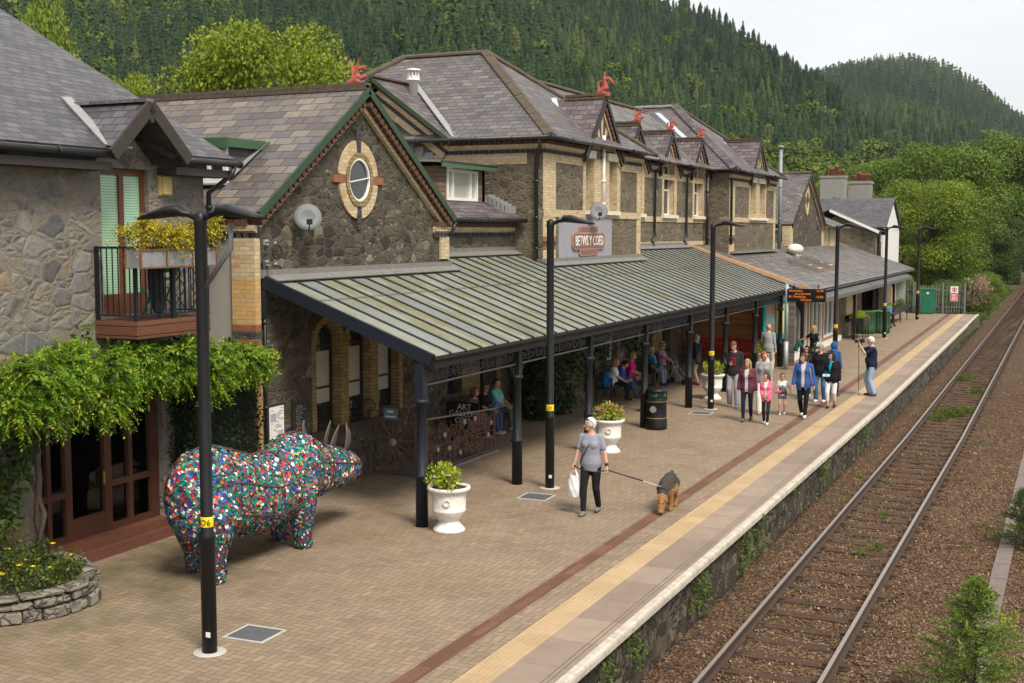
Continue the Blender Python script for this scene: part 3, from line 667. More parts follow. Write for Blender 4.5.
for x, y, z, r, a, pt in zip(xx, yy_, zz_, rr_, aa, patch):
    el = (z + 8 - 4.9) / r
    low = np.interp(a, [-52, -32, -24, -17, -12, -9, -6, -2, 2], [.085, .085, .08, .075, .085, .085, .07, .05, .05])
    broad = el + .012 * pt < low
    if not broad and a < -37 and el > .165 and pt > -.3: broad = rs.rand() < .55
    g_ = (3.8 if broad else 2.7) * (1.0 if r < 520 else (1.3 if r < 800 else 1.7)); key = (int(x / g_), int(y / g_), broad)
    if key in cell: continue
    cell[key] = 1
    hgt = rs.uniform(5.5, 10.5) if broad else rs.choice([rs.uniform(7, 10.5), rs.uniform(10, 14.5)])
    hgt *= .74 + .28 * math.sin(x * .035 + 1.7) * math.sin(y * .028 + x * .012) + .18 * rs.rand()
    if not broad and rs.rand() < .05 and r < 800: broad = True; hgt *= .8
    if r > 900: hgt *= 1.15
    u, v = view(x, y, z + hgt)
    if u < -25 or u > 1050 or v > np.interp(u, [q[0] for q in ROOF], [q[1] for q in ROOF]) + 26 or v < -45: continue
    # hidden beyond a crest?
    ok = True
    for t in (.6, .75, .87, .94):
        if hills(np.array(x * t), np.array(y * t)) + 6 > 4.9 + (z + hgt - 4.9) * t: ok = False; break
    if ok: spots.append((x, y, z, hgt, broad, v, r))
con = [s for s in spots if not s[4]]; bro = [s for s in spots if s[4]]
print('hill trees', len(con), len(bro))
def forest(name, lst, variants, mat, wid, label):
    vs, fs, ts = [], [], []; b = 0; rs = np.random.RandomState(5)
    for x, y, z, h, br, v, r in lst:
        bv, bf = variants[rs.randint(len(variants))]; a = rs.uniform(0, 6.28); c, s = math.cos(a), math.sin(a); W = h * rs.uniform(*wid)
        q = np.stack([(bv[:, 0] * c - bv[:, 1] * s) * W + x, (bv[:, 0] * s + bv[:, 1] * c) * W + y, bv[:, 2] * h + z - .4], -1)
        vs.append(q); fs.append(bf + b); b += len(q)
        t0 = np.clip(rs.normal(.42, .15) + .22 * math.sin(x * .022 + 1) * math.sin(y * .017 + x * .01) + (.3 if rs.rand() < .06 else 0), 0, 1); ts.append(np.clip(t0 + rs.normal(0, .10, len(q) if br else 1) * np.ones(len(q)), 0, 1))
    link(name, npmesh(name, np.concatenate(vs), np.concatenate(fs), mat, tint=np.concatenate(ts)), None, label=label, cat='forest', kind='stuff')
    
cvar = [conifer_arrays(12, 6, i) for i in range(6)]; cfar = [conifer_arrays(6, 5, 10 + i) for i in range(4)]; bvar = [broad_arrays(420, i, .058) for i in range(5)]
# the conifers that show largest stand as single trees, the rest as one mass
con.sort(key=lambda s: s[6] / s[3]); bro.sort(key=lambda s: s[6] / s[3])
seen_c = con[:150]; seen_b = bro[:110]
def single(name, lst, variants, mat, label, cat, group, wid):
    mes = []
    for q in range(len(variants) * 3):
        bv, bf = variants[q % len(variants)]; t = np.clip(np.random.RandomState(q).normal(.25 + .16 * (q // len(variants)), .05) + np.random.RandomState(q + 50).normal(0, .09 if bf.shape[1] == 4 else .03, len(bv)), 0, 1)
        mes.append(npmesh(name, bv, bf, mat, tint=t))
    rs = random.Random(6)
    for x, y, z, h, br, v, r in lst:
        o = link(name, rs.choice(mes), None, (x, y, z - .4), rs.uniform(0, 6.28), label, cat, group); W = h * rs.uniform(*wid); o.scale = (W, W, h)
single('conifer_tree', seen_c, cvar, M['conifer'], 'dark pointed conifer among many on the wooded hillside', 'tree', 'conifers on the hillside', (.85, 1.25))
single('broadleaf_tree', seen_b, bvar, M['hillleaf'], 'rounded mid-green broad-leaved tree on the lower wooded hillside', 'tree', 'broad-leaved trees on the lower hillside', (.95, 1.35))
forest('conifer_forest', [c for c in con[150:] if c[6] < 700], cvar, M['conifer'], (.85, 1.25), 'dense dark conifer forest covering the hillside')
forest('distant_conifer_forest', [c for c in con[150:] if c[6] >= 700], cfar, M['conifer'], (.85, 1.3), 'far conifer forest on the second hill under pale sky')
forest('broadleaf_woodland', bro[110:], bvar, M['hillleaf'], (.95, 1.35), 'paler broad-leaved woodland on the foot of the hill')
# ------------------------------------------------------------------ building helpers
def wall(mb, axis, c, t, a0, a1, z0, z1, holes=(), mat=0):
    """wall of real thickness with rectangular openings (a_lo, a_hi, z_lo, z_hi); axis 'x' faces +x, axis 'y' faces -y"""
    zs = sorted({z0, z1, *[h[2] for h in holes], *[h[3] for h in holes]}); zs = [z for z in zs if z0 <= z <= z1]
    for za, zb in zip(zs[:-1], zs[1:]):
        cut = sorted([(h[0], h[1]) for h in holes if h[2] < zb - 1e-6 and h[3] > za + 1e-6]); a = a0; runs = []
        for lo, hi in cut:
            if lo > a: runs.append((a, lo))
            a = max(a, hi)
        if a < a1: runs.append((a, a1))
        for lo, hi in runs:
            if axis == 'x': mb.box(c - t, c, lo, hi, za, zb, mat)
            else: mb.box(lo, hi, c, c + t, za, zb, mat)
def slab(mb, pts, t=.06, mat=0):
    p = [Vector(q) for q in pts]; n = (p[1] - p[0]).cross(p[2] - p[0]).normalized()
    if n.z < 0: n = -n
    return mb.prism(p, -n * t, mat)
def sash(parent, axis, c, a0, a1, z0, z1, frame=M['sash'], glass=M['glass'], fw=.06, bars=(), rails=(.5,), name='window', dep=.05):
    """a window: frame (with rails at fractions of the height, bars at fractions of the width) and its pane as a sub-part"""
    mb = MB(); pb = MB()
    def bx(m, lo, hi, zl, zh, d0, d1):
        if axis == 'x': m.box(c + d0, c + d1, lo, hi, zl, zh)
        else: m.box(lo, hi, c - d1, c - d0, zl, zh)
    bx(mb, a0, a0 + fw, z0, z1, 0, dep); bx(mb, a1 - fw, a1, z0, z1, 0, dep); bx(mb, a0 + fw, a1 - fw, z1 - fw, z1, 0, dep - .003); bx(mb, a0 + fw, a1 - fw, z0, z0 + fw, 0, dep - .003)
    for r in rails: z = z0 + (z1 - z0) * r; bx(mb, a0 + fw, a1 - fw, z - fw * .4, z + fw * .4, 0, dep - .006)
    for r in bars: a = a0 + (a1 - a0) * r; bx(mb, a - fw * .4, a + fw * .4, z0 + fw, z1 - fw, 0, dep - .009)
    w_ = mb.build(name, frame, parent); bx(pb, a0 + fw * .5, a1 - fw * .5, z0 + fw * .5, z1 - fw * .5, .012, .018); pb.build('pane', glass, w_)
    return w_
def gable_x(mb, x, t, y0, y1, ze, yr, zr, mat=0):
    mb.prism([(x, y0, ze), (x, y1, ze), (x, yr, zr)], (-t, 0, 0), mat)
def cornice(parent, axis, c, a0, a1, z, name='cornice'):
    """red dentil row over a yellow band over a black dentil row"""
    mb = MB()
    def bx(lo, hi, zl, zh, d, m):
        if axis == 'x': mb.box(c + .002, c + d, lo, hi, zl, zh, m)
        else: mb.box(lo, hi, c - d, c - .002, zl, zh, m)
    n = int((a1 - a0) / .15)
    for i in range(n):
        a = a0 + .15 * i; bx(a, a + .12, z - .10, z, .14, 0)
    bx(a0, a1, z - .20, z - .102, .10, 1); bx(a0, a1, z - .23, z - .202, .05, 1)
    for i in range(n):
        a = a0 + .15 * i; bx(a, a + .085, z - .33, z - .232, .075, 2)
    bx(a0, a1, z - .332, z - .233, .02, 2)
    return mb.build(name, [M['orangeclay'], M['ybrick'], M['bbrick']], parent)
def verge(parent, x, y0, y1, ze, yr, zr, board=M['green_paint'], over=.35, band=M['ybrick'], name='bargeboard'):
    """gable edge seen from +x: painted board, red dentils and a yellow band under it"""
    mb = MB(); ov_ = min(.24, over * .66)
    for ya in (y0, y1):
        p, q = Vector((x, ya, ze)), Vector((x, yr, zr)); d = (q - p).normalized(); nrm = Vector((0, -d.z, d.y)) if d.y > 0 else Vector((0, d.z, -d.y))
        L = (q - p).length
        mb.beam(p + Vector((.02, 0, 0)) + nrm * -.02, q + Vector((.02, 0, 0)) + nrm * -.02, .04, .14, nrm, 0)
        n = int(L / .17)
        for i in range(n):
            s = p + d * (.06 + .17 * i) - nrm * .17
            mb.obox(s + Vector((-ov_ * .5, 0, 0)), (ov_ * .5, 0, 0), d * .055, nrm * .055, 1)
        mb.beam(p + d * .05 + Vector((-ov_ * .75, 0, 0)) - nrm * .27, q - d * .22 + Vector((-ov_ * .75, 0, 0)) - nrm * .27, ov_ * .5, .085, nrm, 2)
    return mb.build(name, [board, M['orangeclay'], band], parent)
def ring(mb, x0, x1, yc, zc, ri, ro, a0=0, a1=360, n=24, ell=1.0, mat=None, ell_i=None):
    """ring of voussoirs facing +x (mat: function of index -> material)"""
    for i in range(n):
        A, B = R(a0 + (a1 - a0) * i / n), R(a0 + (a1 - a0) * (i + 1) / n)
        f = lambda r, a, e: (yc + r * math.cos(a), zc + r * e * math.sin(a))
        ei = ell if ell_i is None else ell_i
        q = [f(ri, A, ei), f(ro, A, ell), f(ro, B, ell), f(ri, B, ei)]
        mb.prism([(x0, y, z) for y, z in q], (x1 - x0, 0, 0), mat(i) if mat else 0)
def gutter(parent, p, q, mat=M['gutter'], r=.055, name='gutter'):
    mb = MB(); p, q = Vector(p), Vector(q); mb.tube([p, q], r, 8, 0, True)
    L = (q - p).length
    for i in range(int(L / 1.0) + 1): c = p + (q - p) * (i / max(1, int(L / 1.0))); d = (q - p).normalized(); mb.tube([c - d * .02, c + d * .02], r * 1.2, 8)
    return mb.build(name, mat, parent)
def pipe(parent, pts, r=.04, mat=M['gutter'], name='downpipe'):
    mb = MB(); mb.tube(pts, r, 8)
    a, b = Vector(pts[-2]), Vector(pts[-1])
    for t in (.25, .6, .9): c = a + (b - a) * t; d = (b - a).normalized() * .03; mb.tube([c - d, c + d], r * 1.35, 8)
    return mb.build(name, mat, parent)

# ------------------------------------------------------------------ 1. stone shop with the balcony
shop = thing('stone_shop', 'grey rubble stone shop with slate roof, timber balcony and brown shopfront', 'building', (0, 0, 0))
mb = MB()
wall(mb, 'x', -13.4, .45, 2, 16.85, -.3, 5.95, [(13.1, 15.7, .14, 2.75), (14.45, 15.5, 3.62, 5.87)])
wall(mb, 'y', 16.4, .45, -24, -13.852, -.3, 5.95); gable = [(-13.45, 16.848, 5.96), (-29, 16.848, 5.96), (-21.2, 16.848, 10.4)]
mb.prism(gable, (0, -.44, 0)); mb.box(-24, -13.86, 2, 2.3, -.3, 5.9); mb.box(-24, -23.6, 2.3, 16.39, -.3, 5.9)
mb.prism([(-13.402, 14.35, 5.952), (-13.402, 15.6, 5.952), (-13.402, 14.97, 6.55)], (-.4, 0, 0))
mb.build('stone_wall', M['stone_shop'], shop)
mb = MB(); z_ = lambda x: 6.12 + .55 * (-13.0 - x)
slab(mb, [(-13.0, 1.5, z_(-13.0)), (-13.0, 14.28, z_(-13.0)), (-21.2, 14.28, z_(-21.2)), (-21.2, 1.5, z_(-21.2))], .09)
slab(mb, [(-13.0, 15.66, z_(-13.0)), (-13.0, 17.2, z_(-13.0)), (-21.2, 17.2, z_(-21.2)), (-21.2, 15.66, z_(-21.2))], .09)
slab(mb, [(-13.0, 14.281, z_(-13.0)), (-14.552, 14.96, z_(-14.552)), (-14.552, 14.281, z_(-14.552))], .09); slab(mb, [(-13.0, 15.659, z_(-13.0)), (-14.552, 15.659, z_(-14.552)), (-14.552, 14.961, z_(-14.552))], .09)
slab(mb, [(-14.55, 14.28, z_(-14.55)), (-14.55, 15.66, z_(-14.55)), (-21.2, 15.66, z_(-21.2)), (-21.2, 14.28, z_(-21.2))], .09)
slab(mb, [(-21.2, 1.5, z_(-21.2)), (-21.2, 17.2, z_(-21.2)), (-29, 17.2, 6.2), (-29, 1.5, 6.2)], .09)
rf = mb.build('slate_roof', M['slate_shop'], shop)
mb = MB(); yr, zr = 14.96, 6.86
for ya in (14.2, 15.74):
    slab(mb, [(-12.85, ya, 6.16), (-12.85, yr, zr), (-14.5, yr, zr), (-13.2, ya, 6.16)], .05)
gb = mb.build('gablet', M['slate_shop'], shop)
mb = MB()
for ya in (14.12, 15.82):
    mb.beam((-12.84, ya, 6.02), (-12.84, yr, zr - .07), .05, .20, (0, 0, 1))
mb.box(-12.865, -12.815, yr - .04, yr + .04, 6.55, 6.84)
mb.build('bargeboard', plain('dark_stained_board', (.035, .026, .02), .6, var=.4), gb)
mb = MB(); mb.beam((-12.85, yr, zr + .02), (-14.45, yr, zr + .02), .16, .05); mb.build('ridge_tile', M['slate_purple'], gb)
mb = MB(); mb.beam((-13.02, 14.26, 6.17), (-14.5, 14.94, 6.99), .16, .03); mb.beam((-12.98, 14.25, 6.15), (-12.98, 14.6, 6.15), .16, .03); mb.build('lead_flashing', M['lead'], gb)
gutter(shop, (-12.94, 1.5, 6.03), (-12.94, 14.22, 6.03)); gutter(shop, (-12.94, 15.72, 6.03), (-12.94, 17.25, 6.03))
mb = MB(); mb.box(-13.39, -12.99, 1.5, 14.25, 5.80, 5.92); mb.box(-13.39, -12.99, 15.7, 17.15, 5.80, 5.92)
mb.build('soffit_board', plain('brown_black_board', (.03, .024, .02), .6), shop)
pipe(shop, [(-12.94, 17.1, 6.0), (-12.96, 17.05, 5.85), (-13.33, 16.9, 5.55), (-13.33, 16.9, 4.6)], .045)
# balcony door with green blinds
mb = MB()
for a, b in ((14.45, 14.53), (14.93, 15.03), (15.42, 15.5)): mb.box(-13.56, -13.48, a, b, 3.62, 5.87)
mb.box(-13.555, -13.485, 14.53, 15.42, 5.77, 5.868); mb.box(-13.555, -13.485, 14.53, 15.42, 3.622, 3.95)
dr = mb.build('balcony_door', M['wood'], shop); mb = MB(); mb.box(-13.53, -13.52, 14.5, 15.45, 3.9, 5.8); mb.build('pane', M['greenblind'], dr)
mb = MB(); mb.box(-13.48, -13.455, 15.04, 15.07, 4.7, 4.9); mb.tube([(-13.45, 15.055, 4.8), (-13.40, 15.055, 4.8), (-13.40, 15.14, 4.8)], .012); mb.build('handle', M['galv'], dr)
# balcony
mb = MB(); mb.box(-13.398, -12.6, 14.25, 15.95, 3.53, 3.58); mb.box(-12.66, -12.6, 14.25, 15.95, 3.32, 3.528); mb.box(-13.398, -12.662, 14.25, 14.31, 3.32, 3.528); mb.box(-13.398, -12.662, 15.89, 15.95, 3.32, 3.528)
mb.box(-13.398, -12.662, 14.4, 15.8, 3.36, 3.40)
bal = mb.build('balcony_deck', M['deck'], shop)
mb = MB(); ztop = 4.67
for p, q in (((-13.38, 14.28), (-12.63, 14.28)), ((-12.63, 14.28), (-12.63, 15.92)), ((-12.63, 15.92), (-13.38, 15.92))):
    P, Q = Vector((*p, 0)), Vector((*q, 0)); L = (Q - P).length
    mb.beam(P + V(0, 0, ztop), Q + V(0, 0, ztop), .045, .035); mb.beam(P + V(0, 0, 3.66), Q + V(0, 0, 3.66), .03, .02)
    n = int(L / .105)
    for i in range(1, n): c = P + (Q - P) * (i / n); mb.beam(c + V(0, 0, 3.66), c + V(0, 0, ztop), .014, .014)
for x, y in ((-13.36, 14.28), (-12.63, 14.28), (-12.63, 15.1), (-12.63, 15.92)): mb.beam((x, y, 3.55), (x, y, ztop + .01), .05, .05)
for y in (15.25, 15.7): mb.tube([(-12.64, y - .16, 3.7), (-12.64, y + .16, 4.05), (-12.64, y - .16, 4.36)], .008, 5); mb.tube([(-12.64, y + .16, 3.7), (-12.64, y - .16, 4.05), (-12.64, y + .16, 4.36)], .008, 5)
mb.build('railing', M['iron'], bal)
# shopfront
mb = MB()
for a, b in ((13.1, 13.16), (13.30, 13.38), (13.66, 13.79), (14.47, 14.62), (15.0, 15.09), (15.5, 15.7)): mb.box(-13.62, -13.5, a, b, .30, 2.75)
mb.box(-13.615, -13.505, 13.16, 13.66, .98, 1.07); mb.box(-13.615, -13.505, 14.62, 15.5, .98, 1.07); mb.box(-13.615, -13.505, 13.11, 15.69, 2.55, 2.748); mb.box(-13.615, -13.505, 13.79, 14.47, .302, .62)
mb.box(-13.615, -13.505, 13.11, 13.66, .302, .40); mb.box(-13.615, -13.505, 14.62, 15.69, .302, .40)
sf = mb.build('shopfront', M['wood_dark'], shop)
mb = MB(); mb.box(-13.565, -13.555, 13.12, 15.6, .36, 2.6); mb.build('pane', M['pane'], sf)
mb = MB(); mb.box(-13.50, -13.47, 14.42, 14.45, 1.05, 1.25); mb.build('handle', plain('brass', (.5, .35, .1), .3, .8), sf)
mb = MB(); mb.box(-13.72, -13.2, 13.05, 15.85, -.02, .16); mb.box(-13.72, -13.3, 13.05, 15.75, .162, .30); mb.build('doorstep', plain('red_quarry_tile', (.13, .048, .031), .6, var=.25), shop)
mb = MB(); mb.box(-13.42, -13.36, 15.72, 15.98, 5.48, 5.80); mb.box(-13.36, -13.30, 15.75, 15.95, 5.5, 5.78); mb.build('wall_lamp', plain('yellowed_plastic', (.55, .42, .16), .5), shop)
# shop interior
mb = MB(); mb.box(-17.0, -13.75, 12.0, 16.3, .02, .14); mb.box(-17.05, -17.0, 12.0, 16.3, .14, 3.0); mb.box(-17.0, -13.87, 11.95, 12.0, .14, 3.0); mb.box(-17.0, -13.87, 16.3, 16.35, .14, 3.0); mb.box(-17.0, -13.87, 12, 16.3, 2.95, 3.0)
mb.build('shop_interior', plain('brown_interior', (.22, .17, .11), .9), shop)

# ------------------------------------------------------------------ 2. gabled station wing
wing = thing('station_wing', 'dark stone station wing with steep gable, oval window and green bargeboards', 'building')
hs = [(19.53, 20.39, 1.15, 2.75), (20.66, 21.52, 1.15, 2.75), (21.79, 22.65, 1.15, 2.75)]
mb = MB(); RI, RO = .43, .60
big = [(h[0] - .14, h[1] + .14, h[2], h[3] + RO) for i, h in enumerate(hs)]
merged = [(hs[0][0] - .14, hs[2][1] + .14, 1.15, 3.35)]
wall(mb, 'x', -13.0, .45, 17.72, 24.88, -.2, 5.2, merged); gable_x(mb, -13.0, .45, 17.725, 24.875, 5.202, 21.2, 7.58)
wall(mb, 'y', 17.72, .45, -26, -13.452, -.2, 5.15); mb.box(-26, -13.46, 24.43, 24.88, -.2, 5.15); mb.box(-26, -25.6, 18.18, 24.42, -.2, 5.1)
# rubble round the arches
zc = 2.75
for h in hs:
    yc = (h[0] + h[1]) / 2
    for i in range(16):
        A, B = math.pi * i / 16, math.pi * (i + 1) / 16
        y0, y1 = yc + RO * math.cos(B), yc + RO * math.cos(A)
        y0, y1 = max(y0, yc - .565), min(y1, yc + .565)
        if y1 > y0: mb.prism([(-13.003, y0, zc + RO * math.sin(math.acos(max(-1, min(1, (y0 - yc) / RO))))), (-13.003, y1, zc + RO * math.sin(math.acos(max(-1, min(1, (y1 - yc) / RO))))), (-13.003, y1, 3.352), (-13.003, y0, 3.352)], (-.4, 0, 0))
mb.build('stone_wall', M['stone_dark'], wing)
mb = MB()   # brick dressings of the triple window
for a, b in ((hs[0][0] - .14, hs[0][0]), (hs[0][1], hs[1][0]), (hs[1][1], hs[2][0]), (hs[2][1], hs[2][1] + .14)): mb.box(-13.4, -12.985, a, b, 1.15, zc)
for h in hs: ring(mb, -13.4, -12.98, (h[0] + h[1]) / 2, zc + .004, RI, .562, 0, 180, 14)
mb.build('arch_brickwork', M['ybrick_dark'], wing)
mb = MB(); mb.box(-13.38, -12.93, hs[0][0] - .26, hs[2][1] + .26, 1.0, 1.149); mb.build('window_sill', plain('dark_sill', (.03, .024, .02), .6), wing)
for h in hs:
    w_ = sash(wing, 'x', -13.24, h[0], h[1], 1.15, 2.75, rails=(.48,))
    mb = MB(); yc = (h[0] + h[1]) / 2; ring(mb, -13.24, -13.19, yc, zc, .36, .43, 0, 180, 12); mb.build('arched_frame', M['sash'], w_)
    mb = MB(); mb.prism([(-13.23, yc + .37 * math.cos(math.pi * i / 12), zc + .37 * math.sin(math.pi * i / 12)) for i in range(13)], (.006, 0, 0)); mb.build('arched_pane', M['glass'], w_)
    mb = MB(); mb.box(-13.222, -13.212, h[0] + .08, h[1] - .08, 1.62, 2.62); mb.build('blind', M['blindglass'], w_)
# oval window
yc, zc2 = 21.08, 5.92
mb = MB(); ring(mb, -12.998, -12.955, yc, zc2, .50, .72, 0, 360, 44, 1.06, lambda i: 1 if i in (0, 43, 21, 22) else (2 if i in (10, 11, 32, 33) else 0)); 
for dy, dz, m in ((.8, 0, 1), (-.8, 0, 1), (0, .85, 2), (0, -.85, 2)): mb.box(-12.998, -12.95, yc + dy - (.12 if dy else .07), yc + dy + (.12 if dy else .07), zc2 + dz - (.12 if dz else .07), zc2 + dz + (.12 if dz else .07), m)
ow = mb.build('oval_window', [M['ybrick'], M['rbrick'], M['bbrick']], wing)
mb = MB(); ring(mb, -12.997, -12.93, yc, zc2, .40, .50, 0, 360, 32, 1.06); mb.build('oval_reveal', M['ybrick_dark'], ow)
mb = MB(); ring(mb, -12.996, -12.935, yc - .02, zc2, .36, .40, 0, 360, 32, 1.06)
for k in (0, 1): a = R(8 + 180 * k); mb.beam((-12.93, yc - .02, zc2), (-12.93, yc - .02 + .36 * math.cos(a), zc2 + .38 * math.sin(a)), .02, .025, (1, 0, 0))
mb.build('frame', M['white_paint'], ow)
mb = MB(); mb.prism([(-12.985, yc - .02 + .36 * math.cos(2 * math.pi * i / 24), zc2 + .39 * math.sin(2 * math.pi * i / 24)) for i in range(24)], (.01, 0, 0)); mb.build('pane', M['glass'], ow)
# roof, with verge and dormer
mb = MB(); RX = -12.80; zz2 = lambda y: 5.22 + .64 * (y - 17.35)
slab(mb, [(RX, 17.52, 5.24), (RX, 21.2, 7.72), (-30, 21.2, 7.72), (-30, 17.52, 5.24)], .07); slab(mb, [(RX, 21.2, 7.72), (RX, 24.88, 5.24), (-30, 24.88, 5.24), (-30, 21.2, 7.72)], .07)
mb.build('slate_roof', M['slate_wing'], wing)
mb = MB()
for i in range(38): mb.obox((RX - .23 - .455 * i, 21.2, 7.735 + random.uniform(-.006, .006)), (.222, 0, 0), (0, .12, -.04), (0, .0, .035)); mb.obox((RX - .23 - .455 * i, 21.2, 7.738), (.222, 0, 0), (0, .12, .04), (0, 0, .035))
mb.build('ridge_tile', M['ridge'], wing)
verge(wing, RX, 17.55, 24.85, 5.20, 21.2, 7.67)
cornice(wing, 'y', 17.718, -24, -12.95, 5.12); cornice(wing, 'x', -12.998, 24.2, 24.86, 5.12)
mb = MB(); mb.box(-24, -13.46, 17.70, 17.719, 0, 4.78); mb.build('cement_render', M['render'], wing)
mb = MB()   # corner pilaster with red and black bands
for z0, z1, m in ((-.1, 2.92, 0), (2.92, 3.04, 1), (3.04, 3.17, 2), (3.17, 3.29, 1), (3.29, 4.10, 0), (4.10, 4.79, 3)): mb.box(-13.455, -12.96, 17.64, 17.717, z0, z1, m); mb.box(-12.999, -12.96, 17.717, 17.80, z0, z1, m)
mb.build('corner_pilaster', [M['obrick'], M['rbrick'], M['bbrick'], M['ybrick']], wing)
mb = MB(); mb.box(-12.999, -12.95, 24.5, 24.89, 4.3, 4.79); mb.build('end_pilaster', M['ybrick'], wing)
pipe(wing, [(-12.93, 17.86, 4.4), (-12.93, 17.86, .1)], .03)
# flat dormer on the camera side of the wing roof
dm = MB(); dm.box(-15.6, -13.95, 18.25, 19.6, 6.53, 6.60); d_ = dm.build('flat_dormer', M['lead_dull'], wing)
mb = MB(); mb.box(-15.6, -13.93, 18.2, 18.25, 6.40, 6.585); mb.box(-13.96, -13.92, 18.25, 19.5, 6.42, 6.58); mb.build('fascia', plain('green_fascia', (.045, .10, .05), .5), d_)
mb = MB(); mb.prism([(-14.02, 18.35, 5.86), (-14.02, 18.35, 6.52), (-14.02, 19.38, 6.52)], (-.04, 0, 0)); mb.build('slate_cheek', M['slate_shop'], d_)
mb = MB(); mb.beam((-13.98, 18.35, 5.90), (-13.98, 19.45, 6.60), .12, .02); mb.box(-15.4, -14.0, 18.12, 18.34, 5.74, 5.77); mb.build('lead_flashing', M['lead'], d_)
w_ = sash(d_, 'y', 18.36, -15.3, -14.02, 5.78, 6.45, M['white_paint'], M['glass'], .09, (.3, .68), (), 'dormer_window', .06)
# lead at the head of the canopy, cable coil
mb = MB(); mb.box(-12.998, -12.90, 17.8, 24.9, 4.10, 4.24); mb.build('lead_flashing', M['lead_dull'], wing)

# ------------------------------------------------------------------ red dragon finial
def dragon_mesh(variant, seed):
    mb = MB(); r = random.Random(seed)
    mb.box(-.30, .26, -.10, .10, -.12, .06)
    mb.limb((-.16, 0, .05), (.10, 0, .24), .13, .12); mb.limb((-.18, 0, .08), (-.30, 0, .02), .10, .05)
    if variant == 0:       # wings raised, head thrown forward
        mb.limb((.06, 0, .22), (.10, 0, .50), .10, .075); mb.limb((.10, 0, .50), (.34, 0, .58), .08, .06); mb.limb((.34, 0, .60), (.46, 0, .62), .05, .02); mb.limb((.34, 0, .53), (.45, 0, .50), .04, .02)
        mb.limb((-.04, .06, .2), (-.22, .14, .92), .12, .02, flat=.4); mb.limb((.05, -.05, .35), (.22, -.12, .92), .09, .02, flat=.4); mb.limb((.08, .05, .12), (.36, .05, .26), .08, .07)
        mb.limb((.06, -.06, .1), (.26, -.08, .04), .07, .05)
    else:                  # neck arched and drooping
        mb.limb((.08, 0, .2), (.06, 0, .58), .11, .08); mb.limb((.06, 0, .58), (.24, 0, .60), .08, .07); mb.limb((.24, 0, .60), (.42, 0, .42), .07, .045); mb.limb((.42, 0, .42), (.46, 0, .34), .04, .02)
        mb.limb((-.06, .05, .3), (.02, .08, .86), .07, .035, flat=.5); mb.limb((.0, .08, .86), (.06, .1, .66), .04, .02); mb.limb((-.2, 0, .1), (-.24, 0, .45), .07, .05); mb.limb((-.24, 0, .45), (-.12, 0, .52), .05, .03)
    return blob(mb, .022, M['redclay'], 'dragon_finial', 2)
DR = [dragon_mesh(0, 1), dragon_mesh(1, 2)]
def dragon(parent, loc, v, s, rz=0):
    o = link('dragon_finial', DR[v], parent, loc, rz); o.scale = (s, s * 1.1, s); return o
dragon(wing, (-13.1, 21.2, 7.80), 0, .55, R(10))

# ------------------------------------------------------------------ 3. two-storey station house
house = thing('station_house', 'long two-storey station house of rubble stone with yellow brick dressings', 'building')
# ground and upper walls: link, projecting front, recessed range, far projecting front
mb = MB()
lk = [(26.0, 26.9, 1.0, 2.9), (27.9, 28.8, .1, 2.9)]
wall(mb, 'x', -13.7, .4, 24.885, 29.99, -.2, 5.15, lk)
fr = [(33.05, 33.72, 5.52, 7.0), (34.98, 35.65, 5.52, 7.0), (34.95, 35.85, 1.0, 2.1)]
wall(mb, 'x', -12.85, .45, 30.0, 37.9, -.2, 7.25, fr); wall(mb, 'y', 30.0, .45, -22.9, -13.302, -.2, 7.25)
mb.box(-22.9, -13.31, 37.45, 37.9, 4.0, 7.25)
rc = [(39.35, 40.35, 5.5, 7.35), (42.95, 44.25, 5.5, 7.35), (46.9, 48.05, 5.5, 7.35), (40.6, 41.8, .9, 2.7), (43.0, 44.0, .1, 2.6)]
wall(mb, 'x', -13.7, .4, 37.91, 48.89, -.2, 7.25, rc)
ff = [(52.3, 53.3, 5.5, 7.1), (54.0, 55.0, 5.5, 7.1)]
wall(mb, 'x', -12.85, .45, 48.9, 57.1, -.2, 7.25, ff); wall(mb, 'y', 48.9, .45, -13.75, -13.302, 4.0, 7.25)
mb.box(-22, -13.31, 56.65, 57.1, -.2, 7.25)
mb.build('stone_wall', M['stone'], house)
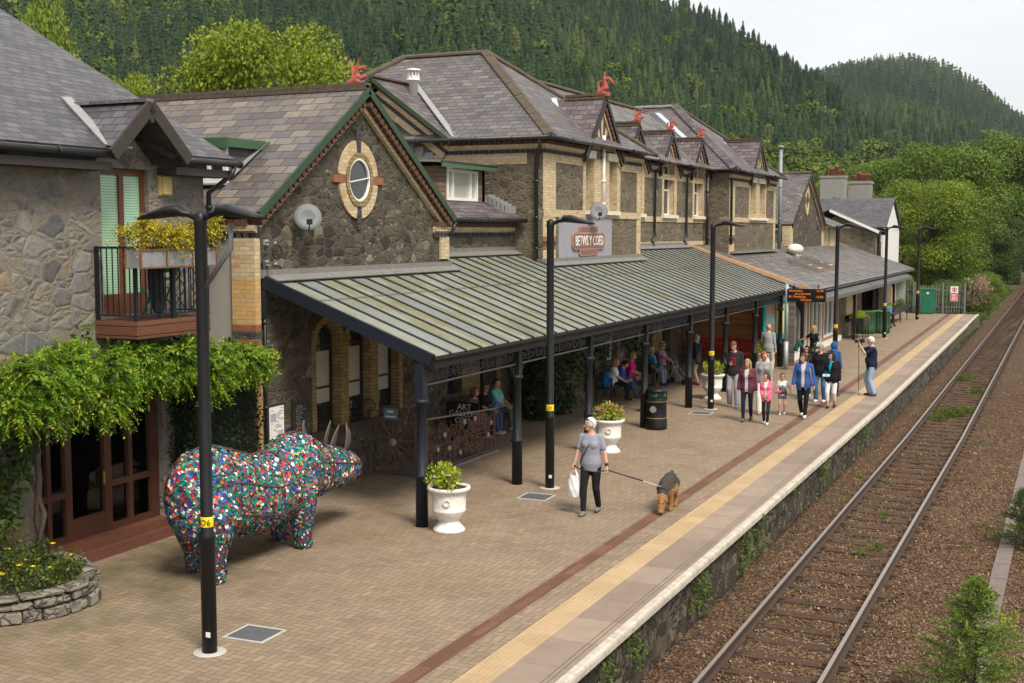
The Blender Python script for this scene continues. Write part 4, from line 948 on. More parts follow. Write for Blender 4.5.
# small gables
def house_gable(x, yc, hw, ze, zr, roofback, dens=True, v=None, s=.7, dz=0.):
    g_ = MB(); gable_x(g_, x + .001, .40, yc - hw, yc + hw, ze, yc, zr - .18, 0)
    n = 9                                                   # radiating black and yellow bricks over the window head
    for i in range(n):
        a0, a1 = R(35 + 110 * i / n), R(35 + 110 * (i + 1) / n); r0, r1 = .42, min(1.25, (zr - ze) * .93)
        q = []
        for a, r in ((a0, r0), (a0, r1), (a1, r1), (a1, r0)):
            yy = yc + r * math.cos(a); zz = ze - .1 + r * math.sin(a); top = ze + (zr - .22 - ze) * (1 - abs(yy - yc) / hw); q.append((x + .004, yy, min(zz, top)))
        g_.prism(q, (.012, 0, 0), 1 if i % 2 else 0)
    g = g_.build('front_gable', [M['ybrick'], M['bbrick']], house)
    m2 = MB(); over = .13
    for sgn in (-1, 1):
        yo = yc + sgn * (hw + .22); zo = ze - .24
        m2_ = [(x + over, yo, zo), (x + over, yc, zr), (roofback, yc, zr), (x - .35, yo, zo)]
        slab(m2, m2_, .05)
    m2.build('gable_roof', M['slate_purple'], g)
    verge(g, x + over, yc - hw - .2, yc + hw + .2, ze - .27, yc, zr - .04, M['black'], over=.2, name='gable_bargeboard')
    m3 = MB(); nr = int((x + over - roofback) / .42)
    for i in range(nr): m3.obox((x + over - .21 - .42 * i, yc, zr + .01), (.2, 0, 0), (0, .1, -.05), (0, 0, .03)); m3.obox((x + over - .21 - .42 * i, yc, zr + .012), (.2, 0, 0), (0, .1, .05), (0, 0, .03))
    m3.build('gable_ridge', M['ridge'], g)
    for sgn in (-1, 1):
        m4 = MB(); m4.beam((x - .30, yc + sgn * (hw + .30), ze - .20), (roofback, yc + sgn * .05, zr + .02), .16, .03); m4.build('lead_valley', plain('blue_grey_lead', (.40, .44, .50), .5, var=.2), g)
    if v is not None: dragon(g, (x + .05, yc, zr + .08), v, s)
    return g
house_gable(-12.85, 34.35, 1.45, 7.28, 8.82, -14.35, v=1, s=.72)
for yc in (39.85, 43.6, 47.45): house_gable(-13.7, yc, 1.15, 7.30, 8.50, -15.0, v=1 if yc > 42 else 0, s=.52)
house_gable(-12.85, 53.65, 1.45, 7.28, 8.85, -14.4)
# brick dressings
mb = MB()
def bxx(x, y0, y1, z0, z1, m=0, d=.016): mb.box(x + .001, x + d, y0, y1, z0, z1, m)
for x, ya, yb in ((-12.85, 30.0, 37.9), (-12.85, 48.9, 57.1)):
    bxx(x, ya, ya + .85, 4.78, 6.98); bxx(x, yb - .38, yb, 4.0, 6.98); bxx(x, ya, yb, 5.30, 5.50, 0, .03)
    for z0, z1, m in ((4.0, 4.42, 0), (4.42, 4.53, 1), (4.53, 4.66, 2), (4.66, 4.78, 1)): bxx(x, ya, ya + .85, z0, z1, m)
yb_ = 30.0
bxx(-12.85, 30.85, 32.8, 6.75, 6.98); bxx(-12.85, 36.0, 37.5, 6.75, 6.98)
for y0, y1 in ((32.85, 33.05), (33.72, 34.98), (35.65, 35.95)): bxx(-12.85, y0, y1, 5.5, 7.0, 0, .02)
for y0, y1 in ((52.1, 52.3), (53.3, 54.0), (55.0, 55.2)): bxx(-12.85, y0, y1, 5.5, 7.1, 0, .02)
bxx(-12.85, 49.75, 52.1, 6.75, 6.98); bxx(-12.85, 55.2, 56.7, 6.75, 6.98)
bxx(-13.7, 37.95, 48.85, 5.26, 5.44, 0, .03); bxx(-13.7, 37.95, 48.85, 4.40, 4.55)
for yc in (39.85, 43.6, 47.45): bxx(-13.7, yc - .82, yc - .62, 5.5, 7.3, 0, .02); bxx(-13.7, yc + .62, yc + .92, 5.5, 7.3, 0, .02)
bxx(-13.7, 37.95, 48.85, 6.78, 6.98, 0, .012)
mb.box(-17, -13.302, 29.984, 29.999, 6.68, 6.98, 0)
mb.build('brick_dressing', [M['ybrick'], M['rbrick'], M['bbrick']], house)
# reveals of the deep windows
mb = MB()
for hx, lst in ((-12.85, fr[:2] + ff), (-13.7, rc[:3])):
    for a, b, z0, z1 in lst: mb = MB(); mb.box(hx - .38, hx - .003, a, a + .015, z0, z1); mb.box(hx - .38, hx - .003, b - .015, b, z0, z1); mb.box(hx - .38, hx - .003, a + .015, b - .015, z1 - .015, z1); mb.build('brick_reveal', M['ybrick'], house)
mb = MB()
for x, y0, y1 in ((-12.85, 32.8, 33.75), (-12.85, 34.75, 35.97), (-12.85, 52.05, 53.35), (-12.85, 53.6, 55.25)): mb.box(x + .002, x + .07, y0, y1, 7.0, 7.22)
mb.build('lintel', M['cream'], house)
mb = MB()
for x, y0, y1 in ((-12.85, 33.0, 35.75), (-12.85, 52.1, 55.3)): mb.box(x - .2, x + .12, y0, y1, 5.40, 5.515)
for yc in (39.85, 43.6, 47.45): mb.box(-13.9, -13.58, yc - .85, yc + .9, 5.40, 5.515)
mb.build('window_sill', M['cream'], house)
for a, b, z0, z1 in fr[:2] + ff: sash(house, 'x', -13.18, a, b, z0, z1, M['white_paint'], M['glass'], .07)
for a, b, z0, z1 in rc[:3]: sash(house, 'x', -13.95, a, b, z0, z1, M['white_paint'], M['glass'], .07, (.5,))
for a, b, z0, z1 in lk + [fr[2]] + rc[3:]: sash(house, 'x', (-13.95 if a < 30 or a > 38 else -13.1), a, b, z0, z1, M['white_paint'] if 30 < a < 38 else M['sash'], M['glass'], .08)
mb = MB()
for y0, y1 in ((25.75, 26.0), (26.9, 27.9), (28.8, 29.1)): mb.box(-13.699, -13.66, y0, y1, 0, 3.2)
mb.build('door_brickwork', [M['ybrick_dark'], M['rbrick']], house); mb = MB()
for y0, y1 in ((25.0, 25.4),): mb.box(-13.699, -13.65, y0, y1, 0, 2.2); mb.box(-13.699, -13.65, y0, y1, 2.2, 2.5, 1); mb.box(-13.699, -13.65, y0, y1, 2.5, 3.5)
mb.build('banded_pilaster', [M['ybrick_dark'], M['rbrick']], house); mb = MB(); mb.box(-13.699, -13.66, 41.85, 42.9, .6, 2.8)
mb.build('ochre_panel', M['ybrick_dark'], house)
mb = MB(); mb.box(-13.65, -13.6, 27.95, 28.75, .1, 2.1); mb.build('door', M['sash'], house)
mb = MB(); mb.box(-12.849, -12.825, 31.06, 35.2, 3.85, 5.29); mb.build('painted_panel', M['lilac'], house)
for x, ya, yb in ((-12.85, 30.0, 37.9), (-13.7, 37.92, 48.88), (-12.85, 48.9, 57.1)):
    yc = [34.35] if ya < 31 else ([39.85, 43.6, 47.45] if ya < 40 else [53.65]); a = ya
    for c in yc: cornice(house, 'x', x, a, c - 1.3, 7.30); a = c + 1.3
    cornice(house, 'x', x, a, yb, 7.30)
cornice(house, 'y', 29.998, -15.9, -12.75, 7.30); cornice(house, 'x', -13.698, 24.9, 29.9, 5.12)
# main roofs
mb = MB()
E0, EX = 7.38, -12.48
def hip_roof(ya, yb, xr, zr, xw, xe):
    ym = (ya + yb) / 2
    mb = MB(); slab(mb, [(EX, ya, E0), (xr, ym, zr), (xw, ym, zr), (xe, ya, E0)], .06); slab(mb, [(EX, ya, E0), (EX, yb, E0), (xr, ym, zr)], .06)
    slab(mb, [(EX, yb, E0), (xe, yb, E0), (xw, ym, zr), (xr, ym, zr)], .06); slab(mb, [(xe, ya, E0), (xw, ym, zr), (xe, yb, E0)], .06); mb.build('hipped_roof', M['slate_main'], house)
hip_roof(29.65, 38.25, -16.4, 10.25, -19.2, -23.0)
hip_roof(48.55, 57.45, -16.4, 10.38, -20.0, -23.9)
mb = MB(); zrg = 9.9; xrg = -16.8
slab(mb, [(-13.32, 37.0, E0), (-13.32, 50.0, E0), (xrg, 50.0, zrg), (xrg, 36.0, zrg)], .06); slab(mb, [(xrg, 36, zrg), (xrg, 50, zrg), (-20.3, 50, E0), (-20.3, 36, E0)], .06)
mb.build('range_roof', M['slate_lean'], house)
def ridge_line(name, p, q, mat, w=.15, parent=house):
    mb = MB(); p, q = Vector(p), Vector(q); L = (q - p).length; n = max(2, int(L / .45)); d = (q - p) / n; u = d.normalized(); sd = u.cross(Vector((0, 0, 1))).normalized(); up = sd.cross(u)
    for i in range(n):
        c = p + d * (i + .5) + up * random.uniform(.0, .014)
        for s in (-1, 1): mb.obox(c + up * .01, u * (d.length * .485), sd * w * .8 + up * (-s * .0) , up * .028) if False else mb.obox(c + sd * (s * w * .4) + up * .0, u * (d.length * .485), (sd * s * w * .42 - up * w * .22), up * .028)
    return mb.build(name, mat, parent)
ridge_line('ridge_tile', (-16.4, 33.95, 10.27), (-19.2, 33.95, 10.27), M['ridge']); ridge_line('hip_tile', (-12.5, 29.7, 7.40), (-16.4, 33.95, 10.28), M['ridge'], .2)
ridge_line('hip_tile', (-23, 29.7, 7.40), (-19.2, 33.95, 10.28), M['ridge'], .2); ridge_line('hip_tile', (-12.5, 38.2, 7.40), (-16.4, 33.95, 10.28), M['ridge'], .2)
ridge_line('ridge_tile', (xrg, 37.0, 9.93), (xrg, 50, 9.93), M['ridge'])
ridge_line('ridge_tile', (-16.4, 53, 10.40), (-20, 53, 10.40), M['ridge_grey']); ridge_line('hip_tile', (-12.5, 48.6, 7.42), (-16.4, 53, 10.42), M['slate_purple'], .28); ridge_line('hip_tile', (-12.5, 57.4, 7.42), (-16.4, 53, 10.42), M['ridge'], .18)
mb = MB(); mb.beam((-13.35, 48.95, 7.46), (-16.6, 51.1, 9.93), .3, .03); mb.build('lead_valley', plain('bluish_lead', (.38, .42, .48), .5, var=.2), house)
gutter(house, (EX + .02, 29.6, 7.34), (EX + .02, 32.6, 7.34)); gutter(house, (EX + .02, 36.1, 7.34), (EX + .02, 38.3, 7.34)); gutter(house, (-22, 29.6, 7.34), (EX, 29.6, 7.34), name='side_gutter')
for a, b in ((38.3, 38.5), (41.2, 42.25), (44.95, 46.1), (48.5, 48.6)): gutter(house, (-13.28, a, 7.34), (-13.28, b, 7.34))
gutter(house, (EX + .02, 48.5, 7.34), (EX + .02, 52.0, 7.34)); gutter(house, (EX + .02, 55.3, 7.34), (EX + .02, 57.5, 7.34))
pipe(house, [(-12.8, 29.62, 7.3), (-12.8, 29.7, 7.1), (-13.0, 29.92, 6.9), (-13.0, 29.92, 4.2)], .05)
for y in (41.75, 45.6): pipe(house, [(-13.28, y, 7.3), (-13.6, y, 7.0), (-13.62, y, 5.0), (-13.62, y + .1, 4.75), (-13.62, y - .15, 4.6), (-13.62, y - .15, 4.4)], .045)
pipe(house, [(-12.78, 34.35, 7.7), (-12.78, 34.35, 5.5)], .055, M['white_paint'], 'white_pipe')
pipe(house, [(-13.55, 48.2, 7.2), (-13.55, 48.2, 4.4)], .07); pipe(house, [(-12.8, 48.9, 7.0), (-12.78, 49.0, 6.95), (-12.78, 49.0, 4.4)], .05)
# side gable on the camera side of the main roof
mb = MB(); mb.prism([(-20.0, 29.98, 7.2), (-15.55, 29.98, 7.2), (-17.8, 29.98, 8.95)], (0, .25, 0)); sg = mb.build('side_gable', M['stone'], house)
mb = MB()
for x0 in (-15.35, -20.25):
    slab(mb, [(x0, 29.62, 7.32), (-17.8, 29.62, 9.12), (-17.8, 32.1, 9.12), (x0, 29.8, 7.32)], .05)
mb.build('gable_roof', M['slate_purple'], sg)
mb = MB(); p, q = Vector((-15.35, 29.6, 7.28)), Vector((-17.8, 29.6, 9.07)); d = (q - p).normalized(); nr = Vector((d.z, 0, -d.x)); nr = nr if nr.z > 0 else -nr
for P, Q in ((p, q), (Vector((-20.25, 29.6, 7.28)), q)):
    d = (Q - P).normalized(); nr = Vector((-d.z, 0, d.x)); nr = nr if nr.z > 0 else -nr
    mb.beam(P, Q, .04, .10, nr, 0)
    for k, (off, h, m) in enumerate(((.13, .1, 1), (.24, .12, 2), (.36, .09, 3), (.50, .17, 2))): mb.beam(P + Vector((0, .30 + .012 * k, 0)) - nr * off + d * .1, Q + Vector((0, .30 + .012 * k, 0)) - nr * off - d * .1, .1, h, nr, m)
mb.build('gable_brickwork', [M['green_paint'], M['orangeclay'], M['ybrick'], M['bbrick']], sg)
mb = MB(); mb.beam((-15.3, 29.75, 7.42), (-17.75, 32.0, 9.18), .18, .03); mb.build('lead_valley', M['lead'], sg)
mb = MB(); mb.beam((-17.8, 29.6, 9.14), (-17.8, 32.0, 9.14), .2, .05); mb.build('gable_ridge', M['ridge'], sg)
mb = MB(); mb.lathe([(.13, -.2), (.12, .25), (.19, .26), (.19, .30), (.12, .31), (.12, .40)], (-17.35, 31.2, 8.9), 16); 
for k in range(10): a = 2 * math.pi * k / 10; mb.beam((-17.35 + .15 * math.cos(a), 31.2 + .15 * math.sin(a), 9.18), (-17.35 + .15 * math.cos(a), 31.2 + .15 * math.sin(a), 9.42), .03, .03)
mb.lathe([(.0, .62), (.20, .58), (.21, .53), (.0, .52)][::-1], (-17.35, 31.2, 8.9), 16); mb.build('roof_vent', M['white_paint'], house)
# link roof with its box dormer
mb = MB(); zl = lambda x: 5.25 + .5 * (-13.35 - x)
slab(mb, [(-13.35, 25.2, 5.25), (-13.35, 29.95, 5.25), (-18, 29.95, zl(-18)), (-18, 22.5, zl(-18))], .06); lr = mb.build('link_roof', M['slate_purple'], house)
gutter(house, (-13.3, 25.3, 5.2), (-13.3, 29.9, 5.2)); pipe(house, [(-13.3, 25.9, 5.15), (-13.35, 25.85, 4.95), (-13.6, 25.7, 4.8), (-13.6, 25.7, 4.35)], .045)
mb = MB(); mb.box(-14.33, -14.21, 27.15, 28.85, 5.60, 5.66); mb.box(-16.8, -14.2, 26.75, 26.9, 5.6, 6.5); mb.box(-14.32, -14.2, 26.9, 27.15, 5.62, 6.5); mb.box(-14.32, -14.2, 28.85, 29.3, 5.62, 6.5); mb.box(-16.8, -14.2, 29.15, 29.3, 5.6, 6.499)
bd = mb.build('box_dormer', M['waney'], house)
mb = MB(); slab(mb, [(-13.95, 26.45, 6.62), (-13.95, 29.5, 6.62), (-17, 29.5, 6.75), (-17, 26.45, 6.75)], .05); mb.build('dormer_roof', M['lead_dull'], bd)
mb = MB(); mb.box(-13.96, -13.93, 26.45, 29.5, 6.46, 6.56); mb.box(-13.97, -13.925, 26.45, 29.5, 6.56, 6.61, 1); mb.build('fascia', [plain('mid_green_paint', (.05, .12, .055), .5), M['gutter']], bd)
sash(bd, 'x', -14.26, 27.15, 28.85, 5.68, 6.45, M['white_paint'], M['blindglass'], .07, (.2, .78), (), 'dormer_window', .09)
mb = MB(); 
for k in range(6): mb.obox((-14.25 + .0 - .10 * k * 0 + .12 * k, 29.7, 5.78 - .06 * k), (.07, 0, 0), (0, .22, 0), (0, 0, .10))
mb.build('stepped_flashing', M['lead'], house); mb = MB()
for k in range(6): mb.obox((-15.6 - .3 * k, 29.96, 6.6 + .16 * k), (.13, 0, 0), (0, .012, 0), (0, 0, .13))
mb.build('stepped_flashing', M['lead'], house)

# ------------------------------------------------------------------ 4. café under the lean-to
cafe = thing('platform_cafe', 'low brown timber café with pale slate lean-to roof and white windows', 'building')
mb = MB(); wall(mb, 'y', 45.55, .12, -13.69, -9.95, 0, 3.0); mb.build('timber_end_wall', M['shed'], cafe)
mb = MB(); wall(mb, 'y', 45.50, .10, -9.95, -9.45, 0, 2.75); mb.build('grey_end_wall', M['shed_grey'], cafe)
mb = MB(); ch = [(47.9, 50.2, .25, 2.3), (50.7, 53.4, .05, 2.3), (53.9, 57.2, .35, 2.3)]
wall(mb, 'x', -9.95, .15, 45.7, 57.6, 0, 2.7, ch); mb.build('timber_front', M['shed'], cafe)
mb = MB(); wall(mb, 'x', -9.95, .35, 57.7, 76.6, 0, 2.6, [(59.2, 62.2, .6, 2.4), (64.0, 70.0, .1, 2.4)]); mb.box(-13.3, -9.95, 76.3, 76.6, 0, 2.9); mb.build('stone_front', M['stone'], cafe)
mb = MB(); mb.box(-9.949, -9.93, 71.5, 76.58, .4, 2.3); mb.build('brick_front', M['ybrick'], cafe); mb = MB(); mb.box(-9.949, -9.90, 59.2, 62.2, 1.0, 2.4); mb.build('brick_front', M['ybrick'], cafe)
for a, b, z0, z1 in ch: sash(cafe, 'x', -10.04, a, b, z0, z1, M['white_paint'], M['glass'], .10, (.33, .66) if b - a > 2.5 else (.5,), (), 'cafe_window', .10)
mb = MB(); mb.box(-9.96, -9.80, 47.0, 57.5, .0, .22); mb.build('white_plinth', M['white_paint'], cafe)
for y in (45.95, 57.55, 64.5, 70.5):
    mb = MB(); mb.box(-9.32, -9.2, y - .06, y + .06, 0, 2.45)
    n = 8; q = [(-9.32, y - .03, 1.75)] + [(-9.32 - .62 * (1 - math.cos(R(90 * k / n))), y - .03, 1.75 + .62 * math.sin(R(90 * k / n))) for k in range(1, n + 1)] + [(-9.32, y - .03, 2.40)]
    mb.prism(q, (0, .06, 0)); mb.build('post', M['black'], cafe)
mb = MB(); slab(mb, [(-9.1, 46.0, 2.72), (-9.1, 78.2, 2.72), (-13.65, 78.2, 4.29), (-13.65, 46.0, 4.29)], .08); cr_ = mb.build('lean_to_roof', M['slate_lean'], cafe)
mb = MB(); slab(mb, [(-8.75, 46.3, 2.40), (-8.75, 74, 2.40), (-9.5, 74, 2.60), (-9.5, 46.3, 2.60)], .03); mb.box(-8.78, -8.74, 46.3, 74, 2.24, 2.40); mb.box(-9.12, -9.08, 46.0, 78.2, 2.60, 2.66); mb.build('front_awning', plain('grey_felt', (.10, .10, .095), .85, var=.3), cafe)
mb = MB(); mb.beam((-9.09, 46.0, 2.735), (-9.09, 74, 2.735), .08, .04); mb.build('pale_edge', M['lead'], cafe)
mb = MB(); mb.beam((-9.05, 45.92, 2.84), (-13.7, 45.92, 4.42), .16, .12); mb.build('verge_tiles', plain('buff_ridge_tile', (.50, .29, .15), .8, var=.2), cafe)
mb = MB(); mb.box(-13.65, -13.4, 46, 62, 4.2, 4.36); mb.box(-13.0, -12.6, 49, 57, 4.04, 4.12); mb.build('lead_flashing', M['lead_dull'], cafe)
for (x, y) in ((-11.0, 55.0), (-11.15, 58.4)):
    mb = MB(); up = Vector((.345, 0, 0)); s = Vector((1, 0, -.345)).normalized(); nn_ = Vector((.326, 0, .945)); c = Vector((x, y, 2.72 + .345 * (-9.1 - x) + .05))
    for d in (-.55, .55): mb.obox(c + Vector((0, d, 0)), s * .7, (0, .07, 0), nn_ * .13, 0)
    mb.obox(c, s * .6, (0, .45, 0), nn_ * .05, 1); mb.obox(c + s * .62, s * .06, (0, .6, 0), nn_ * .12, 2); mb.obox(c + s * .15, s * .05, (0, .46, 0), nn_ * .09, 2)
    mb.build('skylight', [M['lead_dull'], plain('rooflight_boards', (.30, .17, .06), .6), plain('pale_timber', (.42, .27, .12), .8)], cafe)
mb = MB(); mb.ball((-12.3, 59.0, 4.08), (.36, .85, .27), 16, 10); mb.box(-12.5, -12.1, 58.6, 59.4, 3.7, 3.95); mb.build('roof_cowl', M['cream'], cafe)
mb = MB(); mb.tube([(-13.1, 59.2, 4.0), (-13.1, 59.2, 8.85)], .085, 10); mb.tube([(-13.1, 59.2, 8.85), (-13.1, 59.2, 8.97)], .14, 10)
for z in (5.5, 7.0): mb.tube([(-13.1, 59.2, z), (-13.1, 59.2, z + .05)], .10, 10)
mb.build('flue_pipe', plain('dull_flue_steel', (.22, .25, .25), .5, .3), cafe)

# ------------------------------------------------------------------ 5. far gabled house, stone cottage and chimneys
fg = thing('gabled_cottage', 'small dark stone gabled range with oval window beyond the station house', 'building')
mb = MB(); wall(mb, 'x', -13.2, .4, 62.3, 70.2, 0, 5.3); gable_x(mb, -13.2, .4, 62.31, 70.19, 5.302, 66.3, 7.85); wall(mb, 'y', 62.3, .4, -20, -13.61, 0, 5.3); mb.box(-20, -13.61, 57.2, 62.2, 3.6, 5.0); mb.build('stone_wall', M['stone_dark'], fg)
mb = MB(); slab(mb, [(-13.05, 61.9, 5.3), (-13.05, 66.3, 8.0), (-21, 66.3, 8.0), (-21, 61.9, 5.3)], .06); slab(mb, [(-13.05, 66.3, 8.0), (-13.05, 70.7, 5.3), (-21, 70.7, 5.3), (-21, 66.3, 8.0)], .06); slab(mb, [(-13.5, 57.2, 5.0), (-13.5, 62.2, 5.0), (-18, 62.2, 6.2), (-18, 57.2, 6.2)], .05)
slab(mb, [(-12.6, 70.7, 5.2), (-12.6, 76.5, 5.15), (-16, 76, 6.6), (-16, 70.7, 6.6)], .05); mb.build('slate_roof', M['slate_main'], fg)
ridge_line('ridge_tile', (-13.05, 66.3, 8.02), (-21, 66.3, 8.02), M['ridge'], .15, fg)
verge(fg, -13.05, 61.92, 70.68, 5.26, 66.3, 7.95, M['black'], over=.2)
mb = MB(); ring(mb, -13.199, -13.15, 66.0, 6.55, .28, .52, 0, 360, 24, 1.5, lambda i: 1 if i in (0, 11, 12, 23) else 0); mb.build('oval_window', [M['ybrick'], M['rbrick']], fg)
mb = MB(); mb.prism([(-13.19, 66.0 + .29 * math.cos(2 * math.pi * i / 20), 6.55 + .43 * math.sin(2 * math.pi * i / 20)) for i in range(20)], (.012, 0, 0)); mb.build('pane', M['glass'], fg)
mb = MB(); mb.box(-13.5, -13.1, 61.6, 62.28, 4.2, 5.2); mb.build('brick_pier', M['ybrick'], fg); mb = MB(); mb.box(-13.199, -13.12, 72.5, 73.9, 4.0, 5.1); mb.box(-13.6, -13.2, 70.4, 76, 0, 5.1); mb.build('brick_pier', M['ybrick'], fg)
fc = thing('distant_cottage', 'far stone cottage with grey slate roof and white bargeboards', 'building')
mb = MB(); wall(mb, 'y', 79.0, .4, -15.2, -11.6, 0, 5.2); mb.prism([(-15.2, 79.001, 5.2), (-11.62, 79.001, 4.85), (-13.8, 79.001, 6.0)], (0, .38, 0)); wall(mb, 'x', -11.62, .4, 79.41, 88, 0, 5.0); mb.build('stone_wall', M['stone'], fc)
mb = MB(); slab(mb, [(-14.4, 78.7, 6.3), (-11.3, 78.7, 4.95), (-11.3, 82.2, 4.95), (-14.4, 82.2, 6.3)], .06); slab(mb, [(-14.4, 78.7, 6.3), (-14.4, 82.2, 6.3), (-17.5, 82.2, 4.95), (-17.5, 78.7, 4.95)], .06); slab(mb, [(-18.5, 80.3, 5.2), (-11.1, 80.3, 5.2), (-11.1, 84, 7.1), (-18.5, 84, 7.1)], .06); slab(mb, [(-18.5, 84, 7.1), (-11.1, 84, 7.1), (-11.1, 88, 5.1), (-18.5, 88, 5.1)], .06); mb.build('slate_roof', M['slate_shop'], fc)
mb = MB(); mb.beam((-14.3, 78.66, 6.22), (-11.3, 78.66, 4.88), .05, .16); mb.build('bargeboard', M['white_paint'], fc)
mb = MB(); mb.prism([(-11.25, 80.5, 5.1), (-11.25, 87.5, 5.0), (-11.25, 84, 6.95)], (-.2, 0, 0)); mb.box(-11.45, -11.25, 82.3, 87.5, 2.5, 5.05); mb.box(-11.5, -11.24, 80.2, 81.6, 2.5, 4.7); mb.build('white_wall', M['white_paint'], fc)
pipe(fc, [(-11.25, 78.9, 4.8), (-11.25, 78.9, 2.5)], .06)
cs = thing('chimney_stack', 'two joined grey rendered chimney stacks with red clay pots', 'chimney', (0, 0, 0))
mb = MB(); mb.box(-17.6, -15.9, 92.8, 94.2, 4.5, 8.85); mb.box(-17.65, -15.85, 92.75, 94.25, 8.85, 9.0); mb.box(-15.85, -14.3, 94.4, 95.8, 4.5, 8.45); mb.box(-15.9, -14.25, 94.35, 95.85, 8.45, 8.65); mb.build('stack', plain('weathered_grey_render', (.24, .23, .21), .9, var=.2), cs)
for x, y, z, h in ((-16.95, 93.5, 9.0, .6), (-16.55, 93.5, 9.0, .75), (-16.15, 93.5, 9.0, .45), (-15.6, 95, 8.65, .45), (-15.2, 95, 8.65, .65), (-14.85, 95, 8.65, .5), (-14.5, 95, 8.65, .5)):
    mb = MB(); mb.lathe([(.17, 0), (.14, h * .8), (.17, h * .82), (.16, h), (.12, h)], (x, y, z), 12); mb.build('chimney_pot', plain('sooty_pot', (.24, .07, .045), .8, var=.3), cs)
mb = MB(); mb.prism([(-19, 90, 4.0), (-13.2, 90, 4.0), (-16.1, 90, 7.4)], (0, 9, 0)); mb.build('slate_roof', M['slate_main'], cs)
# ------------------------------------------------------------------ glazed platform canopy
can = thing('platform_canopy', 'long lean-to platform canopy of stained pale sheets on black iron columns', 'canopy')
SL = .372; zc_ = lambda x: 2.86 + SL * (-9.62 - x)
SEG = [(17.9, 24.9, -12.9), (24.9, 29.98, -13.64), (29.98, 37.92, -12.8), (37.92, 45.9, -13.64)]
mb = MB(); bars = MB()
y = 17.92; k = 0
for ya, yb, xw in SEG:
    slab(mb, [(-9.62, ya, zc_(-9.62)), (-9.62, yb, zc_(-9.62)), (xw, yb, zc_(xw)), (xw, ya, zc_(xw))], .016)
mb.build('roof_sheet', M['sheet'], can)
while y < 45.9:
    xw = [s for s in SEG if s[0] - .01 <= y][-1][2]
    bars.beam((-9.60, y, zc_(-9.60) + .012), (xw, y, zc_(xw) + .012), .040, .035); y += .58
bars.build('glazing_bar', plain('dark_glazing_bar', (.022, .025, .035), .5, var=.3), can)
mb = MB(); mb.box(-9.66, -9.58, 17.86, 45.9, 2.66, 2.835); mb.box(-9.60, -9.54, 17.86, 45.9, 2.80, 2.83); mb.build('gutter', plain('brown_black_gutter', (.016, .013, .012), .7, spec=.2, var=.3), can)
mb = MB(); mb.beam((-9.62, 17.86, 2.80), (-12.98, 17.86, 2.80 + SL * 3.36), .07, .21); mb.beam((-12.95, 17.86, 3.9), (-12.95, 17.86, 3.4), .07, .12); mb.build('end_fascia', M['navy'], can)
mb = MB()
for xp in (-10.7, -11.8, -12.7): mb.beam((xp, 17.9, zc_(xp) - .05), (xp, 45.8, zc_(xp) - .05), .05, .06)
mb.build('purlin', M['navy'], can)
mb = MB(); mb.box(-11.9, -11.88, 17.95, 45.8, zc_(-11.89) + .018, zc_(-11.89) + .026); mb.build('sheet_joint', plain('dirty_joint', (.16, .15, .10), .9), can)
mb = MB()
for ya, yb, xw in SEG:
    mb.beam((xw + .08, ya, zc_(xw) + .03), (xw + .08, yb, zc_(xw) + .03), .34, .02, (SL, 0, 1)); mb.beam((xw - .0, ya, zc_(xw) + .08), (xw - .0, yb, zc_(xw) + .08), .03, .16)
mb.build('lead_flashing', M['lead_dull'], can)
CY = [17.9, 21.75, 25.62, 29.5, 33.4, 37.25, 41.1, 44.95]
def scroll(mb, c, r, ph, turns=1.4, n=18, tr=.012):
    mb.tube([(c[0], c[1] + (r * (1 - .75 * i / n)) * math.cos(ph + 2 * math.pi * turns * i / n), c[2] + (r * (1 - .75 * i / n)) * math.sin(ph + 2 * math.pi * turns * i / n)) for i in range(n + 1)], tr, 4)
for i, yc in enumerate(CY):
    mb = MB(); mb.lathe([(.105, 0), (.10, .82), (.125, .84), (.125, .88), (.085, .92), (.075, 2.06), (.12, 2.08), (.12, 2.13), (.08, 2.15)], (-9.85, yc, 0), 16)
    mb.box(-9.925, -9.775, yc - .075, yc + .075, 2.15, 2.74); mb.build('column', M['navy'] if i == 0 else M['iron'], can)
    if i: mb = MB(); mb.beam((-9.85, yc, 2.62), (-12.85, yc, 2.62 + SL * 3.0), .06, .13); mb.build('rafter', M['navy'], can)
    mb = MB()
    for s in (-1, 1):
        if (i == 0 and s < 0) or (i == 7 and s > 0): continue
        mb.tube([(-9.85, yc + s * (.09 + .45 * (1 - math.cos(R(90 * q / 8)))), 1.92 + .45 * math.sin(R(90 * q / 8))) for q in range(9)], .014, 5)
        scroll(mb, (-9.85, yc + s * .2, 2.25), .09, 0)
    mb.build('bracket', M['iron'], can)
    if i < 7:
        mb = MB(); y1 = CY[i + 1]; mb.beam((-9.85, yc + .09, 2.36), (-9.85, y1 - .09, 2.36), .03, .03, mat=1); n = 9; st = (y1 - yc - .3) / n
        for q in range(n):
            c = yc + .15 + st * (q + .5); scroll(mb, (-9.85, c - .09, 2.50), .11, R(90)); scroll(mb, (-9.85, c + .10, 2.52), .10, R(-90), -1.3); mb.beam((-9.85, c - st / 2, 2.37), (-9.85, c - st / 2, 2.64), .014, .014)
        mb.build('ironwork_frieze', [plain('worn_scroll_iron', (.055, .06, .068), .5), plain('worn_grey_rail', (.11, .12, .13), .5)], can)
# things behind the canopy: dark undersides need nothing more

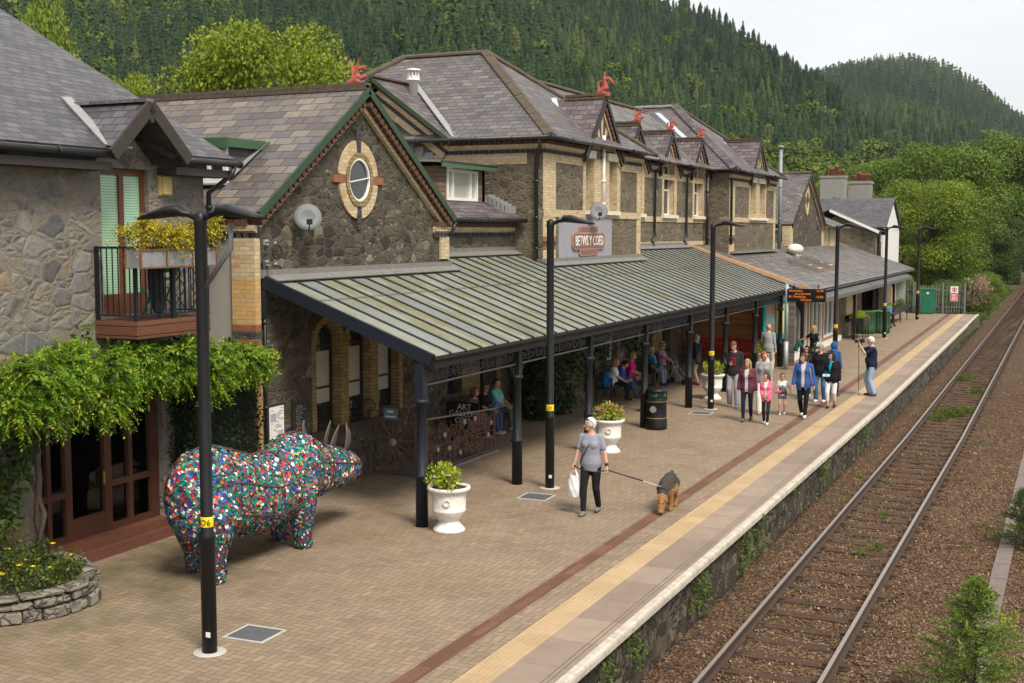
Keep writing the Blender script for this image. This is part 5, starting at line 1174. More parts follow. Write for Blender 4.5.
# ------------------------------------------------------------------ lamp posts
def lamp_head(mb, x0, s, z):
    """flat lozenge lantern growing out of its arm along s*x"""
    sec = [(0, .03, .03, 0), (.10, .045, .04, .01), (.16, .10, .07, .05), (.30, .14, .075, .045), (.48, .16, .05, .005), (.66, .12, .03, -.03), (.76, .04, .015, -.045)]
    mb.loft([((x0 + s * a, 0, z + dz), w, h, (0, s, 0), (0, 0, 1)) for a, w, h, dz in sec], 14)
def lamp_post(x, y, label, heads=(1,), mark='O'):
    t = thing('lamp_post', label, 'lamp post', (x, y, 0), 0, 'black lamp posts along the platform')
    mb = MB(); mb.lathe([(.088, 0), (.088, 1.34), (.098, 1.36), (.098, 1.40), (.072, 1.44), (.070, 4.95), (.076, 5.0), (.076, 5.10), (.03, 5.14)], (0, 0, 0), 20); mb.build('post', M['black'], t)
    mb = MB(); mb.lathe([(.0735, 1.50), (.0745, 1.505), (.0745, 1.615), (.0735, 1.62)], (0, 0, 0), 20); b = mb.build('yellow_band', M['yellow'], t)
    put_text(mark, .10, M['board'], b, (.030, -.0735, 1.557), (R(90), 0, R(22)), .002)
    for s in heads:
        mb = MB(); mb.limb((0, 0, 5.04), (s * .16, 0, 5.10), .04, .035); lamp_head(mb, s * .12, s, 5.10); h = mb.build('lantern', M['black'], t)
        mb = MB(); mb.ball((s * .58, 0, 5.075), (.11, .07, .012), 12, 6); mb.build('diffuser', plain('lamp_diffuser', (.55, .55, .52), .3), h)
    mb = MB(); mb.lathe([(.20, .003), (.19, .010), (.088, .012)], (0, 0, 0), 20); mb.build('footing_collar', M['concrete'], t)
    mb = MB(); mb.obox((.045, -.082, .24), (.03, 0.0, 0), (0, .004, 0), (0, 0, .03)); mb.build('sticker', M['paper'], t)
    return t
l0 = lamp_post(-9.1, 11.38, 'tall twin-headed black lamp post in front of the bottle-cap rhinoceros', (-1, 1), 'O6')
mb = MB(); mb.tube([(.05, 0, 4.28), (.42, 0, 4.72), (.42, 0, 5.0)], .03, 8); mb.build('stay', plain('grey_stay', (.14, .14, .15), .5), l0)
lamp_post(-9.12, 21.66, 'black lamp post beside the drain cover near the woman with the dog', (1,), 'O')
lamp_post(-9.2, 33.35, 'black lamp post between the canopy columns and the group of walkers', (1,), 'C')
lamp_post(-7.85, 44.8, 'black lamp post standing before the white café windows', (1,), 'O')
lamp_post(-8.17, 59.3, 'black lamp post beside the green barrels on the platform', (1,), 'O')
lamp_post(-8.21, 72.3, 'black lamp post on a pale footing near the green cabinet', (1,), 'O')

# ------------------------------------------------------------------ covers set in the paving
for x, y, lab in ((-9.02, 12.14, 'grey drain cover in a pale frame beside the twin-headed lamp post'), (-9.03, 20.8, 'grey drain cover in a pale frame near the strolling woman'), (-9.22, 32.45, 'grey drain cover in a pale frame beside the litter bin')):
    t = thing('drain_cover', lab, 'drain cover', (x, y, 0), R(1.5), 'drain covers in the paving')
    mb = MB(); 
    for a, b, c, d in ((-.29, .29, -.27, -.235), (-.29, .29, .235, .27), (-.29, -.255, -.235, .235), (.255, .29, -.235, .235)): mb.box(a, b, c, d, .0, .012)
    mb.build('frame', M['concrete'], t); mb = MB(); mb.box(-.254, .254, -.234, .234, 0, .009); mb.build('lid', plain('dark_slate_cover', (.085, .088, .098), .7, var=.3), t)

# ------------------------------------------------------------------ leaves
def leafquads(p, d, n, L, W):
    s = np.cross(d, n); s /= np.linalg.norm(s, axis=1)[:, None] + 1e-9
    L = np.asarray(L).reshape(-1, 1); W = np.asarray(W).reshape(-1, 1)
    v = np.stack([p, p + d * L * .5 + s * W * .5, p + d * L, p + d * L * .5 - s * W * .5], 1).reshape(-1, 3)
    return v, np.arange(len(v)).reshape(-1, 4)
def unit(a): return a / (np.linalg.norm(a, axis=1)[:, None] + 1e-9)
def lobes_leaves(rs, lobes, n, L, W, droop=.3, inner=.35, fl=1.0):
    vol = np.array([l[1] ** 2 for l in lobes]); k = rs.choice(len(lobes), n, p=vol / vol.sum())
    c = np.array([l[0] for l in lobes], float)[k]; r = np.array([l[1] for l in lobes])[k]; dirs = unit(rs.normal(size=(n, 3)))
    rad = r * (1 - inner * rs.uniform(0, 1, n) ** 2)
    p = c + dirs * rad[:, None] * np.array([1, 1, fl]); d = unit(dirs + rs.normal(0, .7, (n, 3)) + np.array([0, 0, -droop])); nn = unit(dirs + rs.normal(0, .6, (n, 3)) + np.array([0, 0, .5]))
    return leafquads(p, d, nn, rs.uniform(*L, n), rs.uniform(*W, n))
def sprays(rs, o, d, nleaf, stalk, L, W):
    """feathery leaves: leaflets in pairs along a drooping stalk"""
    n = len(o); P, D, N = [], [], []
    side = unit(np.cross(d, rs.normal(size=(n, 3)))); 
    for i in range(nleaf):
        t = (i + .5) / nleaf; c = o + d * (stalk * t) + np.array([0, 0, -.35]) * stalk * t * t
        P.append(c); D.append(unit(side * (1 if i % 2 else -1) + d * .6 + np.array([0, 0, -.45]))); N.append(unit(rs.normal(0, .4, (n, 3)) + np.array([0, 0, 1.])))
    P, D, N = np.concatenate(P), np.concatenate(D), np.concatenate(N); m = len(P)
    return leafquads(P, D, N, rs.uniform(*L, m), rs.uniform(*W, m))
def bloom(mb, c, r, rs, n=5):
    for i in range(n):
        a = 6.28 * i / n + rs.uniform(-.3, .3); mb.obox(Vector(c) + Vector((math.cos(a) * r * .6, math.sin(a) * r * .6, 0)), (math.cos(a) * r * .55, math.sin(a) * r * .55, r * .2), (-math.sin(a) * r * .4, math.cos(a) * r * .4, 0), (0, 0, r * .06))

# ------------------------------------------------------------------ urns with plants
def urn(x, y, label, mat, seed, plant_label, flowers=None):
    t = thing('stone_urn', label, 'planter', (x, y, 0), 0, 'white urns along the platform')
    mb = MB(); mb.lathe([(.265, 0), (.265, .035), (.245, .06), (.19, .12), (.165, .16), (.165, .19), (.215, .235), (.255, .29), (.275, .34), (.285, .36), (.275, .375), (.285, .60), (.30, .66), (.345, .685), (.36, .715), (.35, .745), (.315, .75), (.30, .70), (.0, .69)], (0, 0, 0), 32); mb.build('bowl', M['urn'], t)
    mb = MB(); ring(mb, 0, .02, 0, 0, .04, .062, 0, 360, 14); e = mb.build('medallion', M['urn'], t); e.location = (.10, -.268, .52); e.rotation_euler = (0, 0, R(-70))
    mb = MB(); mb.lathe([(.0, .722), (.30, .715)], (0, 0, 0), 20); mb.build('compost', M['soil'], t)
    rs = np.random.RandomState(seed); rr = random.Random(seed)
    lob = [((rr.uniform(-.2, .2), rr.uniform(-.2, .2), .80 + rr.uniform(0, .18)), rr.uniform(.12, .2)) for _ in range(9)]
    v, f = lobes_leaves(rs, lob, 650, (.05, .10), (.025, .05), .1)
    p = link('urn_plant', None, None, (x, y, 0), 0, plant_label, 'plant', 'plants in the white urns')
    link('foliage', npmesh('foliage', v, f, mat), p)
    if flowers:
        mb = MB()
        for _ in range(flowers[1]): 
            (cx, cy, cz), r = rr.choice(lob); a = rr.uniform(0, 6.28); bloom(mb, (cx + r * math.cos(a) * .8, cy + r * math.sin(a) * .8, cz + r * .7), flowers[2], rr)
        mb.build('flowers', flowers[0], p)
    mb = MB()
    for _ in range(8): a = rr.uniform(0, 6.28); mb.tube([(.05 * math.cos(a), .05 * math.sin(a), .70), (.15 * math.cos(a), .15 * math.sin(a), .95)], .008, 5)
    mb.build('plant_core', M['bark'], p)
urn(-9.30, 17.82, 'white footed stone urn beside the dark grey end column of the canopy', M['leaf_lime'], 1, 'lime green shrub with a few white flowers in the urn by the end column', (M['petal_white'], 4, .045))
urn(-9.45, 25.82, 'white footed stone urn behind the woman in the grey T-shirt', M['leaf_lime'], 2, 'yellow-green hydrangea with pink flowers in the urn behind the woman', (M['petal_pink'], 16, .04))
urn(-9.72, 35.4, 'white footed stone urn beside the young man in a dark hoodie', M['leaf_lime'], 3, 'bushy yellow-green plant in the urn beside the hoodie wearer', (M['petal_yellow'], 3, .04))
urn(-9.85, 42.5, 'white footed stone urn in front of the turquoise timetable case', M['leaf_lime'], 4, 'bright green plant in the urn by the turquoise timetable case', None)

# ------------------------------------------------------------------ litter bin
t = thing('litter_bin', 'round black litter bin with domed lid on the block paving', 'litter bin', (-9.5, 29.4, 0))
mb = MB(); mb.lathe([(.26, 0), (.27, .02), (.275, .12), (.268, .14), (.272, .24), (.258, .27), (.255, .72), (.27, .74), (.27, .77)], (0, 0, 0), 28); mb.build('body', M['black'], t)
mb = MB()
for k in range(4): a = R(45 + 90 * k); mb.obox((.235 * math.cos(a), .235 * math.sin(a), .855), (.02 * math.cos(a), .02 * math.sin(a), 0), (-.07 * math.sin(a), .07 * math.cos(a), 0), (0, 0, .085))
mb.lathe([(.27, .94), (.275, .96), (.26, 1.0), (.2, 1.03), (.0, 1.045)], (0, 0, 0), 28); mb.build('lid', M['black'], t)
mb = MB(); mb.lathe([(.235, .772), (.235, .938)], (0, 0, 0), 20); mb.build('liner', plain('green_liner', (.02, .07, .045), .5), t)
mb = MB(); mb.lathe([(.262, .285), (.264, .30)], (0, 0, 0), 28); mb.lathe([(.262, .70), (.264, .712)], (0, 0, 0), 28); mb.build('gold_lines', plain('gold_line', (.30, .22, .06), .4), t)
mb = MB(); mb.prism([(.085 * math.cos(6.283 * k / 18), -.258, .52 + .085 * math.sin(6.283 * k / 18)) for k in range(18)], (0, -.008, 0)); mb.build('emblem', plain('grey_emblem', (.22, .23, .24), .5), t)

# ------------------------------------------------------------------ rhinoceros of bottle tops
rh = thing('rhinoceros_sculpture', 'life-size rhinoceros sculpture of wire mesh filled with coloured bottle tops', 'sculpture', (-11.15, 0, 0))
mb = MB()
SEC = [(13.32, 1.20, .16, .30), (13.45, 1.20, .33, .52), (13.7, 1.22, .44, .64), (14.05, 1.21, .49, .66), (14.5, 1.10, .49, .64), (15.0, .98, .50, .58), (15.45, 1.0, .50, .58), (15.9, 1.12, .49, .64), (16.25, 1.15, .44, .60), (16.6, 1.10, .34, .47), (16.95, 1.06, .28, .37), (17.3, 1.00, .26, .33), (17.6, .96, .24, .28), (17.82, .94, .19, .21)]
mb.loft([((0, y, z), rx, rz, (1, 0, 0), (0, 0, 1)) for y, z, rx, rz in SEC], 22)
for sx, y, tilt in ((.30, 13.74, -.05), (-.32, 13.98, .05), (.30, 15.85, .0), (-.30, 16.05, .06)):
    mb.limb((sx, y, .95), (sx * 1.05, y + tilt, .42), (.34 if y < 15 else .27), .17, flat=1.0); mb.limb((sx * 1.05, y + tilt, .42), (sx * 1.05, y + tilt + (.08 if y < 15 else 0), .10), .16, .125); mb.limb((sx * 1.05, y + tilt + .03, .10), (sx * 1.05, y + tilt + .06, .08), .125, .125)
rme = blob(mb, .05, plain('dark_wire_mesh', (.045, .05, .055), .7, var=.6, scale=30), 'body', 3)
bo = link('body', rme, rh)
# bottle tops pressed against the mesh
g = G('coloured_bottle_tops', .35, .5); ri = g.math('ADD', g.math('MULTIPLY', g.geo('Random Per Island'), .80), g.math('MULTIPLY', g.math('SUBTRACT', g.noise(g.obj(), 2.6, 3), .36), .62), clamp=True)
g.color(g.ramp(ri, [(0, (.006, .13, .075)), (.17, (.012, .25, .14)), (.26, (.03, .03, .035)), (.29, (.006, .17, .10)), (.39, (.008, .03, .24)), (.47, (.02, .12, .50)), (.53, (.012, .22, .12)), (.60, (.75, .74, .72)), (.66, (.45, .012, .02)), (.78, (.55, .03, .10)), (.80, (.65, .15, .02)), (.83, (.70, .48, .02)), (.85, (.14, .04, .28)), (.89, (.02, .02, .03)), (.97, (.10, .06, .04))], 'CONSTANT')); M['caps'] = g.mat
vco = np.empty(len(rme.vertices) * 3, np.float32); rme.vertices.foreach_get('co', vco); vco = vco.reshape(-1, 3)
tri = np.array([p.vertices[:3] for p in rme.polygons] + [(p.vertices[0], p.vertices[2], p.vertices[3]) for p in rme.polygons if len(p.vertices) == 4])
rs = np.random.RandomState(12); A, B, C = vco[tri[:, 0]], vco[tri[:, 1]], vco[tri[:, 2]]; nr = np.cross(B - A, C - A); ar = np.linalg.norm(nr, axis=1); nr /= ar[:, None] + 1e-9
n = 21000; k = rs.choice(len(tri), n, p=ar / ar.sum()); a, b = rs.uniform(size=n), rs.uniform(size=n); sw = a + b > 1; a[sw], b[sw] = 1 - a[sw], 1 - b[sw]
P = A[k] + (B[k] - A[k]) * a[:, None] + (C[k] - A[k]) * b[:, None]; Nn = unit(nr[k] + rs.normal(0, .25, (n, 3))); T = unit(np.cross(Nn, rs.normal(size=(n, 3)))); S = np.cross(Nn, T)
rad = rs.uniform(.016, .040, n) * np.where(P[:, 2] < .70, .6, 1.0); off = rs.uniform(.002, .018, n); vs = []
for q in range(6): an = 2 * math.pi * q / 6; vs.append(P + Nn * off[:, None] + (T * math.cos(an) + S * math.sin(an)) * rad[:, None])
vs = np.stack(vs, 1).reshape(-1, 3); fi = np.arange(n * 6).reshape(-1, 6)
link('bottle_tops', npmesh('bottle_tops', vs, fi, M['caps']), rh, kind='stuff')
def sec_at(y):
    ys = [s[0] for s in SEC]; return [float(np.interp(y, ys, [s[i] for s in SEC])) for i in (1, 2, 3)]
def body_ring(y0, lean, a0=0, a1=360, n=30, e=.02):
    pts = []
    for i in range(n + 1):
        a = R(a0 + (a1 - a0) * i / n); y = y0 + lean * math.sin(a); z, rx, rz = sec_at(y); pts.append((( rx + e) * math.cos(a), y, z + (rz + e) * math.sin(a)))
    return pts
mb = MB()
for y0, ln in ((13.45, .1), (14.35, .35), (15.1, .1), (15.55, -.2), (16.25, .18), (16.75, .05), (17.3, .1)): mb.tube(body_ring(y0, ln), .009, 5)
mb.tube([(0, y, sec_at(y)[0] + sec_at(y)[2] + .02) for y in np.linspace(13.32, 17.82, 30)], .013, 5)
for sg in (-1, 1):
    for an in (15, -25): mb.tube([(sg * (sec_at(y)[1] + .02) * math.cos(R(an)), y, sec_at(y)[0] + (sec_at(y)[2] + .02) * math.sin(R(an))) for y in np.linspace(13.35, 17.8, 30)], .010, 5)
mb.build('wire_frame', plain('dark_rusty_wire', (.10, .042, .024), .8, var=.4), rh)
meshgrey = plain('grey_wire_netting', (.07, .075, .085), .7, var=.7, scale=50)
def blade(name, pts, w, parent):
    """curved leaf-like horn or ear outlined in rusty wire"""
    o = []; i_ = []
    n = len(pts)
    for q, p in enumerate(pts): t = q / (n - 1); ww = w * math.sin(math.pi * min(1, .25 + .75 * t)) ; o.append(Vector(p) + Vector((ww * .3, -ww, 0))); i_.append(Vector(p) + Vector((-ww * .3, ww, 0)))
    m = MB()
    for q in range(n - 1): m.prism([o[q], o[q + 1], i_[q + 1], i_[q]], (.012, .004, 0))
    b = m.build(name, meshgrey, parent); m = MB(); m.tube(o, .010, 5); m.tube(i_, .010, 5); m.tube(pts, .007, 5); m.build('outline', M['rustwire'], b)
blade('horn', [(0, 17.55, 1.16), (.02, 17.66, 1.34), (.02, 17.68, 1.52), (.01, 17.62, 1.70)], .14, rh)
blade('horn', [(0, 17.15, 1.28), (.02, 17.2, 1.42), (.02, 17.28, 1.56), (.01, 17.4, 1.70)], .13, rh)
blade('ear', [(.17, 16.72, 1.45), (.2, 16.72, 1.6), (.22, 16.76, 1.74), (.22, 16.82, 1.86)], .08, rh); blade('ear', [(-.17, 16.72, 1.45), (-.2, 16.72, 1.6), (-.22, 16.7, 1.74), (-.22, 16.72, 1.86)], .08, rh)

# ------------------------------------------------------------------ wall notices, dishes, brackets, station sign
t = thing('notice_board', 'white paper notice in a brown frame on the dark stone wall', 'notice board', (-12.99, 18.2, 1.48))
mb = MB(); mb.box(0, .03, -.26, .26, -.36, .36); mb.build('frame', M['sash'], t); mb = MB(); mb.box(.031, .036, -.22, .22, -.32, .32); pp = mb.build('poster', M['paper'], t)
mb = MB(); rr = random.Random(2)
for i in range(22): a = rr.uniform(-.18, .12); z = .28 - .026 * i; mb.box(.0365, .038, a, min(.2, a + rr.uniform(.06, .25)), z - .007, z + .005)
mb.box(.0365, .0385, -.19, -.02, .05, .2, 1); mb.box(.0365, .0385, .03, .18, -.28, -.12, 1); mb.build('print', [plain('grey_ink', (.25, .25, .26), .8), plain('pale_blue_red_ink', (.35, .38, .45), .8, var=.5)], pp)
t = thing('menu_board', 'black chalkboard with white handwriting beside the white notice', 'notice board', (-12.99, 18.92, 1.48))
mb = MB(); mb.box(0, .03, -.22, .22, -.33, .33); mb.build('frame', M['sash'], t); mb = MB(); mb.box(.031, .034, -.19, .19, -.30, .30); mb.build('board', M['board'], t)
mb = MB()
for i in range(13):
    z = .24 - .038 * i; a = rr.uniform(-.15, -.08)
    for q in range(rr.randint(2, 4)): b = a + rr.uniform(.03, .07); mb.tube([(.036, a, z), (.036, (a + b) / 2, z + rr.uniform(-.01, .012)), (.036, b, z)], .0028, 4); a = b + .02
mb.build('chalk_writing', M['paper'], t)
def dish(loc, rz, label, r=.28, col=(.15, .16, .165)):
    t = thing('satellite_dish', label, 'satellite dish', loc, rz); m = plain('grey_dish_paint', col, .6, var=.15)
    mb = MB(); mb.lathe([(0, .0), (r * .5, .018), (r, .07), (r, .06), (r * .5, .006), (0, -.012)], (0, 0, 0), 24); o = mb.build('reflector', m, t); o.rotation_euler = (R(72), 0, 0)
    mb = MB(); mb.tube([(0, -.02, -.22), (0, -.34, -.20), (0, -.42, -.10)], .012, 6); mb.box(-.05, .05, -.46, -.38, -.12, -.02); mb.build('arm', M['iron'], t)
    mb = MB(); mb.tube([(0, .02, 0), (0, .18, -.03), (0, .22, -.25)], .02, 6); mb.build('bracket', M['galv'], t)
dish((-12.72, 18.92, 5.15), R(38), 'grey satellite dish on the gabled wing below its eave', .25)
dish((-12.55, 33.3, 5.47), R(28), 'grey satellite dish above the station name sign', .27)
for z in (4.72, 4.36):
    t = thing('aerial_bracket', 'pale steel wall bracket with coiled cable, %s of the pair at the wing corner' % ('upper' if z > 4.5 else 'lower'), 'bracket', (-12.98, 18.0, z))
    mb = MB(); mb.beam((.0, -.0, 0), (.45, -.35, 0), .04, .03); mb.box(-.02, .02, -.06, .06, -.05, .05); mb.build('arm', M['galv'], t)
    mb = MB(); mb.tube([(.06, .25 + .13 * math.cos(6.28 * i / 12), -.18 + .13 * math.sin(6.28 * i / 12)) for i in range(26)], .012, 5); mb.build('cable', M['iron'], t)
sg = thing('station_sign', 'brown station name sign lettered Betws y Coed on the lilac panel', 'sign', (-12.82, 33.2, 4.65))
def rrect(y0, y1, z0, z1, r, n=5):
    q = []
    for cy, cz, a in ((y1 - r, z1 - r, 0), (y0 + r, z1 - r, 90), (y0 + r, z0 + r, 180), (y1 - r, z0 + r, 270)):
        for i in range(n + 1): b = R(a + 90 * i / n); q.append((cy + r * math.cos(b), cz + r * math.sin(b)))
    return q
brn = plain('pink_brown_paint', (.20, .095, .07), .5, var=.12); rim = plain('pale_brown_rim', (.33, .20, .155), .5)
mb = MB(); mb.prism([(0, y, z) for y, z in rrect(-1.25, 1.25, -.24, .24, .14)], (.05, 0, 0)); mb.prism([(0, y, z) for y, z in rrect(-.72, .72, -.42, .42, .06)], (.045, 0, 0)); mb.build('board', rim, sg)
mb = MB(); mb.prism([(.052, y, z) for y, z in rrect(-1.20, 1.20, -.20, .20, .11)], (.006, 0, 0)); mb.prism([(.047, y, z) for y, z in rrect(-.67, .67, .26, .38, .04)], (.005, 0, 0)); mb.prism([(.047, y, z) for y, z in rrect(-.67, .67, -.38, -.26, .04)], (.005, 0, 0)); mb.build('face', brn, sg)
tx = put_text('BETWS Y COED', .40, M['paper'], sg, (.062, 0, -.01), 'x', .004); tx.scale = (.78, 1.0, 1)

# ------------------------------------------------------------------ art gate, scroll fence, gallery sign
gt = thing('wheel_gate', 'rusty iron gate made round a spoked wheel beside the stone wing', 'gate', (-12.47, 21.5, 0))
mb = MB()
for x in (-.55, .52): mb.beam((x, 0, 0), (x, 0, 1.3), .07, .05); mb.tube([(x + .16 * math.cos(R(180 - 300 * i / 14)) * (1 - .03 * i) + .0, 0, 1.38 + .16 * math.sin(R(180 - 300 * i / 14)) * (1 - .03 * i)) for i in range(15)], .03, 6)
mb.beam((-.55, 0, .06), (.52, 0, .06), .03, .03); mb.build('posts', M['rust'], gt)
mb = MB()
for k in range(12): a = 2 * math.pi * k / 12 + .1; mb.beam((0, 0, .68), (.56 * math.cos(a), 0, .68 + .60 * math.sin(a)), .032, .04, (0, 1, 0))
mb.tube([(.52 * math.cos(2 * math.pi * i / 24), 0, .68 + .58 * math.sin(2 * math.pi * i / 24)) for i in range(25)], .018, 6)
for cx, cz in ((-.4, .2), (.4, .2), (-.4, 1.1), (.38, 1.1)): mb.tube([(cx + .1 * (1 - .7 * i / 14) * math.cos(8 * i / 14), 0, cz + .1 * (1 - .7 * i / 14) * math.sin(8 * i / 14)) for i in range(15)], .010, 5)
mb.build('wheel', M['rust'], gt)
mb = MB(); mb.prism([(-.08 + .38 * math.cos(R(15 + 130 * i / 12)), 0, 1.05 + .38 * math.sin(R(15 + 130 * i / 12))) for i in range(13)], (0, .05, 0)); mb.build('fan_plate', M['rust'], gt)
mb = MB(); mb.lathe([(0, -.03), (.08, -.03), (.08, .03), (0, .03)], (0, 0, 0), 10); o = mb.build('hub', plain('pale_iron_hub', (.35, .31, .27), .7, var=.5), gt); o.location = (0, -.03, .68); o.rotation_euler = (R(90), 0, 0)
mb = MB(); mb.box(-.19, .13, -.07, -.05, 1.15, 1.37); mb.build('blue_plate', plain('blue_grey_plate', (.13, .20, .32), .5), gt); mb = MB(); mb.box(-.15, .09, -.074, -.071, 1.19, 1.22); mb.box(-.10, .04, -.074, -.071, 1.28, 1.33); mb.build('plate_print', M['paper'], gt)
fn = thing('scroll_fence', 'rusty iron fence of scrolls and small flowers with a pale handrail', 'fence', (-11.75, 0, 0))
mb = MB(); rr = random.Random(5)
mb.beam((0, 21.55, .1), (0, 24.7, .1), .03, .03); mb.beam((0, 21.55, .58), (0, 24.7, .52), .015, .015); mb.beam((0, 21.55, 0), (0, 21.55, 1.2), .05, .05); mb.beam((0, 24.7, 0), (0, 24.7, .98), .04, .04)
for i in range(80):
    y = 21.7 + rr.uniform(0, 2.9); z = rr.uniform(.2, .92); r = rr.uniform(.08, .16); ph = rr.uniform(0, 6); sgn = rr.choice((-1, 1))
    mb.tube([(rr.uniform(-.01, .01), y + r * (1 - .6 * q / 14) * math.cos(ph + sgn * 7.5 * q / 14), z + r * (1 - .6 * q / 14) * math.sin(ph + sgn * 7.5 * q / 14)) for q in range(15)], .013, 4)
for i in range(14): y = 21.7 + .215 * i; mb.tube([(0, y, .1), (.01, y + rr.uniform(-.1, .1), .5), (0, y + rr.uniform(-.1, .1), 1.02)], .007, 4)
mb.build('scrollwork', M['rust'], fn)
mb = MB(); mb.beam((0, 21.5, 1.18), (0, 24.75, .985), .05, .03); mb.build('handrail', plain('worn_grey_brown_rail', (.20, .165, .14), .5), fn)
for y, z in ((22.3, .75), (22.5, .45), (23.2, .9), (23.7, .9), (24.35, .45), (23.0, .28), (22.0, .5), (24.5, .7)):
    mb = MB(); mb.ball((.02, y, z), (.035, .055, .06), 8, 5); mb.build('iron_flower', plain('pale_pink_iron_flower', (.40, .31, .25), .7, var=.4), fn)
mb = MB(); mb.tube([(-.05 - .18 * (1 - math.cos(R(180 * i / 12))), 21.6 + .0 * i, 1.0 + .38 * math.sin(R(180 * i / 12)) + .0) for i in range(13)], .05, 6); mb.build('hoop', M['rust'], fn)
ga = thing('gallery_sign', 'black hanging sign lettered Art Gallery Open behind the scroll fence', 'sign', (-12.55, 24.72, .82))
mb = MB(); mb.box(-.42, .42, 0, .03, -.34, .27); mb.build('board', M['board'], ga)
for tx, z in (('ART', .15), ('GALLEY', .0), ('OPEN', -.16)): put_text('GALLERY' if tx == 'GALLEY' else tx, .19, M['paper'], ga, (.05, -.003, z), '-y', .003)
mb = MB(); mb.beam((-.9, .015, .31), (.42, .015, .31), .02, .02); mb.build('hanging_rail', M['rust'], ga)
mb = MB(); mb.box(-12.98, -11.72, 21.62, 24.9, .0, .05); tag(mb.build('stone_step', M['lead_dull']), 'low grey stone step enclosed by the scroll fence', 'step')

# ------------------------------------------------------------------ benches
def bench(x, y, L, label, mat, rz=0, back=True, grp=None):
    """facing +x at rz 0; origin at the middle of the seat's foot line"""
    t = thing('platform_bench', label, 'bench', (x, y, 0), rz, grp)
    mb = MB()
    for i in range(4): mb.box(-.22 + .12 * i, -.12 + .12 * i, -L / 2, L / 2, .42, .45)
    mb.build('seat', mat, t); mb = MB(); n = int(L / .13)
    mb.beam((-.27, -L / 2, .90), (-.27, L / 2, .90), .05, .10); mb.beam((-.25, -L / 2, .52), (-.25, L / 2, .52), .05, .07)
    for i in range(n): yy = -L / 2 + L * (i + .5) / n; mb.beam((-.25, yy, .54), (-.27, yy, .86), .055, .02)
    mb.build('backrest', mat, t)
    for s in (-1, 0, 1) if L > 2 else (-1, 1):
        yy = s * (L / 2 - .05); mb = MB(); mb.beam((-.26, yy, 0), (-.27, yy, .95), .06, .07); mb.beam((.2, yy, 0), (.2, yy, .62), .06, .07); mb.beam((-.26, yy, .64), (.24, yy, .64), .07, .04); mb.beam((-.26, yy, .40), (.2, yy, .40), .05, .04); mb.build('leg', mat, t)
    return t
dkw = plain('dark_bench_timber', (.035, .026, .02), .7, var=.4)
bench(-13.1, 26.95, 2.4, 'dark timber bench against the wall with three seated women', dkw)
bench(-12.35, 34.9, 3.1, 'dark bench by the ivy holding a blue rucksack and three people', dkw)
bench(-12.45, 38.5, 1.9, 'dark iron-framed bench with an elderly couple seated on it', dkw)
bench(-12.35, 45.12, 2.0, 'red slatted bench at the stone wall end of the timber wall', M['redpaint'], R(-90), grp='red benches')
bench(-10.9, 45.12, 1.35, 'red slatted bench beside the turquoise timetable case', M['redpaint'], R(-90), grp='red benches')

# ------------------------------------------------------------------ timetable case, pole with departures board
t = thing('timetable_case', 'turquoise timetable case with coloured posters beside the red bench', 'notice case', (-10.07, 45.0, 0), R(50))
mb = MB(); mb.box(-.55, -.45, -.06, .06, 0, 2.65); mb.box(.45, .55, -.06, .06, 0, 2.65); mb.box(-.45, .45, -.05, .05, 2.35, 2.62); mb.box(-.45, .45, -.05, .05, 1.0, 1.12); mb.build('frame', M['teal'], t)
mb = MB(); mb.box(-.45, .45, -.03, .03, 1.12, 2.35); mb.build('panel', M['teal'], t)
mb = MB(); mb.box(-.40, -.03, -.034, -.031, 1.2, 2.28, 0); mb.box(.03, .40, -.034, -.031, 1.2, 2.28, 1); mb.box(-.38, -.06, -.037, -.0345, 1.6, 1.95, 2); mb.build('poster', [plain('pink_orange_poster', (.55, .30, .20), .5, var=.4, scale=3), plain('yellow_poster', (.55, .48, .14), .5, var=.3, scale=3), plain('pale_blue_poster', (.3, .45, .5), .5)], t)
mb = MB(); mb.box(-.40, .40, -.055, -.0505, 2.42, 2.56); mb.build('header', plain('pale_header', (.45, .62, .62), .5), t)
t = thing('departures_pole', 'grey steel pole carrying a black departures board with orange lettering', 'information board', (-9.47, 44.2, 0))
mb = MB(); mb.tube([(0, 0, 0), (0, 0, 1.0)], .085, 12); mb.tube([(0, 0, 1.0), (0, 0, 3.05)], .065, 12); mb.box(-.06, 1.2, -.05, .05, 3.05, 3.14); mb.build('pole', M['galv'], t)
mb = MB(); mb.tube([(.25, 0, 3.05), (.25, 0, 2.9)], .02, 6); mb.tube([(1.1, 0, 3.05), (1.1, 0, 2.9)], .02, 6); mb.box(.04, 1.36, -.10, .10, 2.44, 2.90); mb.build('board', M['black'], t)
gl = bpy.data.materials.new('orange_led'); gl.use_nodes = True; b_ = gl.node_tree.nodes['Principled BSDF']; b_.inputs['Base Color'].default_value = (.2, .05, .0, 1); b_.inputs['Emission Color'].default_value = (1, .22, .01, 1); b_.inputs['Emission Strength'].default_value = .55
for tx, x, z, al in (('Llandudno', .09, 2.83, 'LEFT'), ('12:34', 1.30, 2.83, 'RIGHT'), ('via Llanrwst', .30, 2.725, 'LEFT'), ('Bl. Ffestiniog', .09, 2.62, 'LEFT'), ('13:02', 1.30, 2.62, 'RIGHT'), ('On time', .50, 2.51, 'LEFT')):
    put_text(tx, .115, gl, t, (x, -.104, z), '-y', .002, 'led_text', al)

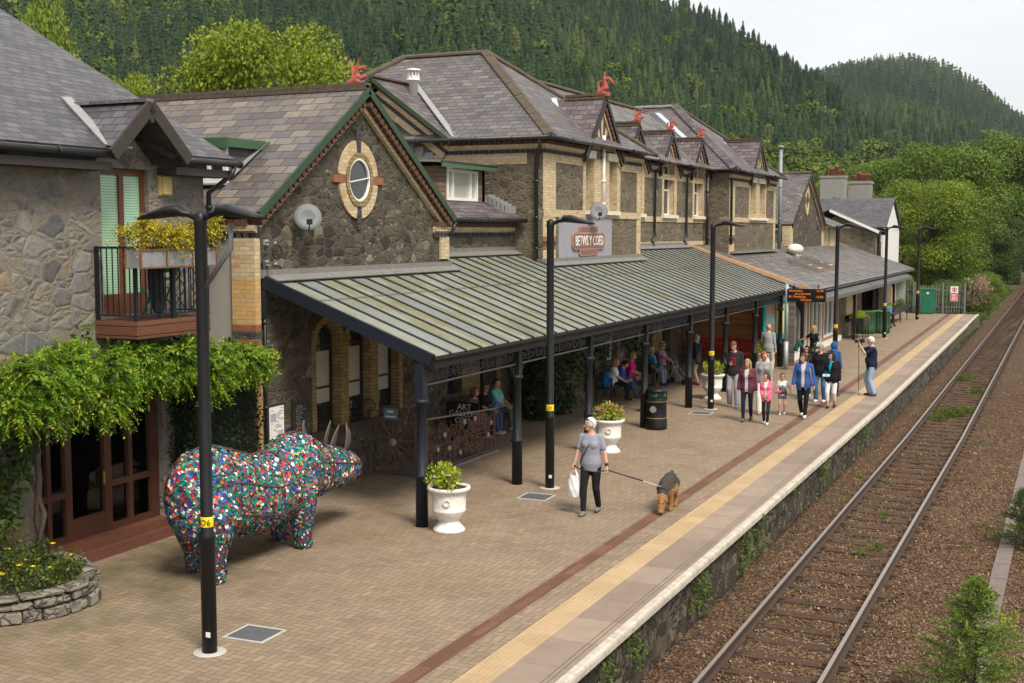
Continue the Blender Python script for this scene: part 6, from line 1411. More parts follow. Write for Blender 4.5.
# ------------------------------------------------------------------ far end: cabinet, palisade fence, sign, planters, tables
t = thing('equipment_cabinet', 'green metal equipment cabinet at the far end of the platform', 'cabinet', (-8.25, 78.0, 0))
mb = MB(); mb.box(-.36, .36, -.25, .25, .04, 1.46); mb.box(-.39, .39, -.28, .28, 1.46, 1.52); mb.box(-.33, .33, -.22, .22, 0, .04); mb.build('case', plain('green_enamel', (.012, .14, .075), .45, var=.1), t)
mb = MB(); mb.box(-.34, -.008, -.262, -.251, .08, 1.42); mb.box(.008, .34, -.262, -.251, .08, 1.42); mb.build('door', plain('green_door_enamel', (.014, .15, .082), .45, var=.1), t); mb = MB(); mb.box(-.06, .06, -.268, -.263, 1.20, 1.32); mb.build('label', M['paper'], t)
pf = thing('palisade_fence', 'grey steel palisade fence closing the far platform end', 'fence', (0, 79.0, 0))
mb = MB()
for x in (-9.2, -7.5, -6.25): mb.box(x - .05, x + .05, -.05, .05, 0, 1.85)
DG = plain('dull_galvanised', (.17, .18, .185), .6, .2, var=.2); mb.build('posts', DG, pf); mb = MB(); mb.box(-9.9, -6.25, .05, .08, .35, .41); mb.box(-9.9, -6.25, .05, .08, 1.35, 1.41); mb.build('rails', DG, pf)
mb = MB(); x = -9.85
while x < -6.3:
    if abs(x + 7.5) > .1 and abs(x + 9.2) > .1: mb.prism([(x - .03, .09, .05), (x + .03, .09, .05), (x + .03, .09, 1.62), (x, .09, 1.72), (x - .03, .09, 1.62)], (0, .008, 0))
    x += .15
mb.build('pales', DG, pf)
t = thing('warning_sign', 'red and white no trespassing sign on the palisade fence', 'sign', (-6.85, 78.88, 1.2))
mb = MB(); mb.box(-.22, .22, 0, .012, -.45, .45); mb.build('panel', M['paper'], t); mb = MB(); mb.box(-.20, .20, -.004, -.001, -.43, .05); mb.build('red_field', plain('sign_red', (.62, .02, .04), .5), t)
mb = MB(); ring(mb, 0, .004, 0, 0, .10, .135, 0, 360, 20); o = mb.build('red_ring', plain('sign_red_ring', (.62, .02, .04), .5), t); o.location = (0, -.002, .25); o.rotation_euler = (0, 0, R(-90)); mb = MB(); mb.beam((-.08, -.004, .33), (.08, -.004, .17), .03, .004, (0, 1, 0)); mb.box(-.03, .03, -.0045, -.0015, .15, .33, 1); mb.build('pictogram', [plain('sign_red_bar', (.62, .02, .04), .5), M['board']], t)
mb = MB(); 
for i in range(5): mb.box(-.15, .15 - .05 * (i % 2), -.008, -.0045, -.38 + .08 * i, -.345 + .08 * i)
mb.build('white_lines', M['paper'], t)
for i, (x, y, lab) in enumerate(((-9.35, 61.6, 'big round green tub at the café corner beside the black lamp post'), (-8.75, 62.2, 'second green tub standing nearer the platform edge by the lamp post'))):
    t = thing('green_tub', lab, 'planter', (x, y, 0), 0, 'green tubs by the café')
    mb = MB(); mb.lathe([(.42, 0), (.44, .3), (.42, 1.02), (.46, 1.04), (.46, 1.10), (.40, 1.10), (.38, 1.0), (0, .98)], (0, 0, 0), 18)
    for k in range(18): a = 6.283 * k / 18; mb.beam((.445 * math.cos(a), .445 * math.sin(a), .04), (.445 * math.cos(a), .445 * math.sin(a), 1.0), .03, .02, (math.cos(a), math.sin(a), 0))
    mb.build('tub', plain('green_plastic_%d' % i, (.035, .10, .045), .6, var=.3), t)
    mb = MB(); mb.lathe([(.44, .5), (.45, .53)], (0, 0, 0), 18); mb.build('hoop', M['iron'], t)
rr = random.Random(8)
for i, (x, y, sx, sy, z, lab) in enumerate(((-9.2, 58.9, .28, .8, .95, 'hanging dark trough of yellow-green plants by the café wall'), (-8.95, 69.6, .22, 2.8, .9, 'long black trough of fresh green plants on legs beside the café tables'))):
    t = thing('plant_trough', lab, 'planter', (x, y, 0)); mb = MB(); mb.box(-sx, sx, -sy, sy, z - .35, z); mb.build('trough', M['iron'], t); mb = MB()
    for a in (-1, 1):
        for b in (-.95, 0, .95): mb.beam((a * sx * .9, b * sy, 0), (a * sx * .9, b * sy, z - .34), .04, .04)
    mb.build('legs', M['iron'], t)
    rs = np.random.RandomState(30 + i); lob = [((rr.uniform(-sx, sx), rr.uniform(-sy, sy), z + .08), .16) for _ in range(16)]; v, f = lobes_leaves(rs, lob, 900, (.06, .14), (.02, .04), -.3); 
    link('trough_plant', npmesh('trough_plant', v, f, M['leaf_lime'] if i == 0 else M['leaf_weed']), None, (x, y, 0), 0, ('olive-yellow plants trailing from the trough by the café wall', 'fresh green plants growing in the long black trough')[i], 'plant')
t = thing('cafe_table', 'weathered picnic table outside the café behind the green tubs', 'table', (-9.0, 66.2, 0)); mb = MB(); mb.box(-.4, .4, -.9, .9, .70, .75); mb.build('table_top', dkw, t)
for b in (-.7, .7): mb = MB(); mb.beam((-.35, b, 0), (.2, b, .7), .06, .08); mb.beam((.35, b, 0), (-.2, b, .7), .06, .08); mb.build('leg', dkw, t)
t = thing('blue_box', 'small pale blue box standing on the café table', 'box', (-9.0, 66.3, .75)); mb = MB(); mb.box(-.2, .0, -.25, .25, 0, .3); mb.box(.02, .2, -.25, .2, 0, .28); mb.build('cartons', plain('blue_carton', (.08, .28, .55), .5), t)
# wooden board wall and shed pieces seen behind the far lamp
mb = MB(); mb.box(-10.3, -9.5, 77.3, 77.4, 0, 2.0); tag(mb.build('steel_hoarding', M['galv']), 'plain grey steel sheet screen beside the palisade fence', 'screen')
# items on the balcony and in the shop window
bxs = thing('balcony_planter', 'grey zinc planter box with rusty frame hanging on the balcony railing', 'planter', (-12.45, 14.9, 4.38))
mb = MB(); mb.box(-.14, .14, -.85, .85, 0, .26); mb.build('zinc_panels', plain('stained_zinc', (.24, .25, .27), .55, .2, var=.4, scale=5), bxs)
mb = MB()
for x in (-.145, .145):
    for z in (0, .26): mb.beam((x, -.86, z), (x, .86, z), .025, .025)
    for y in (-.86, -.3, .28, .86): mb.beam((x, y, -.012), (x, y, .272), .026, .026)
mb.build('rusty_frame', M['rustwire'], bxs)
rs = np.random.RandomState(44); lob = [((rr.uniform(-.12, .12), -.80 + .165 * i + rr.uniform(-.05, .05), .36 + rr.uniform(0, .24)), rr.uniform(.14, .24)) for i in range(11)]
o1 = rs.normal(0, 1, (900, 3)); c = np.array([l[0] for l in lob])[rs.randint(11, size=900)]; d = unit(o1 + np.array([.2, 0, .5])); v, f = sprays(rs, c + d * .06, d, 9, .26, (.03, .06), (.015, .028))
link('golden_shrub', npmesh('golden_shrub', v, f, M['leaf_box']), None, (-12.45, 14.9, 4.38), 0, 'golden yellow flowering shrub filling the balcony planter', 'plant')
t = thing('folding_chair', 'green metal folding chair standing on the balcony', 'chair', (-13.0, 15.25, 3.58)); gm = plain('bright_green_enamel', (.0, .20, .07), .5)
for y in (-.2, .2): mb = MB(); mb.beam((-.2, y, 0), (.22, y, .82), .022, .022); mb.beam((.2, y, 0), (-.2, y, .46), .022, .022); mb.build('leg', gm, t)
mb = MB(); 
for i in range(5): mb.box(-.2 + .08 * i, -.14 + .08 * i, -.2, .2, .45, .465)
mb.build('seat', gm, t); mb = MB(); mb.box(.19, .215, -.2, .2, .70, .78); mb.box(.16, .19, -.2, .2, .58, .62); mb.build('backrest', gm, t)
mb = MB(); mb.loft([((0, 0, .95), .06, .10), ((0, 0, .8), .09, .17), ((.01, 0, .45), .09, .16), ((.02, .03, .15), .06, .13), ((.02, .05, .05), .02, .06)], 12)
tag(link('hung_coat', blob(mb, .03, plain('black_cloth', (.012, .012, .016), .9), 'hung_coat', 3), None, (-12.74, 14.85, 3.58)), 'black coat hanging over the balcony railing', 'coat')
for i, (y, z0, w, h, m, lab) in enumerate(((13.48, .32, .15, .34, 'paper', 'framed picture of figures leaning in the shop window'), (13.92, .66, .13, .5, 'paper', 'tall white card leaning inside the shop door'), (14.28, .66, .22, .24, 'paper', 'small landscape picture inside the shop door'), (14.82, .42, .16, .62, 'paper', 'white poster with a black squiggle in the shop window'), (15.3, .42, .18, .36, 'board', 'black poster with white script in the shop window'))):
    t = thing('shop_picture', lab, 'picture', (-13.66, y, z0)); mb = MB(); mb.box(-.01, .01, -w, w, 0, h); mb.build('card', M[m], t)
    mb = MB()
    if i == 3: mb.tube([(.012, -.02, .1), (.012, .06, .22), (.012, -.03, .34), (.012, .05, .44), (.012, .0, .54)], .012, 5)
    elif i == 4: mb.tube([(.012, -.12, .2), (.012, -.05, .25), (.012, 0, .2), (.012, .06, .26), (.012, .12, .2)], .006, 5, 1)
    elif i == 2: mb.box(.0105, .013, -.18, .18, .03, .1, 3); mb.box(.0105, .013, -.18, .18, .1, .2, 2)
    elif i == 0: mb.box(.0105, .013, -.13, .13, .12, .3, 0); mb.tube([(.014, -.08, .28), (.014, .06, .1)], .02, 5, 2); mb.tube([(.014, .05, .27), (.014, -.03, .14)], .012, 5, 1)
    else: mb.box(.0105, .013, -.09, .09, .1, .25, 3); mb.box(.0105, .013, -.09, .0, .3, .42, 2)
    mb.build('picture', [M['board'], M['paper'], plain('picture_blue', (.05, .12, .28), .6), plain('picture_brown', (.28, .12, .06), .6)], t)
for i, (y, z0, s, h) in enumerate(((13.25, .30, .12, .55), (13.52, .66, .2, .62), (14.5, .14, .3, 1.4), (14.95, .9, .2, .42), (15.35, .85, .15, .5))):
    t = thing('cardboard_box', ('small cardboard box at the pier end of the shop window', 'cardboard box behind the framed figures in the window', 'tall cardboard display behind the shop door', 'cardboard box with a blue card beside the tall window mullion', 'narrow cardboard box at the hedge end of the window')[i], 'box', (-13.95, y, z0)); mb = MB(); mb.box(-.2, .1, -s, s, 0, h); mb.build('carton', M['tan_box'], t); mb = MB(); mb.box(-.18, .08, -s * .9, s * .9, h, h + .01); mb.build('flap', plain('cardboard_flap', (.42, .28, .14), .8), t)
# ------------------------------------------------------------------ people
def skinmat(name, c):
    g = G(name, .55, .4); g.color(g.mix(g.noise(g.obj(), 8, 3), tuple(x * .9 for x in c), c)); g.b.inputs['Subsurface Weight'].default_value = .08; return g.mat
SKIN = skinmat('fair_skin', (.52, .30, .215)); SKIN2 = skinmat('tanned_skin', (.42, .22, .145))
EYE = plain('dark_eye', (.03, .02, .018), .3); LIP = plain('lips', (.36, .12, .10), .5)
CL = {}
def cloth(c, var=.18):
    k = tuple(c)
    if k not in CL: CL[k] = plain('cloth_%d' % len(CL), c, .9, spec=.15, var=var, scale=9, bump=.15)
    return CL[k]
HAIRS = {'white': (.58, .56, .53), 'grey': (.26, .25, .24), 'blond': (.30, .19, .085), 'brown': (.085, .045, .022), 'dark': (.022, .015, .012), 'red': (.33, .085, .02), 'fairbrown': (.12, .068, .032)}
HM = {k: plain('hair_' + k, v, .75, spec=.2, var=.4, scale=30, bump=.3) for k, v in HAIRS.items()}
def ik(a, t, l1, l2, pole):
    a, t, pole = Vector(a), Vector(t), Vector(pole); d = t - a; L = min(d.length, (l1 + l2) * .995); d.normalize(); x = (l1 * l1 - l2 * l2 + L * L) / (2 * L); h = math.sqrt(max(0, l1 * l1 - x * x))
    p = pole - d * pole.dot(d); p = p.normalized() if p.length > 1e-5 else d.orthogonal().normalized()
    return a + d * x + p * h, a + d * L
def hand(mb, w, d, palm, side, curl=.5):
    """palm, four unequal bent fingers and a thumb; d along the hand, palm the way the palm faces, side +1 right -1 left"""
    w, d, palm = Vector(w), Vector(d).normalized(), Vector(palm); palm = (palm - d * palm.dot(d)).normalized(); sd = d.cross(palm) * side   # towards the thumb
    mb.loft([(w + d * t, rx, ry, sd, palm) for t, rx, ry in ((-.02, .026, .020), (.02, .032, .018), (.06, .040, .016), (.088, .038, .013))], 10)
    for i, (ln, o) in enumerate(((.070, .028), (.078, .010), (.072, -.010), (.056, -.028))):
        p = w + d * .082 + sd * o; q = d.copy(); pts = [p]
        for s in range(3): q = (q + palm * curl * .8).normalized(); p = p + q * ln * (.42, .32, .26)[s]; pts.append(p)
        mb.tube(pts, [.0092, .0088, .008, .006], 6)
    p = w + d * .025 + sd * .028; q = (d * .6 + sd * .7 + palm * .3).normalized(); pts = [p, p + q * .035]; q = (q + palm * curl + d * .4).normalized(); pts.append(pts[-1] + q * .03); pts.append(pts[-1] + q * .022); mb.tube(pts, [.012, .011, .0095, .007], 6)
NP = [0]
def person(label, x, y, h, face, feet=((.09, .12, 0), (-.09, -.12, 0)), hands=((.24, .05, .86), (-.24, .05, .86)), hip=.90, lean=0., yaw=0., pitch=0., tilt=0.,
           top=(.5, .5, .5), sleeve='short', toplen=.10, legs='trousers', lc=(.05, .05, .06), shoe=(.03, .03, .03), hair='short', hc='brown', bulk=1., female=True,
           coat=None, coatlen=.14, flare=0., skin=None, headscale=1., vox=.0135, elbow=(-.25, -1, -.2), glasses=False, group=None, palms=None, seated=False, extra=None, leglen=1., curl=.45):
    skin = skin or SKIN; s = h / 1.7; root = thing('person', label, 'person', (x, y, 0), math.atan2(-face[0], face[1]), group); root.scale = (s, s, s)
    hp = Vector((0, 0, hip + .03)); L = R(lean); cl, slm = math.cos(L), math.sin(L)
    def T(p): p = Vector(p); return hp + Vector((p.x, p.y * cl + p.z * slm, p.z * cl - p.y * slm))
    AX, AY = Vector((1, 0, 0)), Vector((0, cl, -slm))
    hb = Vector((0, .015, .545)); HR = Matrix.Rotation(R(yaw), 3, 'Z') @ Matrix.Rotation(R(pitch), 3, 'X') @ Matrix.Rotation(R(tilt), 3, 'Y')
    def Hd(p): return T(hb) + HR @ (Vector(p) * headscale)
    b = bulk; sh = .172 * (b * .5 + .5) * (.93 if female else 1.03)
    torso = [(-.11, .140 * b, .105 * b), (-.02, .168 * b, .122 * b), (.06, .158 * b, .115 * b), (.14, .140 * b, .105 * b), (.26, .150 * b, .112 * b), (.36, .160 * (b * .6 + .4), .110 * b), (.44, .152, .092), (.50, .085, .068), (.54, .055, .055)]
    def torso_loft(mb, m, z0=-.11, z1=.54):
        zs = [q[0] for q in torso]; pick = sorted({z0, z1, *[z for z in zs if z0 < z < z1]})
        mb.loft([(T((0, 0, z)), np.interp(z, zs, [q[1] for q in torso]) + m, np.interp(z, zs, [q[2] for q in torso]) + m, AX, AY) for z in pick], 18)
        if female and z1 > .35:
            for sx in (-1, 1): mb.ball(T((sx * .068, .075, .315)), (.068 + m, .062 + m, .065 + m))
        if bulk > 1.15 and z0 < .1: mb.ball(T((0, .05 * b, .10)), (.13 * b + m, .10 * b + m, .13 + m))
    limbs = {}
    for i, sx in ((0, 1), (1, -1)):
        sj = T((sx * sh, 0, .445)); el, wr = ik(sj, Vector(hands[i]), .27, .245, Vector((sx * abs(elbow[0]) * 1., elbow[1], elbow[2]))); limbs['arm', i] = (sj, el, wr)
        hj = hp + Vector((sx * .088 * (b * .5 + .5), 0, -.04)); an = Vector(feet[i]) + Vector((0, 0, .085)); kn, an = ik(hj, an, .425 * leglen, .41 * leglen, (sx * .1, 1, .35 if seated else 0)); limbs['leg', i] = (hj, kn, an)
    # --- the body, one skin
    mb = MB(); torso_loft(mb, 0.); ex = MB()
    mb.limb(T((0, .0, .47)), T((0, .012, .58)), .055, .050)
    mb.ball(Hd((0, .02, .125)), (.074 * headscale, .094 * headscale, .108 * headscale), 14, 10, rot=HR); mb.ball(Hd((0, .048, .052)), (.054 * headscale, .058 * headscale, .052 * headscale), rot=HR)
    mb.limb(Hd((0, .105, .118)), Hd((0, .126, .088)), .012, .016); mb.ball(Hd((0, .100, .045)), .018)
    for sx in (-1, 1): mb.ball(Hd((sx * .076, .012, .105)), (.012, .020, .030), rot=HR)
    mb.limb(Hd((-.03, .098, .14)), Hd((.03, .098, .14)), .014, .014)
    for i in (0, 1):
        a, e, w_ = limbs['arm', i]; mb.limb(a, e, .050 * (b * .5 + .5), .039); mb.limb(e, w_, .041, .027); d = (w_ - e).normalized()
        pv = Vector((-(1, -1)[i], .2, 0)) if palms is None or palms[i] is None else Vector(palms[i]); hand(ex, w_ + d * .01, d, pv, (1, -1)[i] , curl)
        a, k, f = limbs['leg', i]; mb.limb(a, k, .080 * b, .054); mb.limb(k, f, .056, .036); mb.limb(f + Vector((0, -.02, -.03)), f + Vector((0, .10, -.055)), .036, .026)
    Hi = HR.inverted(); hb_w = T(hb)
    def paint(c, n):
        q = (Hi @ (c - hb_w)) / headscale
        if q.y > .07:
            if abs(abs(q.x) - .031) < .014 and abs(q.z - .126) < .009: return 1
            if abs(q.x) < .024 and abs(q.z - .058) < .008: return 2
        return 0
    link('body', blob(mb, vox, [skin, EYE, LIP], 'body', 3, extra=ex, paint=paint), root)
    # --- clothes
    if top is not None:
        mb = MB(); torso_loft(mb, .022, -.02 - toplen, .485)
        for i in (0, 1):
            a, e, w_ = limbs['arm', i]; mb.limb(T(((1, -1)[i] * .06, 0, .44)), a, .07, .066)
            if sleeve == 'none': continue
            if sleeve == 'short': mb.limb(a, a.lerp(e, .72), .068, .062)
            else: mb.limb(a, e, .066, .054); mb.limb(e, w_.lerp(e, .06), .054, .040)
        link('top', blob(mb, .017, top if isinstance(top, bpy.types.Material) else cloth(top), 'top', 3), root)
    if coat is not None:
        mb = MB(); torso_loft(mb, .040, -.04 - coatlen, .50)
        for i in (0, 1):
            a, e, w_ = limbs['arm', i]; mb.limb(T(((1, -1)[i] * .06, 0, .44)), a, .08, .080); mb.limb(a, e, .080, .064); mb.limb(e, w_.lerp(e, .04), .064, .048)
        mb.loft([(T((0, -.03, .46)), .10, .09, AX, AY), (T((0, -.035, .53)), .085, .08, AX, AY)], 14)
        Ti = lambda c: Vector((c.x, (c - hp).y * cl - (c - hp).z * slm, (c - hp).z * cl + (c - hp).y * slm))
        def cut(c):
            q = Ti(c); return q.y > .045 and abs(q.x) < .045 + .05 * max(0, q.z - .2)
        link('jacket', blob(mb, .018, coat if isinstance(coat, bpy.types.Material) else cloth(coat), 'jacket', 3, cut=cut), root)
    if legs in ('trousers', 'cropped', 'shorts', 'leggings'):
        m = {'leggings': .004}.get(legs, .010); mb = MB(); torso_loft(mb, m, -.11, .07)
        for i in (0, 1):
            a, k, f = limbs['leg', i]; mb.limb(a, k, .082 * b + m, .056 + m + flare * .3)
            if legs == 'shorts': continue
            mb.limb(k, f.lerp(k, .38 if legs == 'cropped' else .06), .058 + m + flare * .3, .042 + m + flare)
        if legs == 'shorts':
            mb = MB(); torso_loft(mb, m, -.11, .07)
            for i in (0, 1): a, k, f = limbs['leg', i]; mb.limb(a, a.lerp(k, .40), .086 * b + m, .078 + m)
        link('trousers', blob(mb, .017, lc if isinstance(lc, bpy.types.Material) else cloth(lc), 'trousers', 3), root)
    for i in (0, 1):
        f = limbs['leg', i][2]; mb = MB(); mb.limb(f + Vector((0, -.035, -.042)), f + Vector((0, .125, -.050)), .043, .036, 10); mb.limb(f + Vector((0, -.03, -.0)), f + Vector((0, .0, -.04)), .040, .042, 10)
        z0 = f.z - .085
        for q in range(len(mb.v)):
            if mb.v[q][2] < z0: mb.v[q] = (mb.v[q][0], mb.v[q][1], z0)
        mb.build('shoe', cloth(shoe), root)
    # --- hair
    mb = MB(); hs = headscale
    if hair != 'none':
        mb.ball(Hd((0, .008, .135)), (.088 * hs, .108 * hs, .118 * hs), 14, 10, rot=HR)
        if hair in ('long', 'bob', 'wavy'):
            dn = {'bob': .0, 'long': -.13, 'wavy': -.10}[hair]
            for sx in (-1, 0, 1): mb.limb(Hd((sx * .052, -.045, .13)), Hd((sx * .075, -.045 + (.03 if sx else 0), dn)), .050 * hs, .036 * hs)
            for sx in (-1, 1): mb.limb(Hd((sx * .072, .03, .14)), Hd((sx * .085, .02, dn + .02)), .026, .03)
        if hair == 'bun': mb.ball(Hd((0, -.10, .19)), .05)
        if hair == 'pony': mb.limb(Hd((0, -.09, .16)), Hd((0, -.14, -.02)), .038, .025)
        def hcut(c):
            q = (Hi @ (c - hb_w)) / hs
            if hair == 'bald': return q.z > .135 or q.y > .03
            if hair == 'short': return (q.y > .045 and q.z < .172) or q.z < .055 + .3 * max(0, q.y) or (q.y > -.02 and q.z < .10)
            return q.y > .052 and q.z < .178 and abs(q.x) < .075
        link('hair', blob(mb, .013, HM[hc], 'hair', 2, cut=hcut), root)
    if glasses:
        mb = MB()
        for sx in (-1, 1): mb.obox(Hd((sx * .033, .112, .126)), HR @ Vector((.026, 0, 0)), HR @ Vector((0, .005, 0)), HR @ Vector((0, 0, .017))); mb.beam(Hd((sx * .058, .108, .13)), Hd((sx * .082, .0, .13)), .006, .006)
        mb.build('sunglasses', M['board'], root)
    if extra: extra(root, T, Hd, HR, limbs, AX, AY)
    rot = Matrix.Rotation(root.rotation_euler[2], 3, 'Z')
    def W(p): return Vector((x, y, 0)) + rot @ (Vector(p) * s)
    return root, W, limbs, T
wk = lambda a, b: ((.085, a, 0 if a > 0 else .03), (-.085, b, 0 if b > 0 else .03))

# woman with the dog
def ex1(root, T, Hd, HR, limbs, AX, AY):
    mb = MB()
    for sx in (-1, 1): mb.obox(Hd((sx * .034, .075, .215)), HR @ Vector((.026, 0, 0)), HR @ Vector((0, .012, .010)), HR @ Vector((0, -.01, .012)))
    mb.tube([Hd((-.06, .07, .215)), Hd((-.09, 0, .17)), Hd((-.085, -.02, .12))], .005, 5); mb.tube([Hd((.06, .07, .215)), Hd((.09, 0, .17)), Hd((.085, -.02, .12))], .005, 5); mb.build('raised_sunglasses', M['board'], root)
    mb = MB(); mb.tube([T((-.11, -.05, .475)), T((-.07, .09, .42)), T((.0, .15, .30)), T((.10, .155, .12)), T((.175, .09, -.02))], .010, 6); mb.build('bag_strap', cloth((.05, .05, .055)), root)
    mb = MB(); a, e, w_ = limbs['arm', 1]; mb.limb(e.lerp(w_, .86), e.lerp(w_, .93), .034, .033); mb.build('wristwatch', M['board'], root)
p1, W1, lm1, T1 = person('woman with short white hair in grey T-shirt and black trousers walking a dog', -7.62, 19.95, 1.68, (.02, -1), feet=((.07, .20, 0), (-.08, -.18, .02)), hands=((.29, .14, .80), (-.36, .08, .73)), yaw=-58, top=(.25, .255, .31), sleeve='short', toplen=.13, lc=(.014, .014, .017), shoe=(.16, .17, .16), hair='short', hc='white', bulk=1.1, vox=.010, extra=ex1, curl=.9)
hr, hl = W1(lm1['arm', 0][2] + Vector((0, .02, -.08))), W1(lm1['arm', 1][2] + Vector((-.03, .02, -.07)))
t = thing('carrier_bag', 'white plastic carrier bag held in the right hand of the dog walker', 'bag', tuple(hr))
mb = MB(); mb.loft([((0, 0, -.52), .03, .02), ((0.01, 0, -.50), .10, .06), ((0, 0, -.36), .125, .075), ((0, 0, -.20), .10, .06), ((0, 0, -.12), .075, .04)], 14)
rr = random.Random(3); mb.limb((.06, 0, -.13), (.02, 0, .0), .03, .010); mb.limb((-.06, 0, -.13), (-.02, 0, .0), .03, .010)
link('bag_body', blob(mb, .014, plain('white_polythene', (.72, .73, .75), .35, var=.08), 'bag_body', 2, noise=lambda c: .004 * math.sin(c.z * 25 + c.x * 60)), t)

# the dog
dg = thing('dog', 'tan terrier with a black saddle sniffing the paving on a lead', 'dog', (-6.52, 20.86, 0), math.atan2(-.10, -1)); dg.scale = (1.05, 1.05, 1.05)
mb = MB(); mb.loft([((0, y, z), rx, rz, (1, 0, 0), (0, 0, 1)) for y, z, rx, rz in ((-.36, .44, .05, .07), (-.33, .45, .095, .115), (-.22, .455, .115, .13), (-.05, .43, .105, .115), (.10, .42, .115, .14), (.22, .40, .105, .135), (.29, .37, .07, .09))], 16)
mb.limb((0, .22, .42), (0, .42, .27), .10, .07); mb.limb((0, .41, .27), (0, .50, .13), .07, .052); mb.limb((0, .48, .15), (0, .535, .06), .052, .042); mb.ball((0, .535, .05), (.042, .035, .035))
for sx in (-1, 1):
    mb.limb((sx * .06, .42, .32), (sx * .085, .47, .25), .024, .02, flat=.6)
    mb.limb((sx * .085, .17, .38), (sx * .085, .14, .22), .062, .042); mb.limb((sx * .085, .14, .22), (sx * .085, .17 + .05 * sx, .05), .040, .036); mb.limb((sx * .085, .17 + .05 * sx, .035), (sx * .085, .22 + .05 * sx, .03), .036, .03)
    mb.limb((sx * .075, -.25, .42), (sx * .09, -.18, .29), .085, .055); mb.limb((sx * .09, -.18, .29), (sx * .09, -.31, .17), .052, .036); mb.limb((sx * .09, -.31, .17), (sx * .09, -.28, .05), .035, .034); mb.limb((sx * .09, -.28, .035), (sx * .09, -.22, .03), .036, .03)
mb.limb((0, -.33, .52), (0, -.375, .57), .035, .026)
tan = plain('tan_fur', (.31, .155, .055), .9, var=.4, scale=25, bump=.5); blk = plain('black_grey_fur', (.05, .042, .036), .9, var=.6, scale=25, bump=.5)
def dogpaint(c, n):
    if c.y > .45: return 2 if (c.z < .055 and c.y > .54) or (abs(abs(c.x) - .03) < .012 and abs(c.z - .20) < .012 and n.y > 0) else 0
    edge = .395 + .03 * math.sin(c.y * 30) + .03 * math.sin(c.x * 40)
    if -.36 < c.y < .26 and c.z > edge - .04 * (c.y < .1): return 1
    if .2 < c.y < .43 and c.z > .46 - .55 * (c.y - .2) - .06 and n.z > -.1: return 1
    return 1 if c.y < -.34 and c.z > .54 else 0
rr = random.Random(4)
link('body', blob(mb, .012, [tan, blk, M['board']], 'body', 2, paint=dogpaint, noise=lambda c: rr.uniform(-.004, .005)), dg)
dme = dg.children[0].data; rs_ = np.random.RandomState(6); pc = np.array([p.center[:] for p in dme.polygons]); pn = np.array([p.normal[:] for p in dme.polygons]); pm = np.array([p.material_index for p in dme.polygons])
kk = rs_.randint(0, len(pc), 9000); kk = kk[pm[kk] < 2]; m_ = len(kk); dn = pn[kk] + rs_.normal(0, .35, (m_, 3)) + np.array([0, -.5, -.55]); dn /= np.linalg.norm(dn, axis=1)[:, None]; sd = np.cross(dn, rs_.normal(size=(m_, 3))); sd /= np.linalg.norm(sd, axis=1)[:, None]; LL = rs_.uniform(.018, .034, (m_, 1)); o_ = pc[kk] - pn[kk] * .004
fv = np.stack([o_ - sd * .004, o_ + dn * LL, o_ + sd * .004], 1).reshape(-1, 3); link('shaggy_coat', npmesh('shaggy_coat', fv, np.arange(m_ * 3).reshape(-1, 3), [plain('tan_strands', (.34, .18, .07), .9, var=.3), plain('grey_brown_strands', (.085, .068, .054), .9, var=.4)], midx=pm[kk]), dg)
mb = MB(); mb.tube([(.085 * math.cos(6.283 * i / 14), .33 + .035 * math.sin(6.283 * i / 14), .345 + .085 * math.sin(6.283 * i / 14)) for i in range(15)], .010, 6); mb.build('collar', cloth((.02, .05, .10)), dg)
rot = Matrix.Rotation(math.atan2(-.10, -1), 3, 'Z'); dc = Vector((-6.52, 20.86, 0)) + rot @ Vector((0, .31, .45))
ld = thing('dog_lead', 'black retractable dog lead stretched from the woman to her dog', 'dog lead')
mb = MB(); m_ = hl.lerp(dc, .62); mb.tube([hr + Vector((.0, 0, .06)), hr.lerp(hl, .3) + Vector((0, -.16, .02)), hr.lerp(hl, .7) + Vector((0, -.16, -.01)), hl], .011, 6); mb.tube([hl, m_], .012, 6); mb.build('strap', M['board'], ld); mb = MB(); mb.tube([m_, dc], .007, 5); mb.build('cord', plain('pale_cord', (.6, .6, .58), .6), ld)

# the walking group
def print_patch(col):
    def f(root, T, Hd, HR, limbs, AX, AY):
        mb = MB(); 
        for r_ in range(3):
            for q in range(5):
                a0, a1 = R(62 + 56 * q / 5), R(62 + 56 * (q + .8) / 5); z0 = .36 - .075 * r_; k = (.18, .131)
                mb.prism([T((k[0] * math.cos(a), k[1] * math.sin(a) + .012, z)) for a, z in ((a0, z0), (a1, z0), (a1, z0 - .05), (a0, z0 - .05))], (0, .004, 0))
        mb.build('chest_print', cloth(col), root)
    return f
def hoodback(col):
    def f(root, T, Hd, HR, limbs, AX, AY):
        mb = MB(); mb.loft([(T((0, -.06, .42)), .12, .07, AX, AY), (T((0, -.08, .50)), .13, .075, AX, AY), (T((0, -.06, .56)), .10, .05, AX, AY)], 12); mb.build('hood', cloth(col), root)
    return f
def teen_extra(*a): print_patch((.28, .02, .05))(*a); hoodback((.025, .022, .026))(*a)
pt, Wt, lmt, _ = person('young man in a black hoodie with red print looking at his phone', -8.74, 34.01, 1.86, (.08, -1), feet=((.09, -.05, 0), (-.13, .14, 0)), hands=((.05, .30, 1.14), (-.23, .12, .90)), pitch=-22, top=(.025, .022, .026), sleeve='long', lc=(.30, .31, .34), flare=.02, shoe=(.22, .22, .23), hair='short', hc='fairbrown', female=False, extra=teen_extra, curl=.8)
